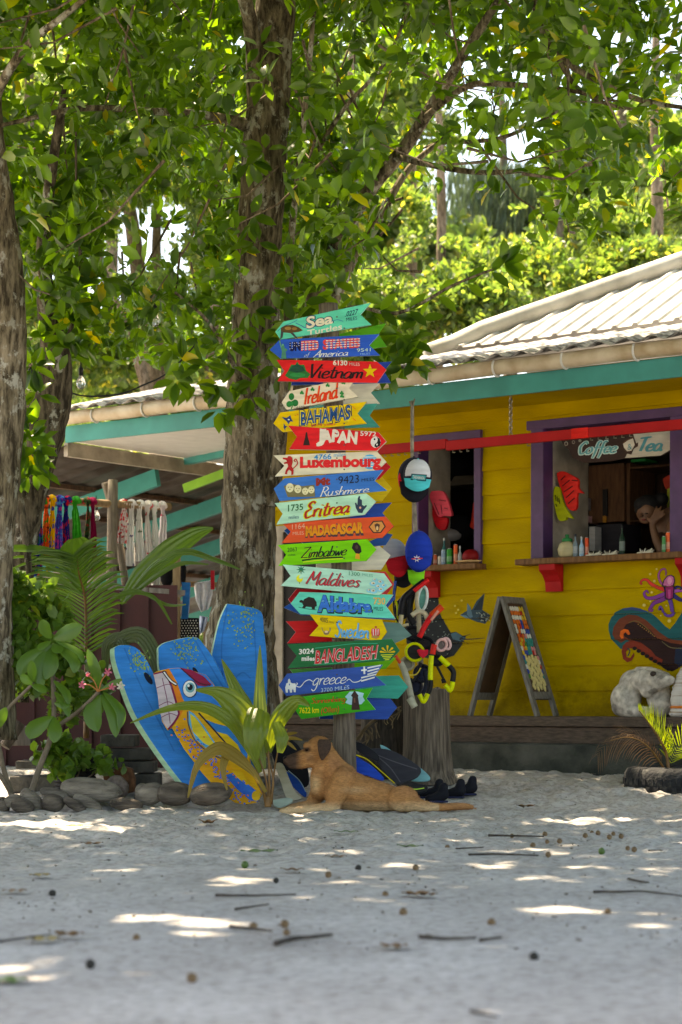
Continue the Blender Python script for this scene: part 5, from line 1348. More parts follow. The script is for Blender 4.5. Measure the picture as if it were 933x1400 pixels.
# ================================================================ large palm at the left, behind the frangipani
lp = thing('coconut_palm', 'large green coconut palm sapling with a heart-topped frond at the left', 'palm', tuple(P(118, 1010, 12.7)))
Z6 = lambda x, y: (x / 4.665, 720 + y / 4.665)
mb = MB(); frond([(*Z6(552, 900), 12.7), (*Z6(552, 700), 12.65), (*Z6(545, 480), 12.6), (*Z6(505, 300), 12.5), (*Z6(470, 180), 12.4)], 30, [45, 66, 80, 84, 66], mb, ang=0.85, droop=0.42, wd=0.024, t0=0.12, seed=1); mb.build('frond', FROND, lp)
mb = MB(); blade([(*Z6(530, 420), 12.58), (*Z6(505, 300), 12.5), (*Z6(490, 160), 12.42), (*Z6(485, 75), 12.35)], [8, 26, 44, 46, 18], mb, 16, fold=0.1); mb.build('leaf_tip', FROND, lp)
for pts, wd in (([(*Z6(480, 250), 12.5), (*Z6(380, 175), 12.4), (*Z6(220, 138), 12.3), (*Z6(0, 140), 12.2), (*Z6(-120, 170), 12.1)], [6, 11, 12, 9, 2]), ([(*Z6(500, 330), 12.5), (*Z6(330, 225), 12.4), (*Z6(150, 190), 12.3), (*Z6(0, 215), 12.2)], [3, 5, 5, 4, 1]), ([(*Z6(510, 380), 12.5), (*Z6(360, 270), 12.4), (*Z6(200, 225), 12.3), (*Z6(20, 300), 12.2)], [3, 5, 5, 4, 1]), ([(*Z6(520, 430), 12.5), (*Z6(380, 320), 12.4), (*Z6(250, 290), 12.3), (*Z6(120, 330), 12.2)], [3, 5, 5, 4, 1])):
    mb = MB(); blade(pts, wd, mb, 18, npl=4); mb.build('leaflet', FROND, lp)
Z4 = lambda x, y: (x / 2.592, 560 + y / 2.592)
for pts, wd in (([(*Z4(430, 680), 12.8), (*Z4(500, 590), 12.75), (*Z4(600, 500), 12.7), (*Z4(690, 440), 12.7), (*Z4(756, 420), 12.7)], [5, 30, 34, 22, 3]), ([(*Z4(440, 680), 12.8), (*Z4(540, 560), 12.6), (*Z4(650, 502), 12.5), (*Z4(760, 530), 12.4), (*Z4(852, 566), 12.3)], [3, 10, 11, 8, 2]),
                ([(*Z4(430, 690), 12.75), (*Z4(540, 600), 12.6), (*Z4(640, 545), 12.5), (*Z4(740, 548), 12.4)], [3, 7, 7, 2]), ([(*Z4(310, 760), 12.7), (*Z4(420, 660), 12.6), (*Z4(540, 660), 12.5), (*Z4(610, 760), 12.4)], [3, 6, 6, 2]), ([(*Z4(310, 740), 12.7), (*Z4(460, 640), 12.6), (*Z4(590, 690), 12.5), (*Z4(660, 690), 12.4)], [3, 5, 5, 2])):
    mb = MB(); blade(pts, wd, mb, 18, npl=8); mb.build('leaflet', FROND, lp)
OLDL = leaf_mat('dull_palm_leaf', (0.06, 0.085, 0.035), (0.085, 0.11, 0.045), rough=0.5, tr=0.2, trcol=(2, 2, 1))
for pts, wd in (([(*Z5(40, 330), 12.6), (*Z5(60, 220), 12.5), (*Z5(160, 195), 12.45), (*Z5(230, 300), 12.4), (*Z5(250, 420), 12.35)], [5, 20, 26, 22, 8]), ([(*Z5(-20, 400), 12.6), (*Z5(-10, 250), 12.55), (*Z5(60, 215), 12.5), (*Z5(90, 330), 12.45)], [5, 16, 20, 8])):
    mb = MB(); blade(pts, wd, mb, 18, npl=10); mb.build('leaf', OLDL, lp)
mb = ptube([(*Z6(552, 1350), 12.7), (*Z6(552, 900), 12.7), (*Z6(545, 480), 12.6), (*Z6(505, 300), 12.5), (*Z6(490, 160), 12.43)], [0.02, 0.012, 0.008, 0.005, 0.003], seg=8); mb.build('stem', STEM, lp, smooth=True)

# ================================================================ frangipani
FRANG = leaf_mat('frangipani_leaf', (0.055, 0.13, 0.016), (0.085, 0.18, 0.025), rough=0.35, tr=0.4, trcol=(2.8, 2.5, 1.0))
FSTEM = mat('frangipani_stem', (0.20, 0.16, 0.11), 0.7, 0.25, 14, 0.2)
Z8 = lambda x, y: (x / 4.665, 860 + y / 4.665)
fg = thing('frangipani_shrub', 'frangipani with drooping oval leaves and pink flowers beside the boards', 'shrub', tuple(P(*Z8(205, 1040), 11.8)))
mb = MB()
ptube([(*Z8(200, 1050), 11.8), (*Z8(255, 880), 11.8), (*Z8(320, 710), 11.8), (*Z8(345, 560), 11.8), (*Z8(338, 300), 11.8), (*Z8(330, 100), 11.8)], [0.021, 0.018, 0.016, 0.014, 0.012], mb=mb)
ptube([(*Z8(335, 640), 11.8), (*Z8(440, 570), 11.75), (*Z8(530, 500), 11.7), (*Z8(630, 400), 11.65)], [0.014, 0.012, 0.010], mb=mb)
mb.build('stem', FSTEM, fg, smooth=True)
def fleaf(mb, x0, y0, x1, y1, w_, d=11.7, bend=0.0, Z=Z8):
    mx_, my_ = (x0 + x1) / 2 + bend, (y0 + y1) / 2
    blade([(*Z(x0, y0), d), (*Z(mx_, my_), d - .04), (*Z(x1, y1), d - .06)], [2, w_ * .75, w_, w_ * .85, 2], mb, 10, pleat=0.06, fold=0.18, npl=6)
for (x0, y0, x1, y1, w_, bd) in [(330, 100, 130, 300, 20, -60), (320, 110, 235, 345, 24, -10), (325, 115, 290, 320, 22, 20), (340, 90, 390, 150, 16, 0), (345, 100, 475, 280, 17, 60), (350, 70, 530, 215, 9, 60), (340, 60, 525, -20, 24, 0), (330, 60, 270, -60, 18, -10), (325, 80, 240, 130, 10, -10), (330, 120, 270, 390, 15, -40),
                                (640, 380, 560, 130, 16, 10), (640, 420, 625, 655, 26, -40), (650, 420, 740, 690, 18, 30), (660, 400, 760, 640, 14, 60), (640, 390, 780, 320, 10, 0), (345, 560, 190, 700, 24, -40), (345, 560, 345, 725, 20, 8), (350, 470, 450, 490, 12, 0), (350, 400, 440, 560, 12, 20), (345, 330, 440, 480, 12, 30)]:
    mb = MB(); fleaf(mb, x0, y0, x1, y1, w_, bend=bd); mb.build('leaf', FRANG, fg, smooth=True)
PINK = PC((196, 110, 130)); 
for (x, y, r) in ((525, 355, 26), (690, 272, 26), (716, 368, 24), (560, 290, 14), (770, 362, 28)):
    mb = MB()
    for k in range(5):
        a = k * 1.257 + x
        blade([(*Z8(x, y), 11.62), (*Z8(x + r * .6 * math.cos(a), y + r * .6 * math.sin(a)), 11.6), (*Z8(x + r * math.cos(a + .3), y + r * math.sin(a + .3)), 11.58)], [1, 3, 3, 1], mb, 6, npl=2)
    mb.build('flower', PC((214, 205, 190)) if x == 770 else PINK, fg, smooth=True)
mb = MB()
for q in ([(630, 400), (580, 360), (530, 356)], [(632, 395), (650, 330), (688, 280)], [(632, 395), (680, 380), (716, 368)], [(630, 400), (600, 330), (560, 292)]): ptube([(*Z8(*p), 11.63) for p in q], 0.004, mb=mb, seg=6)
mb.build('flower_stalk', PC((140, 90, 50)), fg)
fg2 = thing('frangipani_shrub', 'bare pale stems of a second frangipani at the left frame edge', 'shrub', tuple(P(*Z8(90, 1070), 11.75)))
mb = MB()
ptube([(*Z8(80, 1070), 11.75), (*Z8(40, 950), 11.75), (*Z8(5, 800), 11.7), (*Z8(-30, 600), 11.7)], [0.020, 0.015, 0.012], mb=mb)
ptube([(*Z8(75, 1050), 11.75), (*Z8(20, 960), 11.72), (*Z8(-40, 880), 11.7)], [0.016, 0.012], mb=mb)
ptube([(*Z8(-30, 620), 11.7), (*Z8(60, 500), 11.7), (*Z8(140, 420), 11.65), (*Z8(215, 345), 11.6)], [0.013, 0.011, 0.009], mb=mb)
mb.build('stem', FSTEM, fg2, smooth=True)
for (x0, y0, x1, y1, w_, bd) in [(215, 345, 130, 300, 14, 0), (210, 340, 200, 200, 14, 0), (-20, 640, 40, 500, 14, 0), (200, 350, 300, 400, 12, 10)]:
    mb = MB(); fleaf(mb, x0, y0, x1, y1, w_, d=11.6, bend=bd); mb.build('leaf', FRANG, fg2, smooth=True)

# ================================================================ vines and low shrubs at the left
VINE = leaf_mat('vine_leaf', (0.055, 0.125, 0.016), (0.11, 0.21, 0.03), (0.2, 0.26, 0.03), rough=0.4, tr=0.4, trcol=(2.8, 2.4, 1))
BASK = mat('black_ribbed_pot', (0.018, 0.018, 0.018), 0.5, 0.3, 8)
def bush(name, label, base, blobs, n, size, m_, stems=True, seed=0):
    t_ = thing(name, label, 'plant', tuple(P(*base)))
    pts = []
    for (x, y, d, rx, ry) in blobs:
        for k in range(n):
            a = rng.normal(size=3); a /= np.linalg.norm(a); a *= rng.random() ** 0.5
            pts.append(tuple(P(x + a[0] * rx, y + a[2] * ry, d + a[1] * rx / F * d)))
    tw_ = np.array(pts)
    B, D, U, S = twigs_to_leaves(tw_, 4, size, 0.08, 0.3)
    leaves_mesh('foliage', B, D, U + np.array([0, -0.5, 0.2]), S, m_, t_, wide=1.5)
    mb = MB()
    for (x, y, d, rx, ry) in blobs:
        ptube([base, ((base[0] + x) / 2 + 5, (base[1] + y) / 2, (base[2] + d) / 2), (x, y, d)], [0.008, 0.005, 0.003], mb=mb, seg=6)
    mb.build('stem', FSTEM, t_, smooth=True)
    return t_
bush('potted_vine', 'leafy vine spilling out of the black ribbed pot at the left edge', (2, 900, 12.1), [(5, 815, 12.0, 16, 24), (30, 850, 12.0, 26, 34), (45, 815, 12.1, 26, 22), (62, 880, 12.1, 28, 30), (25, 905, 12.0, 24, 24), (90, 905, 12.2, 24, 26), (50, 930, 12.1, 30, 26), (100, 945, 12.2, 26, 24), (20, 795, 12.1, 18, 16), (75, 840, 12.15, 20, 24), (15, 880, 11.95, 20, 40)], 26, (0.055, 0.10), VINE)
bush('small_shrub', 'low leafy shrub growing in the dark basket behind the coconut husks', (95, 1080, 12.1), [(60, 1030, 12.0, 22, 14), (90, 1020, 12.0, 26, 16), (112, 1032, 12.0, 18, 12), (145, 1040, 11.95, 20, 10), (85, 1050, 11.95, 18, 10)], 16, (0.05, 0.085), VINE)
bush('small_shrub', 'dim shrub in shade between the palm stem and the leftmost board', (130, 1000, 12.5), [(110, 955, 12.5, 30, 30), (135, 930, 12.6, 24, 30), (90, 970, 12.5, 22, 20)], 14, (0.06, 0.10), FROND)
t_ = thing('ribbed_pot', 'black ribbed plastic pot under the vine at the left edge', 'pot', tuple(P(-4, 905, 12.2)))
mb = MB(); c = P(-4, 912, 12.25)
prof = []
for k in range(16): prof += [(0.066 + 0.0015 * k, 0.018 * k), (0.074 + 0.0015 * k, 0.018 * k + 0.009)]
mb.lathe(c, prof, 20); mb.build('pot', BASK, t_)
t_ = thing('woven_basket', 'dark woven basket holding the low shrub behind the husks', 'basket', tuple(P(103, 1095, 12.15)))
mb = MB(); c = P(103, 1090, 12.2); prof = []
for k in range(14): prof += [(0.115 + 0.001 * k, 0.022 * k), (0.126 + 0.001 * k, 0.022 * k + 0.011)]
mb.lathe(c, prof, 24); mb.build('basket', mat('dark_weave', (0.035, 0.032, 0.028), 0.8, 0.4, 40, 0.4), t_)

# ================================================================ coconut husks, slabs, brick
HUSK = mat('grey_husk', (0.34, 0.295, 0.235), 0.9, 0.3, 9, 0.9, 45, col2=(0.12, 0.10, 0.08), stretch=(.5, 2.5, 2.5))
HUSKD = mat('dark_husk', (0.19, 0.155, 0.12), 0.9, 0.35, 10, 0.9, 45, col2=(0.05, 0.04, 0.032), stretch=(.5, 2.5, 2.5))
HUSKP = mat('pinkish_husk', (0.26, 0.20, 0.17), 0.9, 0.2, 30, 0.6, 80, col2=(0.12, 0.09, 0.075))
def husk(label, Z, x, y, rx, ry, rot, d, m_, half=False):
    k = scl(Z); px, py = Z(x, y); c = P(px, py, d)
    R = Matrix.Rotation(rot, 3, 'Y')
    mb = MB(); a, b_ = rx * k / F * d, ry * k / F * d
    vs, fs = [], []
    seg, ring = 18, 14
    for i in range(ring + 1):
        t1 = math.pi * i / ring
        for j in range(seg):
            an = 2 * math.pi * j / seg
            rr = math.sin(t1) ** 0.8 * (1 + 0.07 * math.cos(3 * an) + 0.05 * noise.noise(Vector((an * 2, t1 * 3, x))))
            q = Vector((-math.cos(t1) * a * (1.0 if i < ring else 1.06), rr * b_ * math.cos(an), rr * b_ * math.sin(an)))
            if half and q.z < -0.1 * b_: q.z = -0.1 * b_ 
            vs.append(c + R @ q)
    for i in range(ring):
        for j in range(seg):
            j2 = (j + 1) % seg; fs.append((i * seg + j, (i + 1) * seg + j, (i + 1) * seg + j2, i * seg + j2))
    mb.add(vs, fs)
    o = mb.build('coconut_husk', m_, None, smooth=True)
    tag(o, label, 'coconut husk', 'old coconut husks edging the bed')
for a in [('coconut husk at the far left end of the edging row', Z8, 10, 1130, 55, 62, 0.5, 11.62, HUSKD), ('small frayed grey husk tuft second from the left frame edge', Z8, 80, 1095, 60, 38, -0.4, 11.6, HUSK), ('flat dim husk under the frayed tuft', Z8, 145, 1128, 75, 48, 0.2, 11.58, HUSKD), ('upright grey husk leaning left just right of the tuft', Z8, 205, 1088, 88, 52, 0.75, 11.66, HUSK),
          ('flat pale husk lying on top between two grey husks', Z8, 345, 1048, 92, 34, 0.2, 11.78, HUSK), ('round grey husk standing in front of the flat pale husk', Z8, 340, 1108, 72, 58, 0.1, 11.62, HUSKD), ('split husk shell with pale rim beside the round grey husk', Z8, 478, 1120, 80, 34, 0.5, 11.60, HUSKD), ('longer split husk shell with curved rim left of the dark shell', Z8, 560, 1108, 100, 38, 0.45, 11.66, HUSK),
          ('largest long grey husk lying on top of the row', Z8, 580, 1025, 195, 76, 0.10, 11.82, HUSK), ('round pinkish fibrous husk in front of the orange brick', Z8, 748, 1010, 78, 72, 0.9, 11.95, HUSKP), ('dark hollow shell lying under the pinkish husk', Z8, 805, 1118, 105, 42, 0.1, 11.66, HUSKD),
          ('grey oval husk left of the two dark husks', Z5, 207, 1010, 78, 56, -0.3, 11.75, HUSK), ('dark husk in the middle under the leftmost board', Z5, 335, 1008, 92, 62, 0.0, 11.70, HUSKD), ('dark broad husk right under the drooping dry palm leaf', Z5, 515, 1010, 108, 58, -0.12, 11.62, HUSKD), ('small round husk behind the dark hollow shell', Z8, 905, 1045, 45, 62, 0.1, 11.85, HUSK)]:
    husk(*a)
mb = MB(); f = Face(Z8(760, 960), 12.05, 0.2)
mb.prism([f.pt(*Z8(*p)) for p in [(655, 940), (700, 900), (790, 876), (845, 890), (862, 960), (860, 1040), (700, 1070)]], [f.pt(*Z8(*p)) + Vector((0, .08, 0)) for p in [(655, 940), (700, 900), (790, 876), (845, 890), (862, 960), (860, 1040), (700, 1070)]])
tag(mb.build('brick', mat('orange_brick', (0.20, 0.085, 0.035), 0.9, 0.3, 20, 0.5), None, bevel=0.012), 'worn orange brick standing behind the husks', 'brick')
SLAB = mat('grey_stone_slab', (0.13, 0.12, 0.10), 0.9, 0.3, 7, 0.6, 40, col2=(0.05, 0.047, 0.04))
for k, (x0, x1, y0, y1, lb) in enumerate([(640, 862, 676, 752, 'grey stone slab at the top of the stacked bed wall'), (662, 960, 762, 838, 'wide rough stone slab second from the top of the bed wall'), (780, 980, 846, 918, 'stone slab third down in the bed wall beside the basket'), (100, 300, 842, 892, 'stone slab in shade behind the frangipani stem'), (860, 1010, 925, 1010, 'lowest stone slab of the bed wall behind the brick'), (60, 420, 940, 1040, 'long dark stone slab low behind the left husks'), (560, 780, 846, 905, 'short stone slab left of the basket wall end')]):
    mb = MB(); d = 12.35 + 0.03 * (k % 2)
    a, b_ = P(*Z8(x0, y0), d), P(*Z8(x1, y1), d)
    mb.box(((a.x + b_.x) / 2, d + 0.15, (a.z + b_.z) / 2), (abs(b_.x - a.x), 0.3, abs(a.z - b_.z)))
    tag(mb.build('stone_slab', SLAB, None, bevel=0.008), lb, 'stone slab', 'stacked stone slabs of the bed wall')
# planks and a cut log at the left
mb = MB(); a, b_ = P(*Z8(-40, 620), 12.5), P(*Z8(190, 745), 12.45)
mb.box(((a.x + b_.x) / 2, 12.6, (a.z + b_.z) / 2), (b_.x - a.x, 0.2, a.z - b_.z))
tag(mb.build('timber_block', wood_mat('grey_timber', (0.20, 0.175, 0.145), (0.11, 0.095, 0.08)), None, bevel=0.006), 'grey squared timber lying behind the frangipani stems', 'timber')
mb = ptube([(*Z8(30, 750), 12.3), (*Z8(130, 600), 12.35)], 0.036, seg=16)
tag(mb.build('cut_log', wood_mat('cut_log_wood', (0.14, 0.11, 0.085), (0.07, 0.055, 0.045)), None, smooth=False), 'short cut log leaning on the grey timber', 'log')
# ================================================================ goods under the shelter at the left
ZS = lambda x, y: (x / 5.183, 560 + y / 5.183)
Z7 = lambda x, y: (150 + x / 5.183, 620 + y / 5.183)
def cloth_mat(name, base, c2, c3, sc=22, lo=0.50, hi=0.60):
    if name in _M: return _M[name]
    m = bpy.data.materials.new(name); m.use_nodes = True
    N = m.node_tree.nodes; L = m.node_tree.links; b = N['Principled BSDF']; b.inputs['Roughness'].default_value = 0.85; b.inputs['Specular IOR Level'].default_value = 0.1
    tc = N.new('ShaderNodeTexCoord'); n = N.new('ShaderNodeTexNoise'); n.inputs['Scale'].default_value = sc; n.inputs['Detail'].default_value = 2
    L.new(tc.outputs['Object'], n.inputs['Vector'])
    r = N.new('ShaderNodeValToRGB'); r.color_ramp.interpolation = 'CONSTANT'; e = r.color_ramp.elements
    e[0].position = 0; e[0].color = (*c3, 1); e[1].position = 0.40; e[1].color = (*base, 1); x = e.new(hi); x.color = (*c2, 1)
    L.new(n.outputs[0], r.inputs[0]); L.new(r.outputs[0], b.inputs['Base Color'])
    _M[name] = m; return m
RAILW = wood_mat('pale_rail_wood', (0.36, 0.25, 0.14), (0.22, 0.14, 0.07))
OLDW = wood_mat('old_post_wood', (0.27, 0.23, 0.17), (0.13, 0.105, 0.08), sc=(8, 8, 1))
rack = thing('sarong_rack', 'rustic rack of a grey post and a pale rail hung with sarongs', 'clothes rack', tuple(P(154, 1010, 15.1)))
mb = ptube([(40, 682, 14.75), (154, 689, 15.1), (233, 693, 15.35)], 0.030, seg=12); mb.build('rail', RAILW, rack, smooth=True)
mb = ptube([(154, 1012, 15.1), (153, 800, 15.1), (155, 656, 15.1)], [0.045, 0.042, 0.037], seg=14, wob=0.1); mb.build('post', OLDW, rack, smooth=True)
mb = ptube([(172, 800, 15.2), (160, 720, 15.18), (144, 660, 15.18)], 0.028, seg=12, wob=0.1); mb.build('prop', OLDW, rack, smooth=True)
def sarong(label, x, w_, y1, d, m_, seed, y0=None, grp='sarongs knotted along the rail'):
    rd = random.Random(seed); y0 = y0 or 686
    mb = MB(); rows = []
    for i in range(16):
        t_ = i / 15; y = y0 - 2 + (y1 - y0) * t_; row = []
        ww_ = w_ * (0.72 + 0.5 * t_ - 0.30 * math.exp(-((t_ - .16) / .07) ** 2))
        for k in range(9):
            s_ = k / 8 - .5
            fold = 0.018 * math.sin(k * 2.1 + seed + t_ * 1.5) * (0.6 + t_)
            row.append(P(x + s_ * ww_ + rd.uniform(-.4, .4) + 1.5 * math.sin(t_ * 3 + seed), y, d - 0.05 + fold - 0.03 * math.exp(-(t_ / .05) ** 2)))
        rows.append(row)
    mb.sheet(rows)
    ring = [P(x + w_ * .36 * math.cos(a), y0 + 1 - 5.5 * math.sin(a), d - 0.03 - 0.02 * math.cos(a * 2)) for a in np.linspace(0, math.pi, 9)]
    mb.tube(ring, 0.022, 8)
    o = mb.build('sarong', m_, None, smooth=True)
    tag(o, label, 'sarong', grp)
def C(r, g, b):
    c = lin(r, g, b); k = min(1.7, .8 / max(c)); return tuple(q * k for q in c)
sar = [('dark blue sarong with green and red print next to the leaning trunk', 52, 11, 790, 14.78, C(20, 30, 90), C(150, 40, 30), C(20, 90, 40)), ('orange and green floral sarong left of the yellow one', 62, 10, 775, 14.8, C(190, 70, 25), C(30, 110, 30), C(60, 15, 15)), ('yellow sarong with blue flowers', 71, 10, 783, 14.83, C(214, 160, 20), C(40, 60, 140), C(220, 170, 20)),
       ('purple and magenta patterned sarong right of the yellow one', 82, 11, 783, 14.86, C(40, 40, 120), C(150, 40, 110), C(40, 110, 160)), ('dark blue sarong with red flowers left of the plain green one', 92, 10, 776, 14.9, C(20, 22, 90), C(160, 20, 40), C(20, 22, 80)), ('plain bright green sarong', 104, 11, 742, 14.93, C(30, 120, 30), C(40, 130, 40), C(26, 110, 30)),
       ('maroon sarong knotted with green next to the grey post', 127, 8, 786, 15.0, C(110, 14, 50), C(100, 12, 46), C(110, 16, 50)), ('thin dark sarong hanging loose left of the maroon one', 119, 6, 744, 14.98, C(40, 60, 30), C(110, 30, 30), C(30, 30, 30)),
       ('white sarong thickly printed with red nearest the grey post', 169, 12, 745, 15.2, C(214, 205, 200), C(170, 26, 36), C(150, 22, 34)), ('white sarong with dark violet sprigs second from the post', 180, 11, 776, 15.22, C(214, 210, 205), C(70, 50, 100), C(214, 208, 205)), ('white sarong with palm print in the middle of the white ones', 192, 11, 770, 15.25, C(216, 212, 206), C(60, 84, 50), C(216, 212, 206)),
       ('white sarong with red blossoms right of the palm print', 203, 10, 800, 15.27, C(216, 208, 202), C(160, 30, 40), C(216, 208, 202)), ('white sarong with green leaf print second from the rail end', 212, 10, 806, 15.3, C(214, 212, 206), C(50, 110, 70), C(214, 212, 206)), ('white and pink sarong at the free end of the rail', 222, 10, 748, 15.32, C(214, 204, 204), C(170, 60, 80), C(214, 204, 204))]
for i, (lb, x, w_, y1, d, a, b_, c_) in enumerate(sar):
    sarong(lb, x, w_, y1, d, cloth_mat('sarong_print_%d' % i, a, b_, c_, 26 if i < 9 else 15, hi=0.56 if i < 9 else 0.62), i, y0=683 + (x - 50) * 0.058)
MAROON = mat('maroon_board', (0.085, 0.022, 0.022), 0.6, 0.15, 5, 0.1)
ct = thing('market_counter', 'maroon boarded counter with a worn grey plank top under the sarongs', 'counter', tuple(P(140, 1010, 14.3)))
mb = MB()
for k in range(8):
    a, b_ = P(-69 + k * 39, 800, 14.12 + k * .03), P(-69 + k * 39 + 38.5, 1056, 14.12 + k * .03)
    mb.box(((a.x + b_.x) / 2, a.y + .02, (a.z + b_.z) / 2), (b_.x - a.x, 0.04, a.z - b_.z))
mb.build('front_panel', MAROON, ct)
mb = MB(); mb.bar(P(-40, 790, 14.2), P(250, 812, 14.5), 0.30, 0.035); mb.build('top', wood_mat('grey_plank', (0.30, 0.27, 0.24), (0.16, 0.14, 0.12)), ct)
mb = MB(); mb.bar(P(-40, 880, 14.1), P(120, 884, 14.2), 0.1, 0.03); mb.bar(P(12, 925, 14.0), P(12, 1010, 14.0), .05, .05, up=(0, 1, 0)); mb.build('brace', OLDW, ct)
mb = MB(); mb.bar(P(241, 1000, 14.9), P(242, 758, 14.9), 0.055, 0.05, up=(0, 1, 0))
tag(mb.build('timber_post', RAILW, None), 'squared pale timber post beside the polka dot bag', 'post')
mb = ptube([(244, 798, 15.6), (300, 800, 15.9)], 0.022); tag(mb.build('hanging_rail', RAILW, None, smooth=True), 'short wooden rail holding the white cloth behind the big trunk', 'rail')
# polka dot bag with blue strap, white cloth, black bag, peg
bag = thing('shoulder_bag', 'black bag with white polka dots hanging from a blue strap', 'bag', tuple(P(254, 874, 14.95)))
f = Face((254, 860), 14.92, 0.1)
pl_ = zp(Z7, [(458, 1172), (540, 1165), (626, 1165), (630, 1250), (624, 1330), (470, 1330), (456, 1250)])
o = cut('bag_body', pl_, (22, 22, 26), f, bag, thick=0.06, rough=0.8)
rd = random.Random(9)
f.shapes('polka_dots', [((205, 205, 200), zp(Z7, el(474 + (k % 8) * 20 + (k // 8 % 2) * 9, 1184 + (k // 8) * 18, 5, 5, 7))) for k in range(62) if 474 + (k % 8) * 20 < 618], bag)
mb = MB(); mb.prism([f.pt(*Z7(*p), .01) for p in [(512, 912), (572, 914), (566, 1060), (556, 1172), (510, 1172), (520, 1040)]], [f.pt(*Z7(*p), -.02) for p in [(512, 912), (572, 914), (566, 1060), (556, 1172), (510, 1172), (520, 1040)]]); mb.build('strap', PC((20, 92, 150)), bag)
def hung(name, label, cat, Z, pts, rgb, d, seed=0):
    """limp cloth: outline sampled as rows with folds"""
    xs0, xs1 = [], []
    ys = np.linspace(min(p[1] for p in pts), max(p[1] for p in pts), 12)
    rows = []
    for y in ys:
        c_ = []
        for i in range(len(pts)):
            (xa, ya), (xb, yb) = pts[i], pts[(i + 1) % len(pts)]
            if (ya <= y < yb) or (yb <= y < ya): c_.append(xa + (xb - xa) * (y - ya) / (yb - ya))
        if len(c_) < 2: c_ = [p[0] for p in pts if abs(p[1] - y) < 8] or [pts[0][0], pts[1][0]]
        a, b_ = min(c_), max(c_)
        rows.append([P(*Z(a + (b_ - a) * k / 10, y), d + 0.025 * math.sin(k * 1.3 + y * .01 + seed)) for k in range(11)])
    mb = MB(); mb.sheet(rows)
    return tag(mb.build(name, PC(rgb, rough=0.85), None, smooth=True, solid=0.004), label, cat)
hung('white_cloth', 'white cloth draped over the short rail left of the big trunk', 'cloth', Z7, [(596, 906), (722, 900), (730, 1000), (700, 1110), (650, 1122), (612, 1040)], (200, 200, 205), 15.7)
hung('pale_cloth', 'pale grey cloth hanging low between the dotted bag and the trunk', 'cloth', Z7, [(640, 1150), (700, 1160), (670, 1260), (636, 1280)], (150, 160, 180), 15.6, 2)
for lb, Z, pts in (('black floppy hat hanging left of the squared timber', Z7, [(380, 790), (430, 760), (455, 800), (450, 900), (410, 945), (370, 930), (356, 870)]), ('black hat half hidden behind the squared timber', Z7, [(500, 770), (530, 760), (545, 820), (538, 900), (515, 930), (498, 900)])):
    mb = MB(); q = [Z(*p) for p in pts]; cx_, cy_ = np.mean([p[0] for p in q]), np.mean([p[1] for p in q]); d = 15.05
    w_, h_ = (max(p[0] for p in q) - min(p[0] for p in q)) / 2 / F * d, (max(p[1] for p in q) - min(p[1] for p in q)) / 2 / F * d
    mb.ball(P(cx_, cy_, d), (w_, 0.05, h_), 16, 12, bump=0.15)
    tag(mb.build('floppy_hat', PC((18, 18, 20), rough=0.9), None, smooth=True), lb, 'hat')
mb = MB(); mb.bar(P(291, 806, 15.5), P(291, 780, 15.5), 0.03, 0.03, up=(0, 1, 0)); tag(mb.build('clothes_peg', PC((140, 20, 30)), None), 'red clothes peg at the end of the short rail', 'peg')
# bulbs on their wire
GLASS = mat('bulb_glass', (0.75, 0.74, 0.70), 0.08, 0.02, 5, trans=0.85)
SOCK = mat('bulb_socket', (0.02, 0.02, 0.02), 0.5)
def bulb(label, px, py, d):
    t_ = thing('light_bulb', label, 'light bulb', tuple(P(px, py, d)), 'clear bulbs hanging among the leaves')
    mb = MB(); c = P(px, py, d); mb.lathe((c.x, c.y, c.z - .055), [(.004, 0), (.02, .006), (.03, .03), (.028, .05), (.016, .075), (.013, .085)], 14); mb.build('glass', GLASS, t_, smooth=True)
    mb = MB(); mb.lathe((c.x, c.y, c.z + .03), [(.014, 0), (.015, .045), (.006, .055), (.003, .12)], 10); mb.build('socket', SOCK, t_, smooth=True)
bulb('clear bulb hanging near the middle of the left foliage', 212, 435, 12.6); bulb('clear bulb hanging from the wire right of the leaning trunk', 111, 520, 12.6); bulb('clear bulb hanging between the two left trunks', 42, 522, 12.4); bulb('clear bulb under the shelter roof beside the maroon sarong', 132, 703, 16.2)
mb = ptube([(70, 505, 12.5), (100, 538, 12.6), (156, 540, 12.7), (195, 527, 12.7), (240, 501, 12.6), (310, 420, 12.5)], 0.006, seg=6)
tag(mb.build('light_wire', SOCK, None, smooth=True), 'black cable sagging from the leaning trunk to the big trunk', 'cable')
# ================================================================ stump, hat pole and hats
STW = wood_mat('grey_stump_wood', (0.22, 0.175, 0.13), (0.05, 0.038, 0.028), sc=(7, 7, 0.5))
st_ = thing('tree_stump', 'weathered grey stump with vertical cracks carrying the snorkel gear pole', 'stump', tuple(P(584, 1066, 12.85)))
mb = MB(); rows = []
for i in range(14):
    t_ = i / 13; row = []
    r0 = np.interp(t_, [0, .12, .35, 1], [43, 36, 33, 31]) / F * 12.85
    cpx = np.interp(t_, [0, 1], [585, 583]); cpy = 1072 - 130 * t_
    c = P(cpx, cpy, 12.85)
    for k in range(49):
        a = 2 * math.pi * k / 48
        rr = r0 * (1 + 0.07 * noise.noise(Vector((math.cos(a) * 4, math.sin(a) * 4, t_ * .8))) + 0.02 * math.sin(a * 11 + 2 * t_)) 
        row.append(c + Vector((rr * math.cos(a), rr * math.sin(a) * .9, (0.02 * noise.noise(Vector((math.cos(a) * 3, math.sin(a) * 3, 7))) if i == 13 else 0))))
    rows.append(row)
mb.sheet(rows); mb.poly([q for q in rows[-1][:-1]])
mb.build('stump', STW, st_, smooth=False)
st2 = thing('tree_stump', 'darker broad stump in shade just left of the grey stump', 'stump', tuple(P(526, 1060, 13.15)))
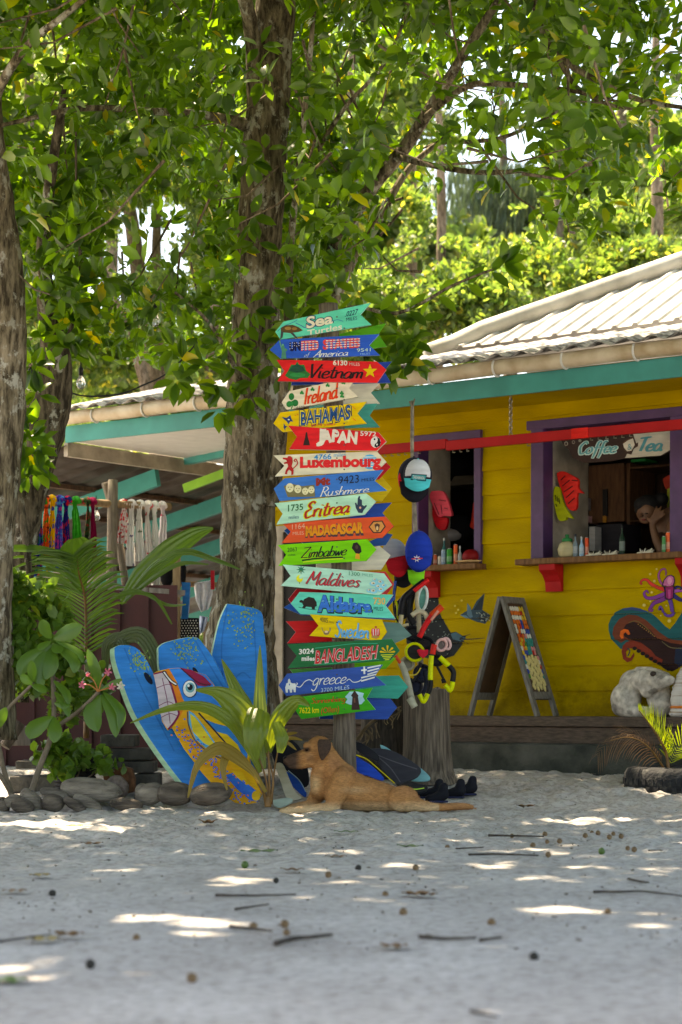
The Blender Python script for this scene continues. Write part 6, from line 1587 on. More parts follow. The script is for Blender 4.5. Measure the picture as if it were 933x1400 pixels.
mb = ptube([(526, 1066, 13.2), (528, 1000, 13.2), (530, 944, 13.2)], [0.19, 0.175, 0.165], seg=24, wob=0.12, n=8); mb.build('stump', wood_mat('shaded_stump_wood', (0.085, 0.07, 0.055), (0.03, 0.025, 0.02), sc=(10, 10, .6)), st2, smooth=True)  # stump wood in a darker copy, with the shade put into its colour
hp_ = thing('hat_pole', 'thin crooked pale stick standing on the stump hung with caps', 'pole', tuple(P(576, 944, 12.75)))
mb = ptube([(577, 946, 12.72), (573, 860, 12.72), (571, 780, 12.72), (567, 700, 12.72), (564, 620, 12.72), (564, 548, 12.72)], [0.020, 0.018, 0.016, 0.014, 0.012, 0.010], wob=0.15); mb.build('stick', mat('pale_stick', (0.40, 0.35, 0.27), 0.8, 0.3, 20, 0.3), hp_, smooth=True)
mb = ptube([(564, 560, 12.72), (567, 545, 12.7)], 0.005, mb=ptube([(564, 556, 12.72), (560, 549, 12.7)], 0.005)); mb.build('twig', OLDW, hp_)
GC = 'caps hung on the thin pole'
def cap(label, cx_, cy_, d, wpx, crown, visor, vis_dy=1.0, panel=None, hgt=1.0, vis_h=0.62, tiltx=0.0):
    s_ = wpx / 2 / F * d
    t_ = thing('cap', label, 'cap', tuple(P(cx_, cy_ + wpx * .5, d)), GC)
    c = P(cx_, cy_, d)
    R = Matrix.Rotation(tiltx, 3, 'Y')
    mb = MB(); mb.ball(c, (s_, s_ * .95, s_ * hgt), 20, 14, R=R); mb.build('crown', PC(crown, rough=.85), t_, smooth=True)
    if panel:
        rows = []
        for i in range(9):
            th = math.radians(20 + 78 * i / 8)
            rows.append([c + R @ (Vector((math.sin(th) * math.sin(a), -math.sin(th) * math.cos(a) * .95, math.cos(th) * hgt)) * s_ * 1.025) for a in np.linspace(-1.0, 1.0, 11)])
        mb = MB(); mb.sheet(rows); mb.build('front_panel', PC(panel, rough=.8), t_, smooth=True)
    rows = []
    for i in range(6):
        tt = i / 5
        rows.append([c + R @ Vector((s_ * 0.92 * q * (1 - .12 * tt), -s_ * (0.80 + 0.25 * math.cos(q * 1.4)) - s_ * .10 * tt * (1 - q * q), -s_ * hgt * (0.30 + vis_h * 1.3 * tt * (1 - 0.42 * q * q)) )) for q in np.linspace(-1, 1, 13)])
    mb = MB(); mb.sheet(rows); mb.build('visor', PC(visor, rough=.8), t_, smooth=True, solid=0.006)
    mb = MB(); mb.ball(c + R @ Vector((0, 0, s_ * hgt)), s_ * .07, 8, 6); mb.build('button', PC(panel and visor or crown), t_)
    return t_, c, s_
cap('black cap with red side and dark visor behind the white fronted trucker cap', 566, 652, 12.62, 44, (24, 24, 34), (18, 18, 26), hgt=1.22, vis_h=.85)
tc_, c, s_ = cap('trucker cap with white front and turquoise visor hung high on the pole', 571, 650, 12.55, 40, (30, 30, 40), (44, 168, 176), panel=(198, 200, 206), hgt=1.10, vis_h=.62, tiltx=0.05)
f = Face((571, 653), c.y - s_ * 1.10, 0.12)
ZK = lambda x, y: (520 + x / 4.443, 500 + y / 4.443)
f.shapes('patch', [((16, 60, 70), zp(ZK, [(190, 656), (284, 662), (278, 702), (184, 694)])), ((40, 140, 146), zp(ZK, [(196, 662), (278, 668), (273, 696), (190, 688)]))], tc_, lift=0.0)
f.letter('lettering', 'TAKAMAKA', zq(ZK, 198, 666, 686, 270, 674, 692), PC((215, 228, 226)), tc_, bold=0.03, lift=0.002)
mb = MB(); mb.ball(P(552, 655, 12.6), (0.035, .04, .075), 12, 10); mb.build('side_panel', PC((170, 20, 30), rough=.85), tc_, smooth=True)
cap('pale grey cap with red visor behind the blue cap', 540, 757, 12.66, 34, (128, 130, 140), (150, 18, 30), hgt=1.2, vis_h=1.05, tiltx=-0.2)
cap('black cap lowest under the grey cap', 551, 790, 12.72, 24, (20, 20, 24), (16, 16, 20), hgt=1.1)
cap('black cap with lime visor hanging below the blue cap', 569, 776, 12.62, 25, (26, 30, 26), (110, 190, 40), hgt=1.1, vis_h=1.3)
bc, c, s_ = cap('royal blue cap with a small white emblem hung in the middle of the pole', 573, 754, 12.5, 38, (14, 46, 140), (12, 42, 132), hgt=1.50, vis_h=.50)
f = Face((570, 764), c.y - s_ * 1.16, 0.06)
ZL = lambda x, y: (520 + x / 5.3875, 720 + y / 5.3875)
f.shapes('emblem', [((205, 205, 215), zp(ZL, star(270, 236, 30, 12, 7))), ((190, 50, 60), zp(ZL, stroke([(232, 238), (270, 234), (314, 234)], 8))), ((30, 50, 140), zp(ZL, el(270, 238, 8, 7)))], bc, lift=0)
f = Face((573, 795), 12.5, 0.0)
# ================================================================ snorkels and masks
GS = 'snorkel gear hung on the pole'
BLK = (18, 19, 22); LIME = (196, 206, 20); RDD = (190, 26, 30); CRM = (160, 150, 120)
def snorkel(label, segs, tip=None):
    """segs: (rgb, path zoom pts, radius zoom px, depth)"""
    x, y = segs[0][2][0]
    t_ = thing('snorkel', label, 'snorkel', tuple(P(*ZL(x, y), 12.5)), GS)
    for nm, rgb, pts, r, d in segs:
        mb = ptube([(*ZL(*p), d) for p in pts], 1.2 * r * scl(ZL) / F * d, seg=12)
        mb.build(nm, PC(rgb, rough=.4), t_, smooth=True)
def mask(label, cx_, cy_, rx, ry, rot, d, frame, lens, skirt=None):
    t_ = thing('diving_mask', label, 'diving mask', tuple(P(*ZL(cx_, cy_ + ry), d)), GS)
    for k, nm in ((1.0, 'frame'),):
        mb = MB(); ring = [P(*ZL(x, y), d) for x, y in el(cx_, cy_, rx, ry, 28, rot)]; mb.tube(ring + [ring[0]], 11 * scl(ZL) / F * d, 8, cap=False); mb.build('frame', PC(frame, rough=.35), t_, smooth=True)
    f = Face(ZL(cx_, cy_), d + .012, 0.1)
    f.shapes('lens', [(lens, zp(ZL, el(cx_, cy_, rx * .94, ry * .94, 24, rot)))], t_, lift=0.0)
    mb = MB(); rows = []
    for j in range(6):
        rows.append([P(*ZL(x, y), d + .012 + 0.011 * j) for x, y in el(cx_, cy_, rx * (1.05 - .07 * j), ry * (1.05 - .07 * j), 25, rot)] )
        rows[-1].append(rows[-1][0])
    mb.sheet(rows); mb.build('skirt', PC(skirt or BLK, rough=.5), t_, smooth=True)
    return t_
snorkel('black snorkel curving left with a cream mouthpiece strap', [('tube', BLK, [(330, 400), (240, 470), (170, 540), (150, 660)], 20, 12.5), ('mouthpiece', CRM, [(158, 650), (150, 740), (165, 815)], 14, 12.48), ('strap', CRM, [(90, 770), (150, 735), (210, 720)], 9, 12.47)])
snorkel('second black snorkel bundled right behind the first black one', [('tube', (26, 27, 30), [(290, 430), (230, 520), (215, 640), (250, 720)], 22, 12.58)])
snorkel('short red snorkel end sticking out right under the lime visor', [('tube', RDD, [(356, 392), (300, 435), (250, 475)], 13, 12.46)])
snorkel('red snorkel with an orange tip slanting across the bundle', [('tube', RDD, [(288, 815), (330, 730), (385, 650)], 17, 12.44), ('tip', (222, 70, 30), [(380, 655), (420, 620), (456, 588)], 22, 12.43), ('clip', (180, 120, 105), [(375, 690), (405, 650), (428, 620)], 9, 12.40)])
snorkel('cream snorkel knot hanging down the thin pole', [('tube', (150, 142, 118), [(275, 470), (270, 560), (285, 640), (285, 780)], 13, 12.5), ('mouthpiece', (170, 162, 136), [(232, 655), (280, 625), (330, 640), (345, 680)], 15, 12.47)])
mask('white rimmed mask with sea green lens high in the bundle', 312, 530, 34, 88, 0.12, 12.5, (170, 180, 176), (74, 128, 116), (160, 165, 160))
mask('large black mask at the left of the bundle', 170, 600, 52, 78, 0.3, 12.6, (24, 24, 28), (34, 38, 44))
mask('black mask low in the middle of the bundle', 320, 860, 62, 46, 0.0, 12.56, (20, 20, 24), (30, 26, 30))
mask('clear mask with a pale pink rim at the right of the bundle', 452, 872, 36, 42, 0.4, 12.45, (190, 150, 146), (92, 84, 80), (150, 130, 130))
mask('clear double lens mask beside the red heart shaped skirt', 490, 862, 26, 40, -0.3, 12.47, (196, 160, 158), (86, 78, 76), (150, 130, 130))
mask('lime framed mask with dark lens at the lower left of the bundle', 255, 925, 66, 62, 0.5, 12.48, LIME, (34, 34, 34))
mask('dark blue mask at the bottom centre of the bundle', 310, 1080, 58, 60, 0.2, 12.58, (22, 24, 34), (30, 36, 60))
mask('clear grey mask with yellow strap above the mint snorkel', 200, 1010, 46, 44, 0.1, 12.52, (128, 124, 104), (112, 112, 100), (120, 116, 96))
mask('black mask with thick skirt behind the red snorkel', 245, 790, 56, 50, .4, 12.6, (20, 20, 24), (28, 30, 34))
mask('small black mask between the two yellow snorkels', 420, 985, 40, 36, .2, 12.56, (22, 22, 26), (40, 40, 44))
mask('black mask hanging at the lower centre beside the grey snorkel', 265, 1180, 40, 52, .1, 12.6, (20, 21, 28), (30, 36, 56))
f = Face(ZL(312, 930), 12.42, 0.0)
tag(cut('mask_skirt', zp(ZL, [(270, 908), (300, 900), (320, 908), (356, 904), (352, 940), (318, 972), (288, 950)]), (190, 20, 44), f, thick=0.04, bevel=.006), 'red heart shaped mask skirt in the middle of the bundle', 'mask skirt', GS)
snorkel('yellow snorkel hanging straight with a red top', [('tip', (206, 40, 30), [(400, 868), (392, 900), (386, 940)], 18, 12.42), ('tube', LIME, [(378, 950), (372, 1040), (370, 1130)], 16, 12.42), ('flexible_tube', BLK, [(370, 1125), (372, 1180), (352, 1230)], 15, 12.43), ('mouthpiece', LIME, [(350, 1230), (338, 1262), (318, 1288), (302, 1262), (288, 1236)], 15, 12.42)])
snorkel('yellow snorkel bent at the right with a black corrugated curve', [('tube', LIME, [(438, 962), (470, 992), (508, 1026)], 17, 12.44), ('flexible_tube', BLK, [(505, 1024), (538, 1066), (538, 1110), (532, 1142)], 17, 12.44), ('mouthpiece', LIME, [(536, 1142), (528, 1180), (514, 1206), (496, 1186), (478, 1168)], 15, 12.43), ('keeper', BLK, [(420, 1030), (450, 1090), (482, 1150)], 8, 12.43), ('buckle', BLK, [(452, 1140), (478, 1132)], 14, 12.42)])
snorkel('grey clear snorkel with an orange tip hanging at the lower left', [('tip', (216, 74, 40), [(112, 948), (132, 980), (150, 1006)], 11, 12.42), ('tube', (140, 138, 122), [(150, 1000), (178, 1060), (206, 1150), (226, 1240), (250, 1322)], 20, 12.43), ('mouthpiece', (150, 148, 130), [(214, 1262), (232, 1290), (256, 1330)], 22, 12.42)])
snorkel('dark blue snorkel pair hanging behind the yellow one', [('tube', (24, 28, 44), [(330, 1060), (345, 1150), (320, 1230)], 18, 12.5), ('second_tube', (20, 22, 30), [(300, 1000), (270, 1100), (240, 1140), (220, 1120)], 12, 12.52)])
snorkel('thin black straps looping through the bundle', [('strap', BLK, [(120, 420), (100, 560), (120, 680), (220, 780), (330, 840)], 6, 12.5), ('strap', BLK, [(400, 930), (440, 960), (500, 950), (520, 900)], 7, 12.5), ('strap', (30, 60, 120), [(112, 400), (104, 470), (100, 540)], 9, 12.5), ('strap', LIME, [(80, 560), (120, 560), (130, 640), (118, 720)], 7, 12.54), ('strap', (180, 160, 60), [(150, 1000), (180, 1080), (260, 1090), (300, 1040)], 4, 12.46)])

# ================================================================ fins and shoes lying behind the dog
ZF = lambda x, y: (480 + x / 5.183, 1000 + y / 5.183)
Z9 = lambda x, y: (360 + x / 5.83, 990 + y / 5.83)
def fin(label, Z, pts, rgb, d, tilt, rib=None, ribc=None, thick=0.014, cat='swim fin', name='swim_fin'):
    t_ = thing(name, label, cat, tuple(P(*Z(*pts[0]), d)), 'swim fins piled at the signpost')
    f = Face((Z(*pts[0])[0], Z(*pts[0])[1]), d, 0.1, tilt)
    cut('fin_blade', [tuple(q) for q in spline(zp(Z, pts + [pts[0]]), 3)][:-1], rgb, f, t_, thick=thick, bevel=0.003, rough=.45)
    if rib: f.shapes('fin_rib', [(ribc or (60, 60, 64), zp(Z, stroke(r, 7))) for r in rib], t_, lift=0.003)
    return t_
fin('light blue fin lying at the back of the pile against the stump', ZF, [(206, 92), (240, 104), (330, 160), (440, 218), (520, 280), (560, 322), (545, 348), (440, 350), (350, 300), (240, 180)], (98, 150, 156), 12.45, 0.5)
fin('large black fin blade lying in front of the light blue fin', ZF, [(110, 125), (190, 118), (290, 134), (400, 190), (496, 262), (470, 320), (400, 352), (340, 374), (270, 320), (200, 235)], (44, 44, 50), 12.3, 0.55, rib=[[(190, 170), (320, 220), (470, 268)], [(190, 180), (280, 260), (350, 360)]], ribc=(74, 72, 78))
fin('narrow black fin leaning on the signpost over the blue fin', ZF, [(30, 70), (80, 84), (150, 128), (200, 175), (190, 210), (120, 180), (40, 130)], (26, 26, 30), 12.2, 0.3)
fin('royal blue fin with yellow edge low beside the signpost', ZF, [(10, 160), (70, 195), (150, 245), (235, 330), (200, 345), (110, 310), (10, 290)], (14, 62, 160), 12.15, 0.4, rib=[[(36, 168), (110, 196), (200, 270), (310, 368)]], ribc=(206, 190, 30))
fin('black fin end with lime foot pocket next to the dog hind leg', ZF, [(345, 380), (400, 350), (470, 365), (540, 385), (530, 420), (450, 436), (390, 418)], (26, 28, 32), 12.1, 0.9, rib=[[(400, 392), (450, 412), (520, 404)], [(396, 398), (430, 420)]], ribc=(150, 186, 60))
fin('black fins heap behind the dog head', Z9, [(60, 170), (110, 130), (200, 110), (280, 170), (330, 260), (360, 380), (360, 480), (300, 500), (200, 380), (90, 300)], (24, 24, 30), 12.25, 0.2)
fin('blue fin edge showing under the dog chin', Z9, [(170, 370), (230, 400), (310, 480), (345, 550), (330, 580), (260, 520), (180, 430)], (16, 70, 160), 12.1, 0.3, rib=[[(200, 370), (290, 450), (340, 540)]], ribc=(140, 170, 190))
fin('off-white board piece leaning left of the dog paws', Z9, [(88, 316), (150, 312), (200, 420), (255, 540), (310, 590), (220, 612), (180, 580), (130, 430)], (150, 148, 130), 11.95, 0.15, thick=0.03, cat='board', name='board_piece')
fin('pale board scrap lying flat on the sand by the palm sprout', Z9, [(80, 602), (150, 590), (212, 586), (236, 612), (140, 655), (86, 640)], (140, 158, 150), 11.8, 1.0, cat='board', name='board_piece')
def shoe(label, Z, x, y, L_, d, rot=0.0):
    t_ = thing('water_shoe', label, 'shoe', tuple(P(*Z(x, y + 10), d)), 'black water shoes left on the sand')
    k = scl(Z) / F * d; c = P(*Z(x, y), d); R = Matrix.Rotation(rot, 3, 'Z')
    g_ = gz(c.x, c.y); c.z = g_ + 0.035
    blob([('t', [c + R @ Vector((-L_ * k, 0, -.012)), c + R @ Vector((0, 0, -.004)), c + R @ Vector((L_ * k * .8, 0, .012))], [.026, .032, .036]), ('t', [c + R @ Vector((L_ * k * .7, 0, .01)), c + R @ Vector((L_ * k * .85, 0, .06))], [.034, .028])], 'upper', PC((20, 21, 27), rough=.8), t_, vox=.008, smooth=3)
    mb = MB(); mb.box((c.x, c.y, g_ + .006), (L_ * k * 2.3, .075, .012), R=R); mb.build('sole', PC((30, 34, 60)), t_, bevel=.004)
shoe('black water shoe nearest the light blue fin', ZF, 560, 350, 80, 12.3); shoe('black water shoe with blue sole in front of the stump', ZF, 610, 375, 60, 12.15, 0.3); shoe('black water shoe lying toe left at the stump foot', ZF, 720, 345, 70, 12.3, -0.2); shoe('black water shoe farthest right of the pile', ZF, 800, 335, 75, 12.4, 0.1)
dry = thing('dry_palm_flower', 'dry brown coconut flower stalk lying across the dark stump', 'dry stalk', tuple(P(515, 1000, 12.7)))
mb = MB(); rd = random.Random(3)
ptube([(488, 1012, 12.7), (505, 990, 12.7), (530, 975, 12.68), (548, 966, 12.66)], [.012, .01, .005], mb=mb, seg=7)
for k in range(16):
    t_ = rd.random(); x, y = 495 + 50 * t_, 1003 - 36 * t_
    ptube([(x, y, 12.69), (x + rd.uniform(-4, 8), y + rd.uniform(2, 9), 12.66), (x + rd.uniform(-10, 8), y + rd.uniform(8, 22), 12.64)], [.005, .003], mb=mb, seg=5)
mb.build('stalk', mat('dry_stalk', (0.24, 0.17, 0.09), 0.9, 0.3, 20), dry)

# ================================================================ the dog
DD = 11.74
def dgp(x, y, dy=0.0): return P(x, y, DD + dy)
def pr(r): return r / F * DD
def coat(v):
    x, y = PX(v); dy = v.y - DD
    c = np.array((0.43, 0.205, 0.076))
    def mixc(c, c2, k): return c * (1 - k) + np.array(c2) * max(0, min(1, k))
    c = mixc(c, (0.33, 0.155, 0.07), max(0, 1 - abs(y - (1052 + (x - 480) * .33)) / 16) * (x > 450) * .7)
    c = mixc(c, (0.60, 0.43, 0.25), np.clip((y - 1094) / 12, 0, 1) * .9 * (x < 600)); c = mixc(c, (0.58, 0.40, 0.22), np.clip(1 - math.hypot((x - 486) / 26, (y - 1080) / 7), 0, 1) * .5); c = mixc(c, (0.24, 0.10, 0.04), np.clip(1 - math.hypot((x - 462) / 9, (y - 1040 - (x - 455)) / 12), 0, 1) * .6)  # pale belly and flank; the dark neck patch paints the shade of wrinkles
    c = mixc(c, (0.55, 0.36, 0.18), np.clip(1 - math.hypot((x - 430) / 12, (y - 1072) / 16), 0, 1) * 1.1)
    c = mixc(c, (0.36, 0.16, 0.055), np.clip(1 - math.hypot((x - 436) / 24, (y - 1010) / 12), 0, 1))
    c = mixc(c, (0.055, 0.038, 0.032), np.clip((414 - x) / 10, 0, 1) * (y < 1052) * .92)
    c = mixc(c, (0.30, 0.17, 0.09), np.clip(1 - math.hypot((x - 424) / 9, (y - 1036) / 8), 0, 1) * .6)
    c = mixc(c, (0.045, 0.03, 0.024), np.clip(1.3 - math.hypot((x - 420) / 5.5, (y - 1025) / 4.0), 0, 1) * (dy < 0.02))
    n = noise.noise(Vector((v.x * 30, v.y * 30, v.z * 60)))
    return np.clip(c * 1.14 * (1 + .16 * n), 0.01, .8)
dog = thing('dog', 'short-haired fawn dog with dark muzzle lying on the sand facing left', 'dog', tuple(P(500, 1110, DD)))
B = lambda x, y, r, dy=0.0, sx=1, sy=1, sz=1: ('b', dgp(x, y, dy), (pr(r) * sx, pr(r) * sy, pr(r) * sz))
def T(*a): return ('t', [dgp(q[0], q[1], q[3] if len(q) > 3 else 0.0) for q in a], [pr(q[2]) for q in a])
body = [B(482, 1083, 28, 0, 1.05, .80, 0.98), B(466, 1076, 22, .0, 1, .85, 1), T((468, 1081, 27), (500, 1086, 24), (526, 1090, 19.5), (548, 1094, 15), (566, 1098, 11)),
        T((448, 1034, 14), (457, 1049, 16.5), (469, 1064, 21)), T((443, 1042, 10.5), (437, 1060, 12.5), (438, 1080, 13.5)),
        B(437, 1022.5, 16.5, 0, 1.12, .95, .98), B(428, 1028, 12), T((430, 1030, 12), (412, 1036, 9.8), (398, 1039, 7.6), (393.5, 1040, 6.4)), T((428, 1041, 8), (410, 1046, 5.5), (398, 1046.5, 4.6)),
        B(420, 1020, 5.5, -.045), B(420, 1020, 5.5, .045),
        T((470, 1064, 16, -.07), (461, 1084, 14.5, -.115), (457, 1098, 11, -.125), (457, 1104, 8.5, -.13)), T((457, 1104, 8.5, -.13), (430, 1106, 6.6, -.145), (408, 1107.5, 5.4, -.15), (394, 1109, 6.2, -.155)),
        B(388, 1109.3, 4.2, -.172), B(386, 1109.6, 4.2, -.152), B(388, 1109.3, 4.2, -.132),
        T((440, 1078, 14, .05), (430, 1093, 10, .07), (425, 1101, 8, .08)), T((425, 1101, 8, .08), (404, 1104, 6.2, .09), (388, 1106, 5.6, .09), (379, 1107.5, 5.6, .09)), B(374, 1108, 3.8, .075), B(374, 1108, 3.8, .10),
        B(551, 1092, 19, -.075, 1.15, .62, .95), B(560, 1096, 13, -.085, 1.2, .7, .95), T((558, 1098, 12, -.09), (580, 1102, 8.0, -.10), (598, 1104, 5.4, -.10), (612, 1103.5, 4.8, -.09)), T((608, 1103.5, 5.2, -.08), (626, 1102.5, 5.2, -.08), (640, 1103, 4.6, -.08)), B(645, 1103.5, 3.4, -.09), B(645, 1104, 3.2, -.07),
        B(548, 1095, 16, .05, 1.3, .8, .9), T((560, 1099, 11, .06), (586, 1103, 7, .08), (606, 1104, 5, .09)), T((566, 1098, 5, 0), (600, 1103, 3.6, .03), (634, 1105, 2.6, .05), (650, 1106, 2.0, .06)),
        ('t', [dgp(434, 1010, .055), dgp(431, 1018, .085), dgp(430, 1028, .088)], [pr(4), pr(5), pr(3)])]
dbody = blob(body, 'body', attr_mat('dog_coat', nscale=90, namt=.30, stretch=(0.45, 1, 1.6), bump=.35), dog, vox=0.0062, smooth=5, colfun=coat)
EARM = mat('dog_ear', (0.085, 0.045, 0.027), .8, .25, 60, .4, 120)
for sgn in (-1, 1):
    rows = []
    for i, (xa, xb, yy, dd_) in enumerate([(436, 451, 1010.5, .062), (434, 453.5, 1015, .080), (434.3, 453.5, 1020, .090), (435, 452, 1026, .094), (436, 448.5, 1031, .092), (437.5, 445, 1035.5, .088), (440, 442, 1039.5, .083)]):
        rows.append([dgp(xa + (xb - xa) * k / 6 - (2 if sgn > 0 else 0), yy, sgn * (dd_ + .008 * math.sin(k / 6 * math.pi))) for k in range(7)])
    mb = MB(); mb.sheet(rows); mb.build('ear', EARM, dog, smooth=True, solid=.006, subd=1)
# short coat: tiny hairs lying back along the body
dm = dbody.data; o0 = np.array(worigin(dbody)); cn = np.array([tuple(p.center) for p in dm.polygons]); nn_ = np.array([tuple(p.normal) for p in dm.polygons])
pick = rng.integers(0, len(cn), 26000); hv = np.zeros((len(pick), 3, 3)); hc = np.zeros((len(pick), 3, 4)); ca_ = dm.color_attributes['coat'].data
for i, pi in enumerate(pick):
    n_ = Vector(nn_[pi]); x_ = PX(Vector(cn[pi] + o0))
    fl = Vector((1, 0, -.25)) if x_[0] > 440 or x_[1] > 1050 else Vector((.9, 0, .2))
    if x_[1] > 1098 and x_[0] < 460: fl = Vector((-1, 0, -.2))
    t_ = (fl - n_ * fl.dot(n_)).normalized() * 1.0 + n_ * rng.uniform(.10, .42) + Vector(rng.normal(size=3) * .22)
    L_ = rng.uniform(.006, .013); b_ = Vector(cn[pi]) + Vector(rng.normal(size=3) * .0025); sd_ = t_.cross(n_).normalized() * .0011
    hv[i] = (b_ - sd_, b_ + sd_, b_ + t_ * L_)
    k_ = rng.uniform(.62, 1.35); hc[i, :, :3] = np.array(ca_[dm.polygons[pi].vertices[0]].color[:3]) * k_; hc[i, :, 3] = 1
fm = bpy.data.meshes.new('short_coat'); fm.from_pydata(hv.reshape(-1, 3).tolist(), [], np.arange(len(pick) * 3).reshape(-1, 3).tolist())
fa_ = fm.color_attributes.new('coat', 'FLOAT_COLOR', 'POINT'); fa_.data.foreach_set('color', hc.reshape(-1).astype(np.float32)); fm.materials.append(dm.materials[0])
fo_ = bpy.data.objects.new('short_coat', fm); COL.objects.link(fo_); fo_.parent = dog; tag(fo_, kind='stuff')
mb = MB(); mb.ball(dgp(391.8, 1037, 0), (pr(4.6), pr(4.6), pr(3.8)), 12, 8); mb.build('nose', PC((22, 20, 22), rough=.35), dog, smooth=True)
mb = MB(); mb.ball(dgp(419.5, 1025, -.047), (pr(2.2), pr(2.2), pr(1.9)), 10, 8); mb.build('eye', PC((14, 9, 7), rough=.15), dog, smooth=True)
# ================================================================ paintings on the boards of the wall
def clip_z(poly, z0, z1):
    def half(pl, f):
        out = []
        for i in range(len(pl)):
            a, b_ = pl[i], pl[(i + 1) % len(pl)]
            fa, fb_ = f(a), f(b_)
            if fa >= 0: out.append(a)
            if (fa >= 0) != (fb_ >= 0):
                t_ = fa / (fa - fb_); out.append((a[0] + (b_[0] - a[0]) * t_, a[1] + (b_[1] - a[1]) * t_))
        return out
    p = half(poly, lambda q: q[1] - z0)
    return half(p, lambda q: z1 - q[1]) if p else p
def mural(name, label, items):
    cols, mb = [], MB()
    for i, (rgb, pl) in enumerate(items):
        if rgb not in cols: cols.append(rgb)
        uz = [wpix(x, y, 0.012) for x, y in pl]
        z0, z1 = min(q[1] for q in uz), max(q[1] for q in uz)
        k0, k1 = int(math.floor((z0 - BZ) / BH)), int(math.floor((z1 - BZ) / BH))
        for k in range(k0, k1 + 1):
            za, zb = BZ + k * BH + .0002, BZ + (k + 1) * BH - .0002
            p = clip_z(uz, za, zb)
            if len(p) >= 3:
                mb.poly([W(u, z, LAP - (LAP - .004) * ((z - BZ - k * BH) / BH) + 0.0015 + 0.0004 * i) for u, z in p], cols.index(rgb))
    o = mb.build(name, [PC(c, k=1.5) for c in cols], shop)
    o['label'] = label
    return o
ZR = lambda x, y: (600 + x / 4.665, 790 + y / 4.665)
ZO = lambda x, y: (820 + x / 8.257, 770 + y / 8.257)
rd = random.Random(2)
ray = [((38, 60, 70), zp(ZR, [(140, 238), (180, 212), (214, 204), (240, 150), (290, 97), (280, 205), (335, 240), (295, 293), (240, 280), (195, 262)])), ((70, 98, 112), zp(ZR, [(183, 160), (205, 190), (222, 250), (205, 258), (184, 236)])), ((20, 32, 40), zp(ZR, [(225, 205), (255, 150), (285, 105), (276, 205)])), ((80, 110, 120), zp(ZR, [(140, 238), (180, 240), (205, 262), (180, 258)])), ((26, 40, 48), zp(ZR, [(280, 210), (335, 240), (296, 290), (250, 262)]))]
for k in range(26): ray.append(((150, 160, 150), zp(ZR, el(rd.uniform(245, 325), rd.uniform(222, 275), 3.2, 3.0, 6))))
for (x, y) in ((110, 180), (132, 205), (152, 145), (120, 225)): ray.append(((176, 160, 60), zp(ZR, el(x, y, 7, 7, 10))))
mural('ray_painting', 'small painted eagle ray swimming left with bubbles', ray)
big = [((14, 20, 22), zp(ZL, [(345, 490), (380, 450), (430, 424), (428, 520), (432, 610), (470, 700), (520, 780), (560, 775), (610, 805), (640, 800), (600, 870), (545, 950), (440, 985), (300, 960), (200, 860), (180, 700), (260, 600)])), ((52, 84, 96), zp(ZL, [(520, 790), (560, 778), (606, 806), (640, 826), (600, 846), (540, 830)])), ((18, 22, 26), zp(ZL, stroke([(590, 822), (650, 830), (775, 820)], (12, 3)))), ((18, 22, 26), zp(ZL, stroke([(590, 822), (630, 806), (668, 790)], (8, 2)))), ((18, 22, 26), zp(ZL, stroke([(590, 830), (620, 848), (650, 866)], (8, 2))))]
for k in range(80):
    x, y = rd.uniform(300, 520), rd.uniform(440, 940)
    if x > 430 and y < 690 + (x - 430) * .9: continue
    big.append(((110, 122, 116), zp(ZL, el(x, y, 4.5, 4, 6))))
mural('ray_painting', 'large dark spotted ray painted behind the snorkel gear', big)
tn = [((10, 74, 78), zp(ZO, [(105, 760), (100, 690), (130, 610), (190, 550), (270, 510), (370, 496), (460, 512), (560, 550), (640, 610), (740, 710), (795, 748), (850, 680), (933, 545), (1000, 500), (1000, 900), (620, 870), (240, 970), (140, 870)])),
      ((40, 60, 100), zp(ZO, [(270, 512), (370, 498), (450, 512), (560, 552), (470, 545), (370, 530), (280, 535)])),
      ((96, 44, 24), zp(ZO, [(150, 800), (160, 720), (220, 630), (320, 580), (420, 590), (520, 640), (600, 710), (680, 780), (800, 860), (1000, 880), (1000, 1050), (880, 1180), (820, 1222), (740, 1200), (690, 1160), (600, 1100), (520, 1030), (420, 960), (380, 900), (300, 860), (240, 900), (180, 860)])),
      ((34, 12, 10), zp(ZO, [(260, 760), (300, 690), (380, 660), (480, 690), (580, 760), (660, 850), (800, 900), (1000, 930), (1000, 1060), (880, 1190), (820, 1222), (740, 1200), (600, 1090), (480, 960), (360, 870), (290, 830)])),
      ((110, 36, 18), zp(ZO, [(250, 1000), (262, 930), (300, 890), (370, 870), (470, 900), (580, 980), (640, 1050), (720, 1090), (700, 1150), (600, 1110), (510, 1040), (420, 966), (340, 960), (300, 1000), (310, 1060), (350, 1070), (390, 1010), (400, 1040), (370, 1100), (320, 1120), (270, 1080)])),
      ((20, 30, 50), zp(ZO, [(860, 960), (1000, 930), (1000, 1080), (900, 1180), (850, 1120)])),
      ((196, 84, 20), zp(ZO, [(235, 820), (240, 770), (280, 742), (330, 752), (352, 800), (330, 810), (300, 780), (275, 800), (280, 850), (250, 850)])),
      ((96, 80, 40), zp(ZO, stroke([(330, 670), (420, 655), (520, 720), (630, 830)], 9))), ((100, 90, 60), zp(ZO, stroke([(700, 880), (800, 950), (933, 960)], 8)))]
for k in range(9): tn.append(((130, 90, 40), zp(ZO, el(440 + k * 24, 690 + k * 17, 8, 7, 8))))
for k in range(9): tn.append(((24, 10, 10), zp(ZO, el(400 + k * 48, 962 + k * 29, 26, 22, 10))))
tn.append(((12, 50, 54), zp(ZO, stroke([(320, 960), (350, 990), (330, 1050)], 14))))
mural('tentacle_painting', 'huge curling painted tentacle in brown and teal low on the wall', tn)
oc = []
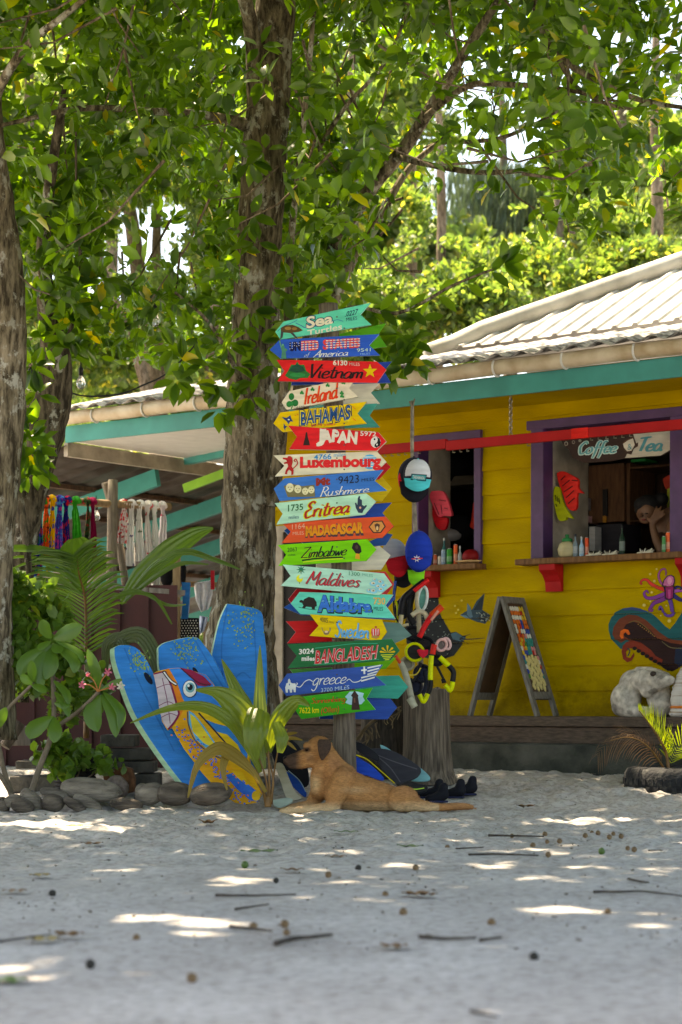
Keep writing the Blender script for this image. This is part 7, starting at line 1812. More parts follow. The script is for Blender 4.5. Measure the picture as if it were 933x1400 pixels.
def arm(pts, w0, w1, c): oc.append(((34, 22, 40), zp(ZO, stroke(pts, (w0 + 9, w1 + 7))))); oc.append((c, zp(ZO, stroke(pts, (w0, w1)))))
arm([(730, 250), (690, 210), (668, 140), (690, 80), (735, 65), (752, 110), (745, 140)], 24, 8, (150, 70, 120))
arm([(740, 300), (660, 275), (590, 235), (540, 190), (490, 190), (468, 225), (490, 240)], 44, 10, (190, 50, 40))
arm([(760, 340), (680, 370), (600, 395), (530, 388), (502, 340), (530, 312), (550, 340)], 48, 10, (116, 50, 124))
arm([(770, 380), (690, 420), (620, 450), (585, 500), (570, 530), (600, 540), (608, 515)], 50, 9, (106, 44, 112))
arm([(790, 400), (810, 450), (825, 520), (830, 570), (790, 595), (740, 580), (715, 520), (690, 490), (676, 530)], 44, 10, (90, 56, 130))
arm([(830, 360), (890, 400), (940, 420), (1000, 430)], 46, 20, (40, 36, 90)); arm([(830, 320), (880, 310), (940, 310), (1000, 330)], 40, 18, (140, 70, 140)); arm([(850, 290), (870, 270), (900, 265), (925, 285), (905, 300)], 20, 8, (30, 40, 90))
oc += [((40, 24, 44), zp(ZO, [(715, 250), (730, 190), (770, 140), (815, 130), (850, 150), (862, 200), (850, 260), (845, 330), (840, 400), (790, 420), (740, 400), (735, 320)])), ((170, 90, 130), zp(ZO, [(728, 250), (742, 195), (776, 150), (812, 140), (842, 160), (850, 205), (838, 255), (780, 262)])), ((196, 130, 156), zp(ZO, el(800, 200, 26, 42, 14))), ((128, 30, 84), zp(ZO, [(745, 270), (835, 262), (830, 390), (790, 410), (755, 385)])), ((166, 60, 120), zp(ZO, [(772, 300), (806, 296), (808, 390), (786, 400)])), ((60, 16, 30), zp(ZO, el(760, 262, 9, 10, 10))), ((60, 16, 30), zp(ZO, el(832, 258, 9, 10, 10)))]
for (x, y, r) in ((650, 68, 12), (580, 125, 14), (632, 203, 16), (595, 330, 14), (515, 475, 20), (585, 432, 12), (796, 650, 22), (770, 482, 12), (700, 594, 9)): oc.append(((176, 156, 70), zp(ZO, el(x, y, r, r, 12)))); oc.append(((206, 190, 120), zp(ZO, el(x - 3, y - 3, r * .4, r * .4, 8))))
mural('octopus_painting', 'small pink and purple painted octopus with bubbles', oc)

# ================================================================ hanging red rail, chain
for lb, a, b_, z in (('red painted timber rail hanging across the left serving window', -0.83, -0.235, 2.487), ('longer red timber rail hung by a chain across the coffee window', -0.232, 2.4, 2.472)):
    t_ = thing('hanging_rail', lb, 'rail', tuple(W((a + b_) / 2, z - .03, .5)), 'red rails hung along the front')
    mb = MB(); mb.wbox(a, b_, z - .034, z + .034, .48 if a < -.5 else .485, .52); mb.build('rail', RED, t_, bevel=.003)
    mb = MB(); x = a + .05
    while x < min(b_, 1.9):
        mb.tube([W(x, z - .03, .50), W(x, z - .05, .505), W(x + .02, z - .052, .505)], .004, 6); x += .06 if int(x * 10) % 4 else .5
    mb.build('hook', STEEL, t_)
    for u_ in ((-.7,) if a < -.5 else (.30, 2.0)):
        mb = MB(); zt = 2.78; n_ = 12
        for k in range(n_):
            zz = zt - (zt - z - .03) * (k + .5) / n_; hh = (zt - z) / n_ * .72
            ring = [W(u_ + .012 * math.cos(q) * (k % 2), zz + hh * math.sin(q), .50 + .012 * math.cos(q) * ((k + 1) % 2)) for q in np.linspace(0, 2 * math.pi, 11)]
            mb.tube(ring, .0035, 5, cap=False)
        if a > -.5: mb.build('chain', STEEL, t_)
mb = MB(); mb.wbox(.80, .93, 2.438, 2.508, .5205, .524)  # thin sheet of brighter red on the front of the rail
tag(mb.build('bright_red_patch', PC((225, 40, 36), rough=.25), None), 'brighter red patch on the front of the rail over the coffee window', 'tape')

# ================================================================ coffee & tea sign and the room behind the window
ZW = lambda x, y: (745 + x / 4.963, 580 + y / 4.963)
t_ = thing('coffee_sign', 'hanging wooden sign half brown half white lettered Coffee & Tea', 'sign', tuple(WP(*ZW(480, 160), -.05)))
class WFace(Face):
    def __init__(s, n): s.n = ND.copy(); s.c = W(0, 1.5, n)
f = WFace(-0.06)
cut('board', zp(ZW, [(108, 104), (300, 84), (640, 56), (852, 44), (856, 176), (790, 214), (540, 232), (440, 250), (260, 262), (190, 228), (160, 170), (124, 138)]), (46, 32, 28), f, t_, thick=.02)
f.shapes('white_half', [((158, 152, 140), zp(ZW, [(600, 62), (852, 46), (854, 174), (788, 212), (545, 230), (560, 200), (630, 150), (612, 110)]))], t_, lift=.001)
f.letter('lettering_outline', 'Coffee', zq(ZW, 226, 114, 238, 502, 104, 228), PC((176, 196, 190)), t_, 'S', weight=.62, lift=.002)
f.letter('lettering', 'Coffee', zq(ZW, 234, 118, 234, 496, 108, 224), PC((74, 134, 138)), t_, 'S', weight=.34, lift=.004)
f.letter('lettering', 'Tea', zq(ZW, 640, 84, 190, 806, 80, 184), PC((58, 116, 124)), t_, 'S', weight=.42, lift=.004)
f.shapes('cup_emblem', [((52, 36, 30), zp(ZW, [(524, 126), (560, 96), (606, 84), (622, 130), (636, 122), (634, 150), (606, 166), (590, 206), (556, 200), (536, 170)])), ((176, 168, 154), zp(ZW, [(532, 132), (562, 104), (600, 94), (612, 140), (590, 180), (560, 184), (540, 160)])), ((80, 50, 36), zp(ZW, stroke([(532, 130), (562, 108), (602, 92)], 8)))], t_, lift=.0025)
f.letter('lettering', '&', zq(ZW, 564, 136, 176, 594, 132, 172), PC((58, 116, 124)), t_, lift=.005)
f.shapes('bean_emblem', [((130, 122, 112), zp(ZW, el(146, 132, 13, 16, 10))), ((46, 32, 28), zp(ZW, el(146, 132, 7, 10, 10))), ((110, 100, 92), zp(ZW, el(196, 122, 11, 13, 10))), ((46, 32, 28), zp(ZW, el(196, 122, 6, 8, 10))), ((120, 110, 100), zp(ZW, el(240, 112, 11, 10, 10)))], t_, lift=.002)
CABW = wood_mat('cabinet_wood', (0.16, 0.075, 0.032), (0.09, 0.04, 0.018))
# everything in the room is laid out on planes n behind the wall
def wb(mb, x0, y0, x1, y1, n, dep):
    """box whose front is the pixel rectangle on the plane n, dep deep"""
    a, b_ = wpix(x0, y1, n), wpix(x1, y0, n)
    mb.wbox(a[0], b_[0], a[1], b_[1], n - dep, n)
    return mb
cb = thing('wall_cabinet', 'brown wooden cupboard with a dark handle behind the coffee window', 'cabinet', tuple(WP(*ZW(420, 690), -1.0)))
mb = MB(); wb(mb, *ZW(296, 262), *ZW(540, 672), -1.0, .35); mb.build('body', CABW, cb, bevel=.004)
mb = MB(); wb(mb, *ZW(392, 440), *ZW(424, 625), -.985, .012); mb.build('handle', PC((20, 16, 14)), cb); mb = MB(); wb(mb, *ZW(394, 620), *ZW(416, 668), -.985, .012); mb.build('handle_tip', PC((150, 100, 30)), cb)
sh_ = thing('shelf_unit', 'open wooden shelf unit beside the brown cupboard', 'shelf', tuple(WP(*ZW(570, 860), -1.0)))
for q in ((556, 262, 578, 870), (556, 258, 1000, 306), (575, 636, 1000, 656)):
    mb = MB(); wb(mb, *ZW(q[0], q[1]), *ZW(q[2], q[3]), -.95, .4); mb.build('plank', CABW, sh_)
mb = MB(); wb(mb, *ZW(500, 250), *ZW(1000, 870), -1.45, .03); mb.build('back_panel', wood_mat('shelf_back', (0.07, 0.035, 0.02), (0.04, 0.02, 0.012)), sh_)
def roombox(name, label, cat, q, n, dep, rgb, Z=ZW):
    mb = MB(); wb(mb, *Z(q[0], q[1]), *Z(q[2], q[3]), n, dep); return tag(mb.build(name, PC(rgb), None, bevel=.004), label, cat)
roombox('green_box', 'bright green box on top of the shelf unit', 'box', (584, 232, 684, 258), -1.0, .2, (24, 120, 60))
roombox('white_box', 'white carton standing in the upper shelf bay', 'box', (582, 360, 640, 462), -1.1, .2, (150, 150, 140))
roombox('steel_machine', 'grey metal machine on the left inside the coffee window', 'appliance', (215, 500, 292, 590), -.95, .3, (110, 106, 108))
roombox('pink_box', 'pale pink box under the grey machine', 'box', (160, 618, 278, 676), -.9, .2, (170, 130, 130))
roombox('tray', 'blue grey printed tray standing under the pink box', 'tray', (162, 678, 290, 780), -.8, .02, (60, 80, 92))
roombox('grey_panel', 'tall grey glass panel at the back left of the coffee window', 'panel', (160, 240, 262, 420), -1.3, .03, (96, 98, 92))
roombox('coffee_machine', 'dark coffee machine behind the window sill', 'coffee machine', (352, 672, 520, 868), -.55, .3, (30, 28, 32))
roombox('silver_canister', 'tall silver canister left of the coffee machine', 'canister', (300, 694, 340, 860), -.4, .1, (120, 118, 116))
# hanging swim fins
def hfin(label, pts, rgb, n, Z=ZW, slit=None):
    t_ = thing('swim_fin', label, 'swim fin', tuple(WP(*Z(*pts[0]), n)), 'rubber fins hung inside the windows')
    f_ = WFace(n); cut('fin_blade', [tuple(q) for q in spline(zp(Z, pts + [pts[0]]), 3)][:-1], rgb, f_, t_, thick=.03, bevel=.004)
    if slit: f_.shapes('slit', [(tuple(int(c * .35) for c in rgb), zp(Z, stroke(s_, 7))) for s_ in slit], t_, lift=.002)
hfin('red rubber fin hanging on the left side of the coffee window', [(80, 330), (120, 318), (180, 345), (225, 375), (226, 430), (262, 470), (220, 470), (216, 560), (190, 588), (150, 560), (120, 470), (90, 390)], (176, 30, 24), -.12, slit=[[(110, 380), (140, 350)], [(120, 420), (170, 380)], [(130, 460), (190, 420)], [(145, 500), (200, 450)], [(160, 540), (205, 500)], [(185, 380), (225, 384)]])
hfin('yellow green rubber fin hanging below the red one', [(66, 424), (96, 430), (112, 500), (140, 570), (190, 640), (150, 630), (140, 650), (94, 652), (66, 560), (56, 480)], (138, 144, 22), -.105, slit=[[(72, 480), (78, 520)], [(84, 490), (92, 530)], [(96, 500), (104, 540)], [(76, 540), (84, 560)]])
hfin('red fin hanging at the right behind the woman', [(800, 370), (850, 345), (870, 420), (820, 440)], (140, 40, 24), -.7)
hfin('yellow green fin hanging at the right edge behind the woman', [(830, 440), (870, 410), (870, 580), (830, 600)], (120, 124, 30), -.7)
ZX = lambda x, y: (560 + x / 7.37, 590 + y / 7.37)
hfin('pink rubber fin hanging in the left window', [(220, 600), (330, 600), (380, 680), (412, 780), (420, 850), (340, 850), (290, 860), (240, 760), (200, 660)], (190, 60, 76), -.11, Z=ZX, slit=[[(250, 720), (300, 840)], [(320, 740), (330, 830)], [(300, 690), (370, 700)], [(350, 770), (390, 780)]])
hfin('red fin hanging under the pink one in the left window', [(190, 690), (240, 760), (290, 860), (380, 870), (360, 980), (300, 985), (250, 920)], (168, 20, 30), -.15, Z=ZX)
hfin('orange red fin at the right side of the left window', [(640, 720), (700, 690), (700, 960), (610, 965), (622, 880)], (180, 44, 30), -.40, Z=ZX)
roombox('white_shelf', 'pale shelf board across the dark left window', 'shelf', (240, 430, 720, 560), -1.0, .3, (120, 112, 96), Z=ZX)
mb = MB(); c = WP(*ZX(410, 340), -1.05); mb.ball(c, (.26, .12, .17), 16, 10, bump=.1); tag(mb.build('black_bag', PC((16, 16, 18)), None, smooth=True), 'black bag on the pale shelf in the left window', 'bag')
mb = MB(); c = WP(*ZX(500, 980), -.5); mb.ball(c, (.12, .10, .11), 16, 10); mb.ball(c + Vector((-.06, -.06, -.05)), (.085, .05, .05), 12, 8, 1); tag(mb.build('cap', [PC((18, 18, 20)), PC((120, 118, 118))], None, smooth=True), 'black cap with pale visor in the dark left window', 'cap')
# cans and bottles on the sills
def can(name, label, Z, x, yb, wz, h, rgb, cap_=None, n=.06, neck=False):
    u_, zb = wpix(*Z(x, yb), n); k = scl(Z) / F * W(u_, zb, n).y
    zb = (WIN[0][2] if Z is ZX else WIN[1][2]) + .0005
    t_ = thing(name, label, 'bottle' if neck else 'can', tuple(W(u_, zb, n)), 'drinks and jars on the window sills')
    r, hh = wz / 2 * k, h * k
    mb = MB(); mb.lathe(W(u_, zb, n), [(r * .9, 0), (r, .006), (r, hh * (.62 if neck else .94)), (r * (.35 if neck else .85), hh * (.82 if neck else 1.0)), (r * (.33 if neck else .8), hh)], 14); mb.build('body', PC(rgb, rough=.3), t_, smooth=False)
    mb = MB(); mb.lathe(W(u_, zb + hh, n), [(r * (.42 if neck else .7), .0005), (r * (.42 if neck else .7), .02 if neck else .004)], 12); mb.build('lid', PC(cap_ or (150, 150, 150), rough=.3), t_)
    mb = MB(); mb.lathe(W(u_, zb + hh * .2, n), [(r * 1.012, 0), (r * 1.012, hh * .34)], 14); mb.build('band', PC(tuple(min(255, int(c * .5 + 80)) for c in rgb)), t_)
can('jar', 'small orange brown jar at the left end of the left window sill', ZX, 262, 1300, 40, 110, (140, 60, 30)); can('drink_can', 'pale cream can beside the orange brown jar', ZX, 305, 1300, 36, 90, (170, 160, 140)); can('drink_can', 'silver blue can in the left window', ZX, 345, 1300, 48, 150, (110, 130, 150)); can('drink_can', 'bright green can in the left window', ZX, 405, 1300, 58, 160, (24, 110, 30), (150, 150, 150))
can('drink_can', 'orange can in the left window', ZX, 466, 1295, 40, 200, (190, 80, 34)); can('bottle', 'silver topped small bottle beside the orange can', ZX, 510, 1292, 40, 160, (130, 140, 136), neck=True); can('bottle', 'teal glass bottle at the back of the left window', ZX, 350, 1240, 56, 260, (40, 84, 84), n=-.05, neck=True)
mb = MB(); u_, zb = wpix(*ZX(620, 1270), .05); zb = WIN[0][2] + .055; mb.ball(W(u_, zb, .05), (.065, .055, .055), 16, 10)
t_ = thing('bowl_cap', 'small red cap with cream visor lying at the right end of the left sill', 'cap', tuple(W(u_, zb - .05, .05))); mb.build('crown', PC((110, 14, 18)), t_, smooth=True)
mb = MB(); rows = [[W(u_ + .07 * math.cos(a) * (1 + .35 * k), zb - .05 + .008 * k, .05 + .06 * math.sin(a) * (1 + .4 * k)) for a in np.linspace(.3, 2.6, 9)] for k in range(3)]; mb.sheet(rows); mb.build('visor', PC((170, 140, 100)), t_, smooth=True, solid=.005)
can('bottle', 'clear water bottle left of the red can at the coffee window', ZW, 208, 878, 36, 140, (96, 110, 116), (30, 30, 34), neck=True); can('bottle', 'blue and white spray can at the coffee window', ZW, 250, 876, 32, 120, (120, 150, 170), neck=True); can('drink_can', 'orange red can at the coffee window', ZW, 285, 874, 26, 130, (180, 66, 34), n=.04); can('bottle', 'dark green bottle right of the coffee machine', ZW, 525, 862, 40, 190, (26, 46, 34), (20, 20, 20), n=-.06, neck=True)
can('drink_can', 'green and white can by the woman elbow', ZW, 808, 852, 26, 110, (50, 110, 60)); can('drink_can', 'orange can by the woman elbow', ZW, 838, 850, 34, 140, (190, 80, 40), n=.03)
t_ = thing('glass_jar', 'round cookie jar with green lid at the left end of the coffee sill', 'jar', tuple(WP(*ZW(152, 884), .05))); u_, zz = wpix(*ZW(152, 884), .05); zz = WIN[1][2]
mb = MB(); mb.lathe(W(u_, zz + .0005, .05), [(.035, 0), (.06, .02), (.068, .06), (.055, .10), (.035, .115)], 18); mb.build('jar_body', PC((150, 142, 110), rough=.25), t_, smooth=True)
mb = MB(); mb.lathe(W(u_, zz + .116, .05), [(.038, 0), (.038, .02), (.014, .028), (.014, .05)], 14); mb.build('lid', PC((30, 100, 56)), t_, smooth=True)
for k, x in enumerate((330, 440, 680)):
    lb = ('left', 'middle', 'right')[k]
    t_ = thing('shell_ornament', {'left': 'small spiky pale ornament lying near the cans on the coffee sill', 'middle': 'small spiky pale ornament lying in front of the coffee machine', 'right': 'small spiky pale ornament lying beside the woman arm'}[lb], 'ornament', tuple(WP(*ZW(x, 874), .08)), 'spiky ornaments on the coffee sill')
    u_, z_ = wpix(*ZW(x, 872), .08); z_ = WIN[1][2] + .008; mb = MB()
    for j in range(9):
        a = j / 8 * 2 - 1; mb.tube([W(u_ + a * .03, z_, .08), W(u_ + a * .06 + .02, z_ + .022 + .008 * math.cos(j * 2), .08 + .02 * math.sin(j))], [.006, .002], 6)
    mb.tube([W(u_ - .06, z_, .08), W(u_ + .06, z_ + .004, .08)], .007, 8)
    mb.build('spikes', PC((170, 166, 150)), t_)

# ================================================================ the woman leaning on her hand
SKIN = mat('brown_skin', (0.20, 0.095, 0.05), 0.55, 0.08, 20)
HAIR = mat('black_hair', (0.008, 0.006, 0.006), 0.75, 0.3, 60, 0.3, 90, stretch=(1, 1, 4))
PN = -.45
def wp3(x, y, dn=0.0):
    return WP(*ZW(x, y), PN + dn)
per = thing('person', 'woman with dark tied hair resting her cheek on her hand in the coffee window', 'person', tuple(WP(*ZW(800, 900), PN)))
kz = scl(ZW) / F * 14.2
def wt(*a): return ('t', [wp3(q[0], q[1], q[3] if len(q) > 3 else 0) for q in a], [q[2] * kz for q in a])
blob([('b', wp3(690, 590), (.075, .085, .085)), wt((680, 610, 46, .03), (672, 640, 34, .05), (690, 655, 26, .05)), wt((650, 612, 12, .10), (644, 628, 10, .115)), wt((740, 600, 44, -.05), (790, 650, 48, -.08)),
      wt((800, 700, 80, -.10), (880, 640, 90, -.14), (960, 720, 100, -.16)), wt((820, 720, 80, -.10), (850, 900, 90, -.12), (860, 1000, 90, -.12)),
      wt((880, 680, 50, .0), (850, 800, 42, .06), (800, 860, 38, .10)), wt((800, 862, 36, .10), (760, 790, 30, .10), (735, 700, 24, .09), (738, 660, 26, .085)),
      wt((735, 650, 20, .09), (770, 600, 11, .075), (790, 560, 8, .06)), wt((740, 650, 18, .09), (790, 610, 10, .07), (812, 580, 8, .06)), wt((745, 655, 18, .09), (800, 625, 10, .07), (822, 606, 8, .06)), wt((725, 650, 18, .1), (745, 600, 10, .09), (760, 556, 8, .07)), wt((720, 660, 14, .1), (700, 640, 10, .1), (696, 625, 8, .09))],
     'body', SKIN, per, vox=.009, smooth=3)
blob([('b', wp3(700, 545, -.02), (.088, .095, .072)), ('b', wp3(660, 545, .03), (.06, .06, .055)), ('b', wp3(790, 510, -.06), (.055, .055, .05)), wt((640, 560, 24, .05), (622, 590, 16, .05)), wt((740, 560, 40, -.05), (770, 590, 30, -.06))], 'hair', HAIR, per, vox=.010, smooth=3)
for x, y in ((664, 622), (690, 606)):
    mb = MB(); mb.ball(wp3(x, y, .085), (.011, .008, .005), 8, 6); mb.build('eyebrow', HAIR, per, smooth=True)
mb = MB(); mb.ball(wp3(672, 648, .085), (.018, .008, .007), 10, 6); mb.build('mouth', PC((96, 44, 40)), per, smooth=True)
blob([wt((820, 760, 84, -.10), (860, 900, 94, -.12), (860, 1010, 94, -.12))], 'top', PC((54, 34, 24), rough=.9), per, vox=.012)

# ================================================================ sandwich board with magnets
AFR = wood_mat('grey_frame_wood', (0.20, 0.19, 0.165), (0.11, 0.10, 0.085))
BRN = mat('brown_board', (0.085, 0.042, 0.02), 0.7, 0.2, 5, 0.1)
ab = thing('sandwich_board', 'grey framed folding sandwich board covered in small magnets standing on the ledge', 'sandwich board', tuple(W(wpix(690, 979, .2)[0], .54, .2)))
nF, nB = .345, .045
uT, zT = wpix(683, 816, nF); uL = wpix(641, 978, nF)[0]; uRr = wpix(733, 978, nF)[0]; zB = .541
def ap(side, s_, t_, lift=0.0):
    """point on a panel: s across (0 near edge, 1 far edge), t down from the hinge"""
    ub = uL if side < 0 else uRr
    u0 = uT + (0.012 if side > 0 else -.004)
    d = Vector((ub - u0, zB - zT)); nrm = Vector((-d.y, d.x)).normalized() * (1 if side > 0 else -1)
    if nrm.y < 0: nrm = -nrm
    q = Vector((u0, zT)) + d * t_ + nrm * lift
    return W(q.x, q.y, nF + (nB - nF) * s_)
for side in (-1, 1):
    pn = thing_part = None
    mb = MB()
    def slat(s0, s1, t0, t1, a=-.012, b_=.012):
        mb.hexa([ap(side, s0, t0, a), ap(side, s1, t0, a), ap(side, s1, t1, a), ap(side, s0, t1, a), ap(side, s0, t0, b_), ap(side, s1, t0, b_), ap(side, s1, t1, b_), ap(side, s0, t1, b_)])
    slat(0, .14, 0, 1.0); slat(.86, 1, 0, 1.0); slat(.142, .858, 0, .055); slat(.142, .858, .80, .86)
    fr_ = mb.build('frame', AFR, ab)
    mb = MB(); slat(.142, .858, .056, .799, -.008, .004); mb.build('panel', BRN, fr_)
rd = random.Random(12)
MG = 'souvenir magnets on the sandwich board'
pal = {'cream': (190, 176, 120), 'white': (196, 196, 186), 'orange': (190, 96, 40), 'teal': (36, 116, 110), 'blue': (40, 66, 140), 'yellow': (190, 160, 50), 'red': (160, 40, 36), 'green': (60, 110, 50), 'pink': (186, 120, 120)}
def magnet(s_, t_, col, r, k=1.0, lab=None):
    c0, c1 = [], []
    for a in [2 * math.pi * i / 9 for i in range(9)]:
        rr = r * (1 + .12 * math.sin(3 * a + s_ * 40))
        ds, dt = rr * math.cos(a) / .30, rr * k * math.sin(a) / .66
        c0.append(ap(1, s_ + ds, t_ + dt, .012)); c1.append(ap(1, s_ + ds, t_ + dt, .0055))
    mb = MB(); mb.prism(c0, c1)
    o = mb.build('souvenir_magnet', PC(pal[col]), None); tag(o, lab or ('small %s magnet stuck on the sandwich board' % col), 'magnet', MG)
for row, (t_, cols) in enumerate([(.10, 'wwwwyy'), (.135, 'oooory'), (.175, 'wwwwyy'), (.21, 'oooboo'), (.25, 'worboo'), (.29, 'wowwbb'), (.33, 'oropww'), (.365, 'oyotttt'), (.40, 'yogttt'), (.435, 'woyttpp'), (.47, 'ybbttrp')]):
    cm = {'w': 'white', 'y': 'yellow', 'o': 'orange', 'r': 'red', 'b': 'blue', 't': 'teal', 'p': 'pink', 'g': 'green'}
    for j, c_ in enumerate(cols): magnet(.19 + .62 * (j + .5) / len(cols) + rd.uniform(-.01, .01), t_, cm[c_], .0115, 1.25)
for row, t_ in enumerate((.515, .55, .59, .63, .67, .71, .75)):
    for j in range(4): magnet(.27 + .15 * j + (.06 if row % 2 else 0), t_ + (j % 2) * .012, 'cream', .0165, 1.3)
    if row < 5: magnet(.20, t_, ('blue', 'teal', 'white', 'blue', 'green')[row], .013); magnet(.83, t_, ('pink', 'white', 'red', 'blue', 'teal')[row], .013)

# ================================================================ carved animal and striped shell on the ledge
ZA5 = lambda x, y: (790 + x / 4.378, 770 + y / 4.378)
STO = attr_mat('weathered_white_stone', rough=.9, nscale=26, namt=.45, bump=.7)
ca = thing('carved_animal', 'weathered off-white carved animal curled up on the ledge with its snout to the right', 'sculpture', tuple(W(wpix(877, 979, .2)[0], .54, .2)))
k5 = scl(ZA5) / F * 13.45
def c5(x, y, dn=0.0): return WP(*ZA5(x, y), .19 + dn)
def ct5(*a): return ('t', [c5(q[0], q[1], q[3] if len(q) > 3 else 0) for q in a], [q[2] * k5 for q in a])
blob([('b', c5(290, 815), (95 * k5, .13, 105 * k5)), ('b', c5(330, 730, -.02), (85 * k5, .11, 95 * k5)), ct5((260, 860, 60, .02), (330, 885, 45, .05), (400, 890, 36, .06)), ct5((370, 710, 66, .03), (440, 700, 58, .06), (500, 690, 46, .08), (560, 700, 26, .09)), ct5((420, 760, 50, .05), (470, 730, 40, .07), (550, 715, 20, .09)),
      ct5((440, 660, 16, .10), (470, 680, 10, .12)), ('b', c5(505, 850, -.02), (75 * k5, .09, 80 * k5)), ct5((400, 640, 14, .06), (360, 660, 20, .05), (340, 700, 16, .06)), ct5((500, 880, 55, -.02), (480, 800, 70, -.03), (520, 760, 40, -.03)), ct5((360, 640, 22, -.04), (440, 640, 20, 0), (540, 668, 14, .05))],
     'body', STO, ca, vox=.011, smooth=3, colfun=lambda v: np.array((.55, .50, .43)) * (1 + .35 * noise.noise(v * 14)) * (.55 if noise.noise(v * 9 + Vector((3, 1, 2))) > .38 else 1))
mb = MB(); mb.ball(c5(452, 662, .125), (.022, .018, .018), 10, 8); mb.build('eye_hollow_shade', PC((50, 42, 38)), ca, smooth=True)  # dark ball painting the shade of a hollow eye
mb = MB(); u0 = wpix(942, 979, .2)[0]
prof = [(.12, 0), (.135, .02), (.12, .055), (.105, .06), (.118, .075), (.122, .095), (.125, .12), (.118, .145), (.12, .16), (.11, .185), (.112, .20), (.10, .225), (.10, .24), (.085, .265), (.084, .28), (.065, .305), (.06, .32), (.04, .345), (.02, .37), (.004, .385)]
t_ = thing('spiral_shell', 'white and brown banded conical shell ornament at the right edge of the ledge', 'shell', tuple(W(u0, .541, .2)))
mb.lathe(W(u0, .541, .2), prof, 24)
shm = mat('banded_shell', (0.55, 0.52, 0.48), 0.6, 0.2, 5, 0.2, 20, col2=(0.30, 0.20, 0.12), stretch=(.3, .3, 9), mixlo=.35, mixhi=.5); mb.build('shell', shm, t_, smooth=True)
mb = MB(); mb.lathe(W(u0, .541, .2), [(.121, .0575), (.126, .066), (.121, .0745)], 24); mb.build('orange_band', PC((180, 100, 40)), t_, smooth=True)

# ================================================================ tyre planter with a young palm
ZT = lambda x, y: (810 + x / 7.586, 950 + y / 7.586)
TY = mat('old_tyre', (0.014, 0.015, 0.017), 0.85, 0.3, 14, 0.5, 50, col2=(0.05, 0.05, 0.048), mixlo=.34, mixhi=.46)
ty = thing('tyre_planter', 'half buried black tyre used as a planter at the right edge', 'tyre', tuple(P(936, 1082, 12.9)))
c = P(934, 1078, 12.75); r = 80 / F * 12.75
mb = MB(); mb.lathe((c.x, c.y, c.z - .03), [(r * .98, 0), (r, .06), (r * .995, .13), (r * .95, .16), (r * .80, .172), (r * .72, .165), (r * .68, .15), (r * .68, .10)], 40); mb.build('tyre', TY, ty, smooth=True)
mb = MB(); n_ = 40
for k in range(n_):
    a = 2 * math.pi * k / n_
    for zz in (.03, .08):
        a2 = a + (.07 if zz > .05 else 0)
        mb.box((c.x + r * 1.0 * math.cos(a2), c.y + r * 1.0 * math.sin(a2), c.z - .03 + zz), (.014, .03, .04), R=Matrix.Rotation(a2, 3, 'Z'))
mb.build('tread', TY, ty)
mb = MB(); mb.lathe((c.x, c.y, c.z + .02), [(r * .675, 0), (r * .6, .045), (r * .2, .06)], 24); mb.build('soil', mat('planter_soil', (0.09, 0.075, 0.06), .95, .4, 20, .6), ty, smooth=True)
YF = leaf_mat('yellow_frond', (0.16, 0.24, 0.02), (0.26, 0.34, 0.025), rough=.4, tr=.45, trcol=(2.0, 1.8, .8))
BRF = leaf_mat('brown_frond', (0.10, 0.055, 0.03), (0.17, 0.10, 0.05), rough=.8, tr=.15, trcol=(1.5, 1.3, 1))
tp = thing('palm_sapling', 'yellow green palm sapling with a dead brown frond growing in the tyre', 'palm', tuple(P(915, 1052, 12.75)))
def zt(pts): return [(*ZT(x, y), 12.7 + d) for x, y, d in pts]
mb = MB(); frond(zt([(795, 790, 0), (770, 620, 0), (720, 500, -.03), (640, 370, -.06), (560, 260, -.1), (485, 165, -.12)]), 24, [10, 20, 24, 20, 12, 8], mb, side=(1,), ang=.75, droop=.1, wd=.012, seed=3); frond(zt([(795, 790, 0), (770, 620, 0), (720, 500, -.03), (640, 370, -.06), (560, 260, -.1), (485, 165, -.12)]), 22, [26, 36, 44, 38, 22, 10], mb, side=(-1,), ang=-.55, droop=-.1, wd=.013, seed=4)
mb.build('frond', YF, tp)
mb = MB(); frond(zt([(800, 790, .02), (840, 640, .0), (930, 500, -.05), (1060, 420, -.1), (1180, 420, -.15)]), 22, [20, 34, 36, 26, 10], mb, ang=.8, droop=.2, wd=.012, seed=5); mb.build('frond', YF, tp)
mb = MB(); frond(zt([(760, 790, .03), (690, 680, 0), (600, 560, -.05), (480, 470, -.08), (340, 440, -.1), (180, 480, -.12), (60, 620, -.12)]), 26, [20, 26, 28, 24, 16], mb, ang=.7, droop=1.1, wd=.008, seed=6); mb.build('dead_frond', BRF, tp)
mb = MB(); frond(zt([(760, 790, .03), (680, 640, .03), (560, 470, .0), (400, 380, 0), (240, 335, 0)]), 16, [16, 20, 16, 8], mb, ang=.5, droop=.3, wd=.006, seed=7); mb.build('dead_frond', BRF, tp)
mb = ptube(zt([(795, 800, 0), (770, 620, 0), (720, 500, -.03), (640, 370, -.06), (560, 260, -.1), (485, 165, -.12)]), [.012, .007, .003], seg=7); ptube(zt([(760, 790, .03), (690, 680, 0), (600, 560, -.05), (480, 470, -.08), (340, 440, -.1), (180, 480, -.12)]), [.008, .003], seg=6, mb=mb); mb.build('stem', STEM, tp, smooth=True)

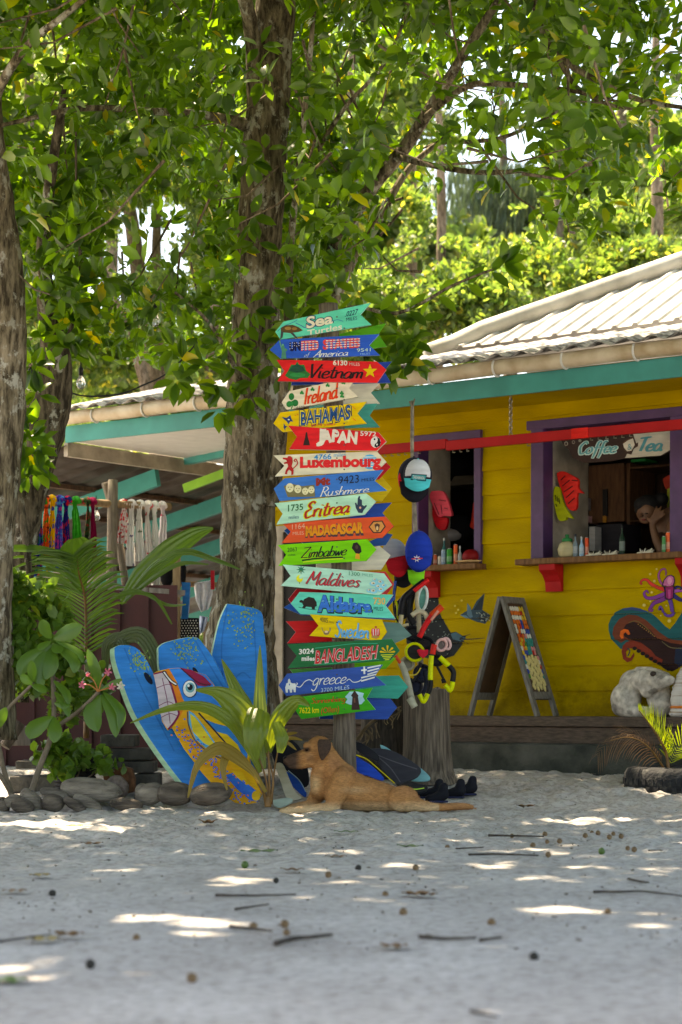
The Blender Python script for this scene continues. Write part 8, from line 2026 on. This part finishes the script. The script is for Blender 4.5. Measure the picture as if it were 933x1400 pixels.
# ================================================================ fruit, leaves and twigs on the sand
def gpt(px, py, lift=0.0):
    d = CH * F / (py - HY)
    for _ in range(6):
        g_ = gz((px - CX) / F * d, d); d = (CH - g_) * F / (py - HY)
    return Vector(((px - CX) / F * d, d, gz((px - CX) / F * d, d) + lift))
def q6(x, y): return (466 + x / 1.998, 1040 + y / 1.998)
def q7(x, y): return (x / 2.002, 1080 + y / 2.002)
GN = 'fallen fruit scattered on the sand'
NUTB = mat('brown_fruit', (0.33, 0.205, 0.10), 0.8, 0.3, 60, 0.4, 120); NUTG = mat('green_fruit', (0.09, 0.17, 0.03), 0.5, 0.2, 40); NUTD = mat('dark_fruit', (0.05, 0.045, 0.035), 0.8, 0.3, 60, 0.4, 120)
nuts = [(468, 204, 'b'), (558, 200, 'b'), (525, 231, 'b'), (564, 220, 'b'), (598, 219, 'b'), (668, 204, 'b'), (686, 195, 'b'), (703, 197, 'b'), (734, 208, 'b'), (745, 198, 'b'), (766, 206, 'b'), (802, 243, 'b'), (784, 238, 'b'), (567, 257, 'b'), (713, 249, 'g'), (291, 235, 'b'), (205, 293, 'b'), (48, 294, 'd'), (122, 365, 'b'), (171, 416, 'b'), (412, 445, 'b'), (730, 413, 'b'), (528, 540, 'd')]
nl = [(671, 207, 'g'), (756, 248, 'd'), (899, 233, 'b'), (144, 285, 'd'), (374, 407, 'b'), (694, 377, 'b'), (780, 370, 'b'), (785, 392, 'b'), (526, 520, 'b'), (248, 482, 'd')]
for k, (x, y, c_) in enumerate(nuts + nl):
    px, py = q6(x, y) if k < len(nuts) else q7(x, y)
    g_ = gpt(px, py + 3); r = (.0125 if k % 3 else .0105) if c_ != 'g' else .015
    mb = MB(); mb.ball((g_.x, g_.y, g_.z + r * .8), r, 12, 8, bump=.12)
    o = mb.build('fallen_fruit', {'b': NUTB, 'g': NUTG, 'd': NUTD}[c_], None, smooth=True)
    lb = {'b': 'small round brown fruit lying on the sand', 'g': 'green fruit lying on the sand', 'd': 'dark dried fruit lying on the sand'}[c_]
    if c_ == 'g': lb = 'green fruit among the brown ones at the right' if k < len(nuts) else 'small green fruit below the green fallen leaf'
    tag(o, lb, 'fruit', GN)
LG = mat('fallen_green_leaf', (0.09, 0.17, 0.04), .5, .1); LBn = mat('fallen_brown_leaf', (0.24, 0.12, 0.045), .7, .2, 20); LY = mat('fallen_yellow_leaf', (0.34, 0.24, 0.05), .6, .2, 20)
lv = [(q7(710, 176), .16, 'g', 0.1, 'green leaf lying on the sand left of the dog paws'), (q7(252, 155), .10, 'b', .2, 'curled brown leaf on the sand below the dark husks'), (q7(570, 98), .10, 'b', .6, 'upright brown leaf below the drooping palm leaf'), (q7(205, 103), .09, 'y', 0, 'small yellow leaf near the coconut husks'), (q7(118, 420), .09, 'y', .1, 'large yellow leaf in the lower left sand'), (q7(20, 532), .10, 'g', 0, 'green leaf at the lower left frame edge'), (q7(920, 188), .09, 'b', 0, 'brown leaf on the sand in front of the dog'), (q6(505, 133), .12, 'b', .3, 'orange brown leaf right of the dog hind foot'), (q6(15, 201), .12, 'g', .1, 'pale green leaf in front of the dog belly'), (q6(190, 243), .12, 'g', .2, 'torn green leaf right of centre in front of the dog'), (q6(205, 374), .10, 'b', .2, 'crumpled brown leaf in the middle foreground'), (q6(235, 30 + 345), .07, 'b', .1, 'small brown leaf touching the crumpled one'), (q6(695, 47), .10, 'b', .5, 'brown scrap of leaf by the plinth near the tyre'), (q7(40, 284), .08, 'b', 0, 'light brown leaf at the left frame edge'), (q7(110, 240), .08, 'y', 0, 'pale yellow leaf left on the shaded sand'), (q7(190, 408), .09, 'b', .2, 'brown leaf beside the large yellow leaf'), (q7(800, 228), .09, 'b', .2, 'dry brown leaf next to the dark fruit'), (q6(145, 518), .08, 'b', .1, 'blurred brown leaf in the near foreground')]
for k, ((px, py), L_, c_, cu, lb) in enumerate(lv):
    g_ = gpt(px, py, .012); a = random.uniform(-.5, .5); mb = MB()
    dx, dy = Vector((math.cos(a), math.sin(a), 0)), Vector((-math.sin(a), math.cos(a), 0)); rows = []
    for i in range(9):
        t_ = i / 8 * 2 - 1; wv = .24 * L_ * (1 - t_ * t_) ** .7 + .001
        rows.append([g_ + dx * (t_ * L_ / 2) + dy * (wv * s_ * 1.6) + Vector((0, 0, cu * L_ * (.35 * t_ * t_ + .3 * abs(s_) * (1 - abs(t_))) + .004 * math.sin(i * 2 + s_))) for s_ in (-1, -.5, 0, .5, 1)])
    mb.sheet(rows); tag(mb.build('fallen_leaf', {'g': LG, 'b': LBn, 'y': LY}[c_], None, smooth=True), lb, 'leaf', 'leaves fallen on the sand')
TW = mat('twig_bark', (0.085, 0.065, 0.05), .9, .3, 30)
tw = [([q6(350, 264), q6(420, 262), q6(540, 266)], .006, 'long thin twig lying below the group of brown fruit'), ([q6(403, 210), q6(470, 211), q6(555, 213)], .006, 'straight twig between the brown fruit'), ([q6(215, 490), q6(290, 496), q6(370, 494)], .0055, 'thick dark twig in the middle foreground'), ([q7(590, 296), q7(700, 297), q7(810, 294)], .005, 'long dark twig on the sand left of centre'), ([q7(645, 335), q7(690, 328), q7(735, 322)], .005, 'pale twig below the long dark one'), ([q7(630, 384), q7(690, 390), q7(745, 396)], .006, 'dark twig beside two brown fruit'), ([q7(755, 432), q7(800, 420), q7(860, 414), q7(910, 408)], .008, 'dark dry flower stalk in the sand below centre'), ([q6(785, 330), q6(820, 338), q6(842, 340)], .005, 'small crooked twig at the right'), ([q6(355, 695), q6(395, 705), q6(430, 712)], .004, 'blurred twig at the bottom edge'), ([q6(315, 246), q6(350, 244), q6(390, 242)], .004, 'short thin twig left of the long one'), ([q6(840, 250), q6(880, 250)], .003, 'tiny twig right of the dark fruit cluster'), ([q6(690, 366), q6(760, 366), q6(830, 365), q6(933, 378)], .005, 'long twig lying at the right edge'), ([q7(0, 424), q7(70, 414), q7(140, 404)], .004, 'dark root line at the left edge'), ([q6(380, 500), q6(440, 492)], .005, 'dark bark scrap right of the thick twig')]
for pts, r, lb in tw:
    s_ = spline([tuple(gpt(*p, lift=r * .8 + .006)) for p in pts], 6); mb = MB(); mb.tube([Vector(q) for q in s_], [r * (1 - .5 * i / len(s_)) for i in range(len(s_))], 7, wob=.2)
    tag(mb.build('twig', TW, None, smooth=True), lb, 'twig', 'twigs on the sand')
# fine litter nobody could count
mb = MB(); rd = random.Random(21)
for k in range(520):
    px, py = rd.uniform(-40, 970), 1080 + 220 * rd.random() ** 1.7
    g_ = gpt(px, py); s_ = rd.uniform(.0015, .0045); a = rd.uniform(0, 3.14); e = rd.uniform(1, 3.2)
    x, y = Vector((math.cos(a), math.sin(a), 0)) * s_ * e, Vector((-math.sin(a), math.cos(a), 0)) * s_
    z = Vector((0, 0, .003)); h_ = Vector((0, 0, s_ * .8))
    mb.add([g_ + z + x, g_ + z + y, g_ + z - x, g_ + z - y, g_ + z + h_, g_ + z - Vector((0, 0, .005))], [(0, 1, 4), (1, 2, 4), (2, 3, 4), (3, 0, 4), (1, 0, 5), (2, 1, 5), (3, 2, 5), (0, 3, 5)], k % 2)
tag(mb.build('litter', [mat('dark_litter', (0.16, 0.12, 0.08), .9, .3), mat('grey_litter', (0.22, 0.19, 0.15), .9, .3)], None), 'crumbs of bark and leaf strewn over the sand', 'litter', kind='stuff')
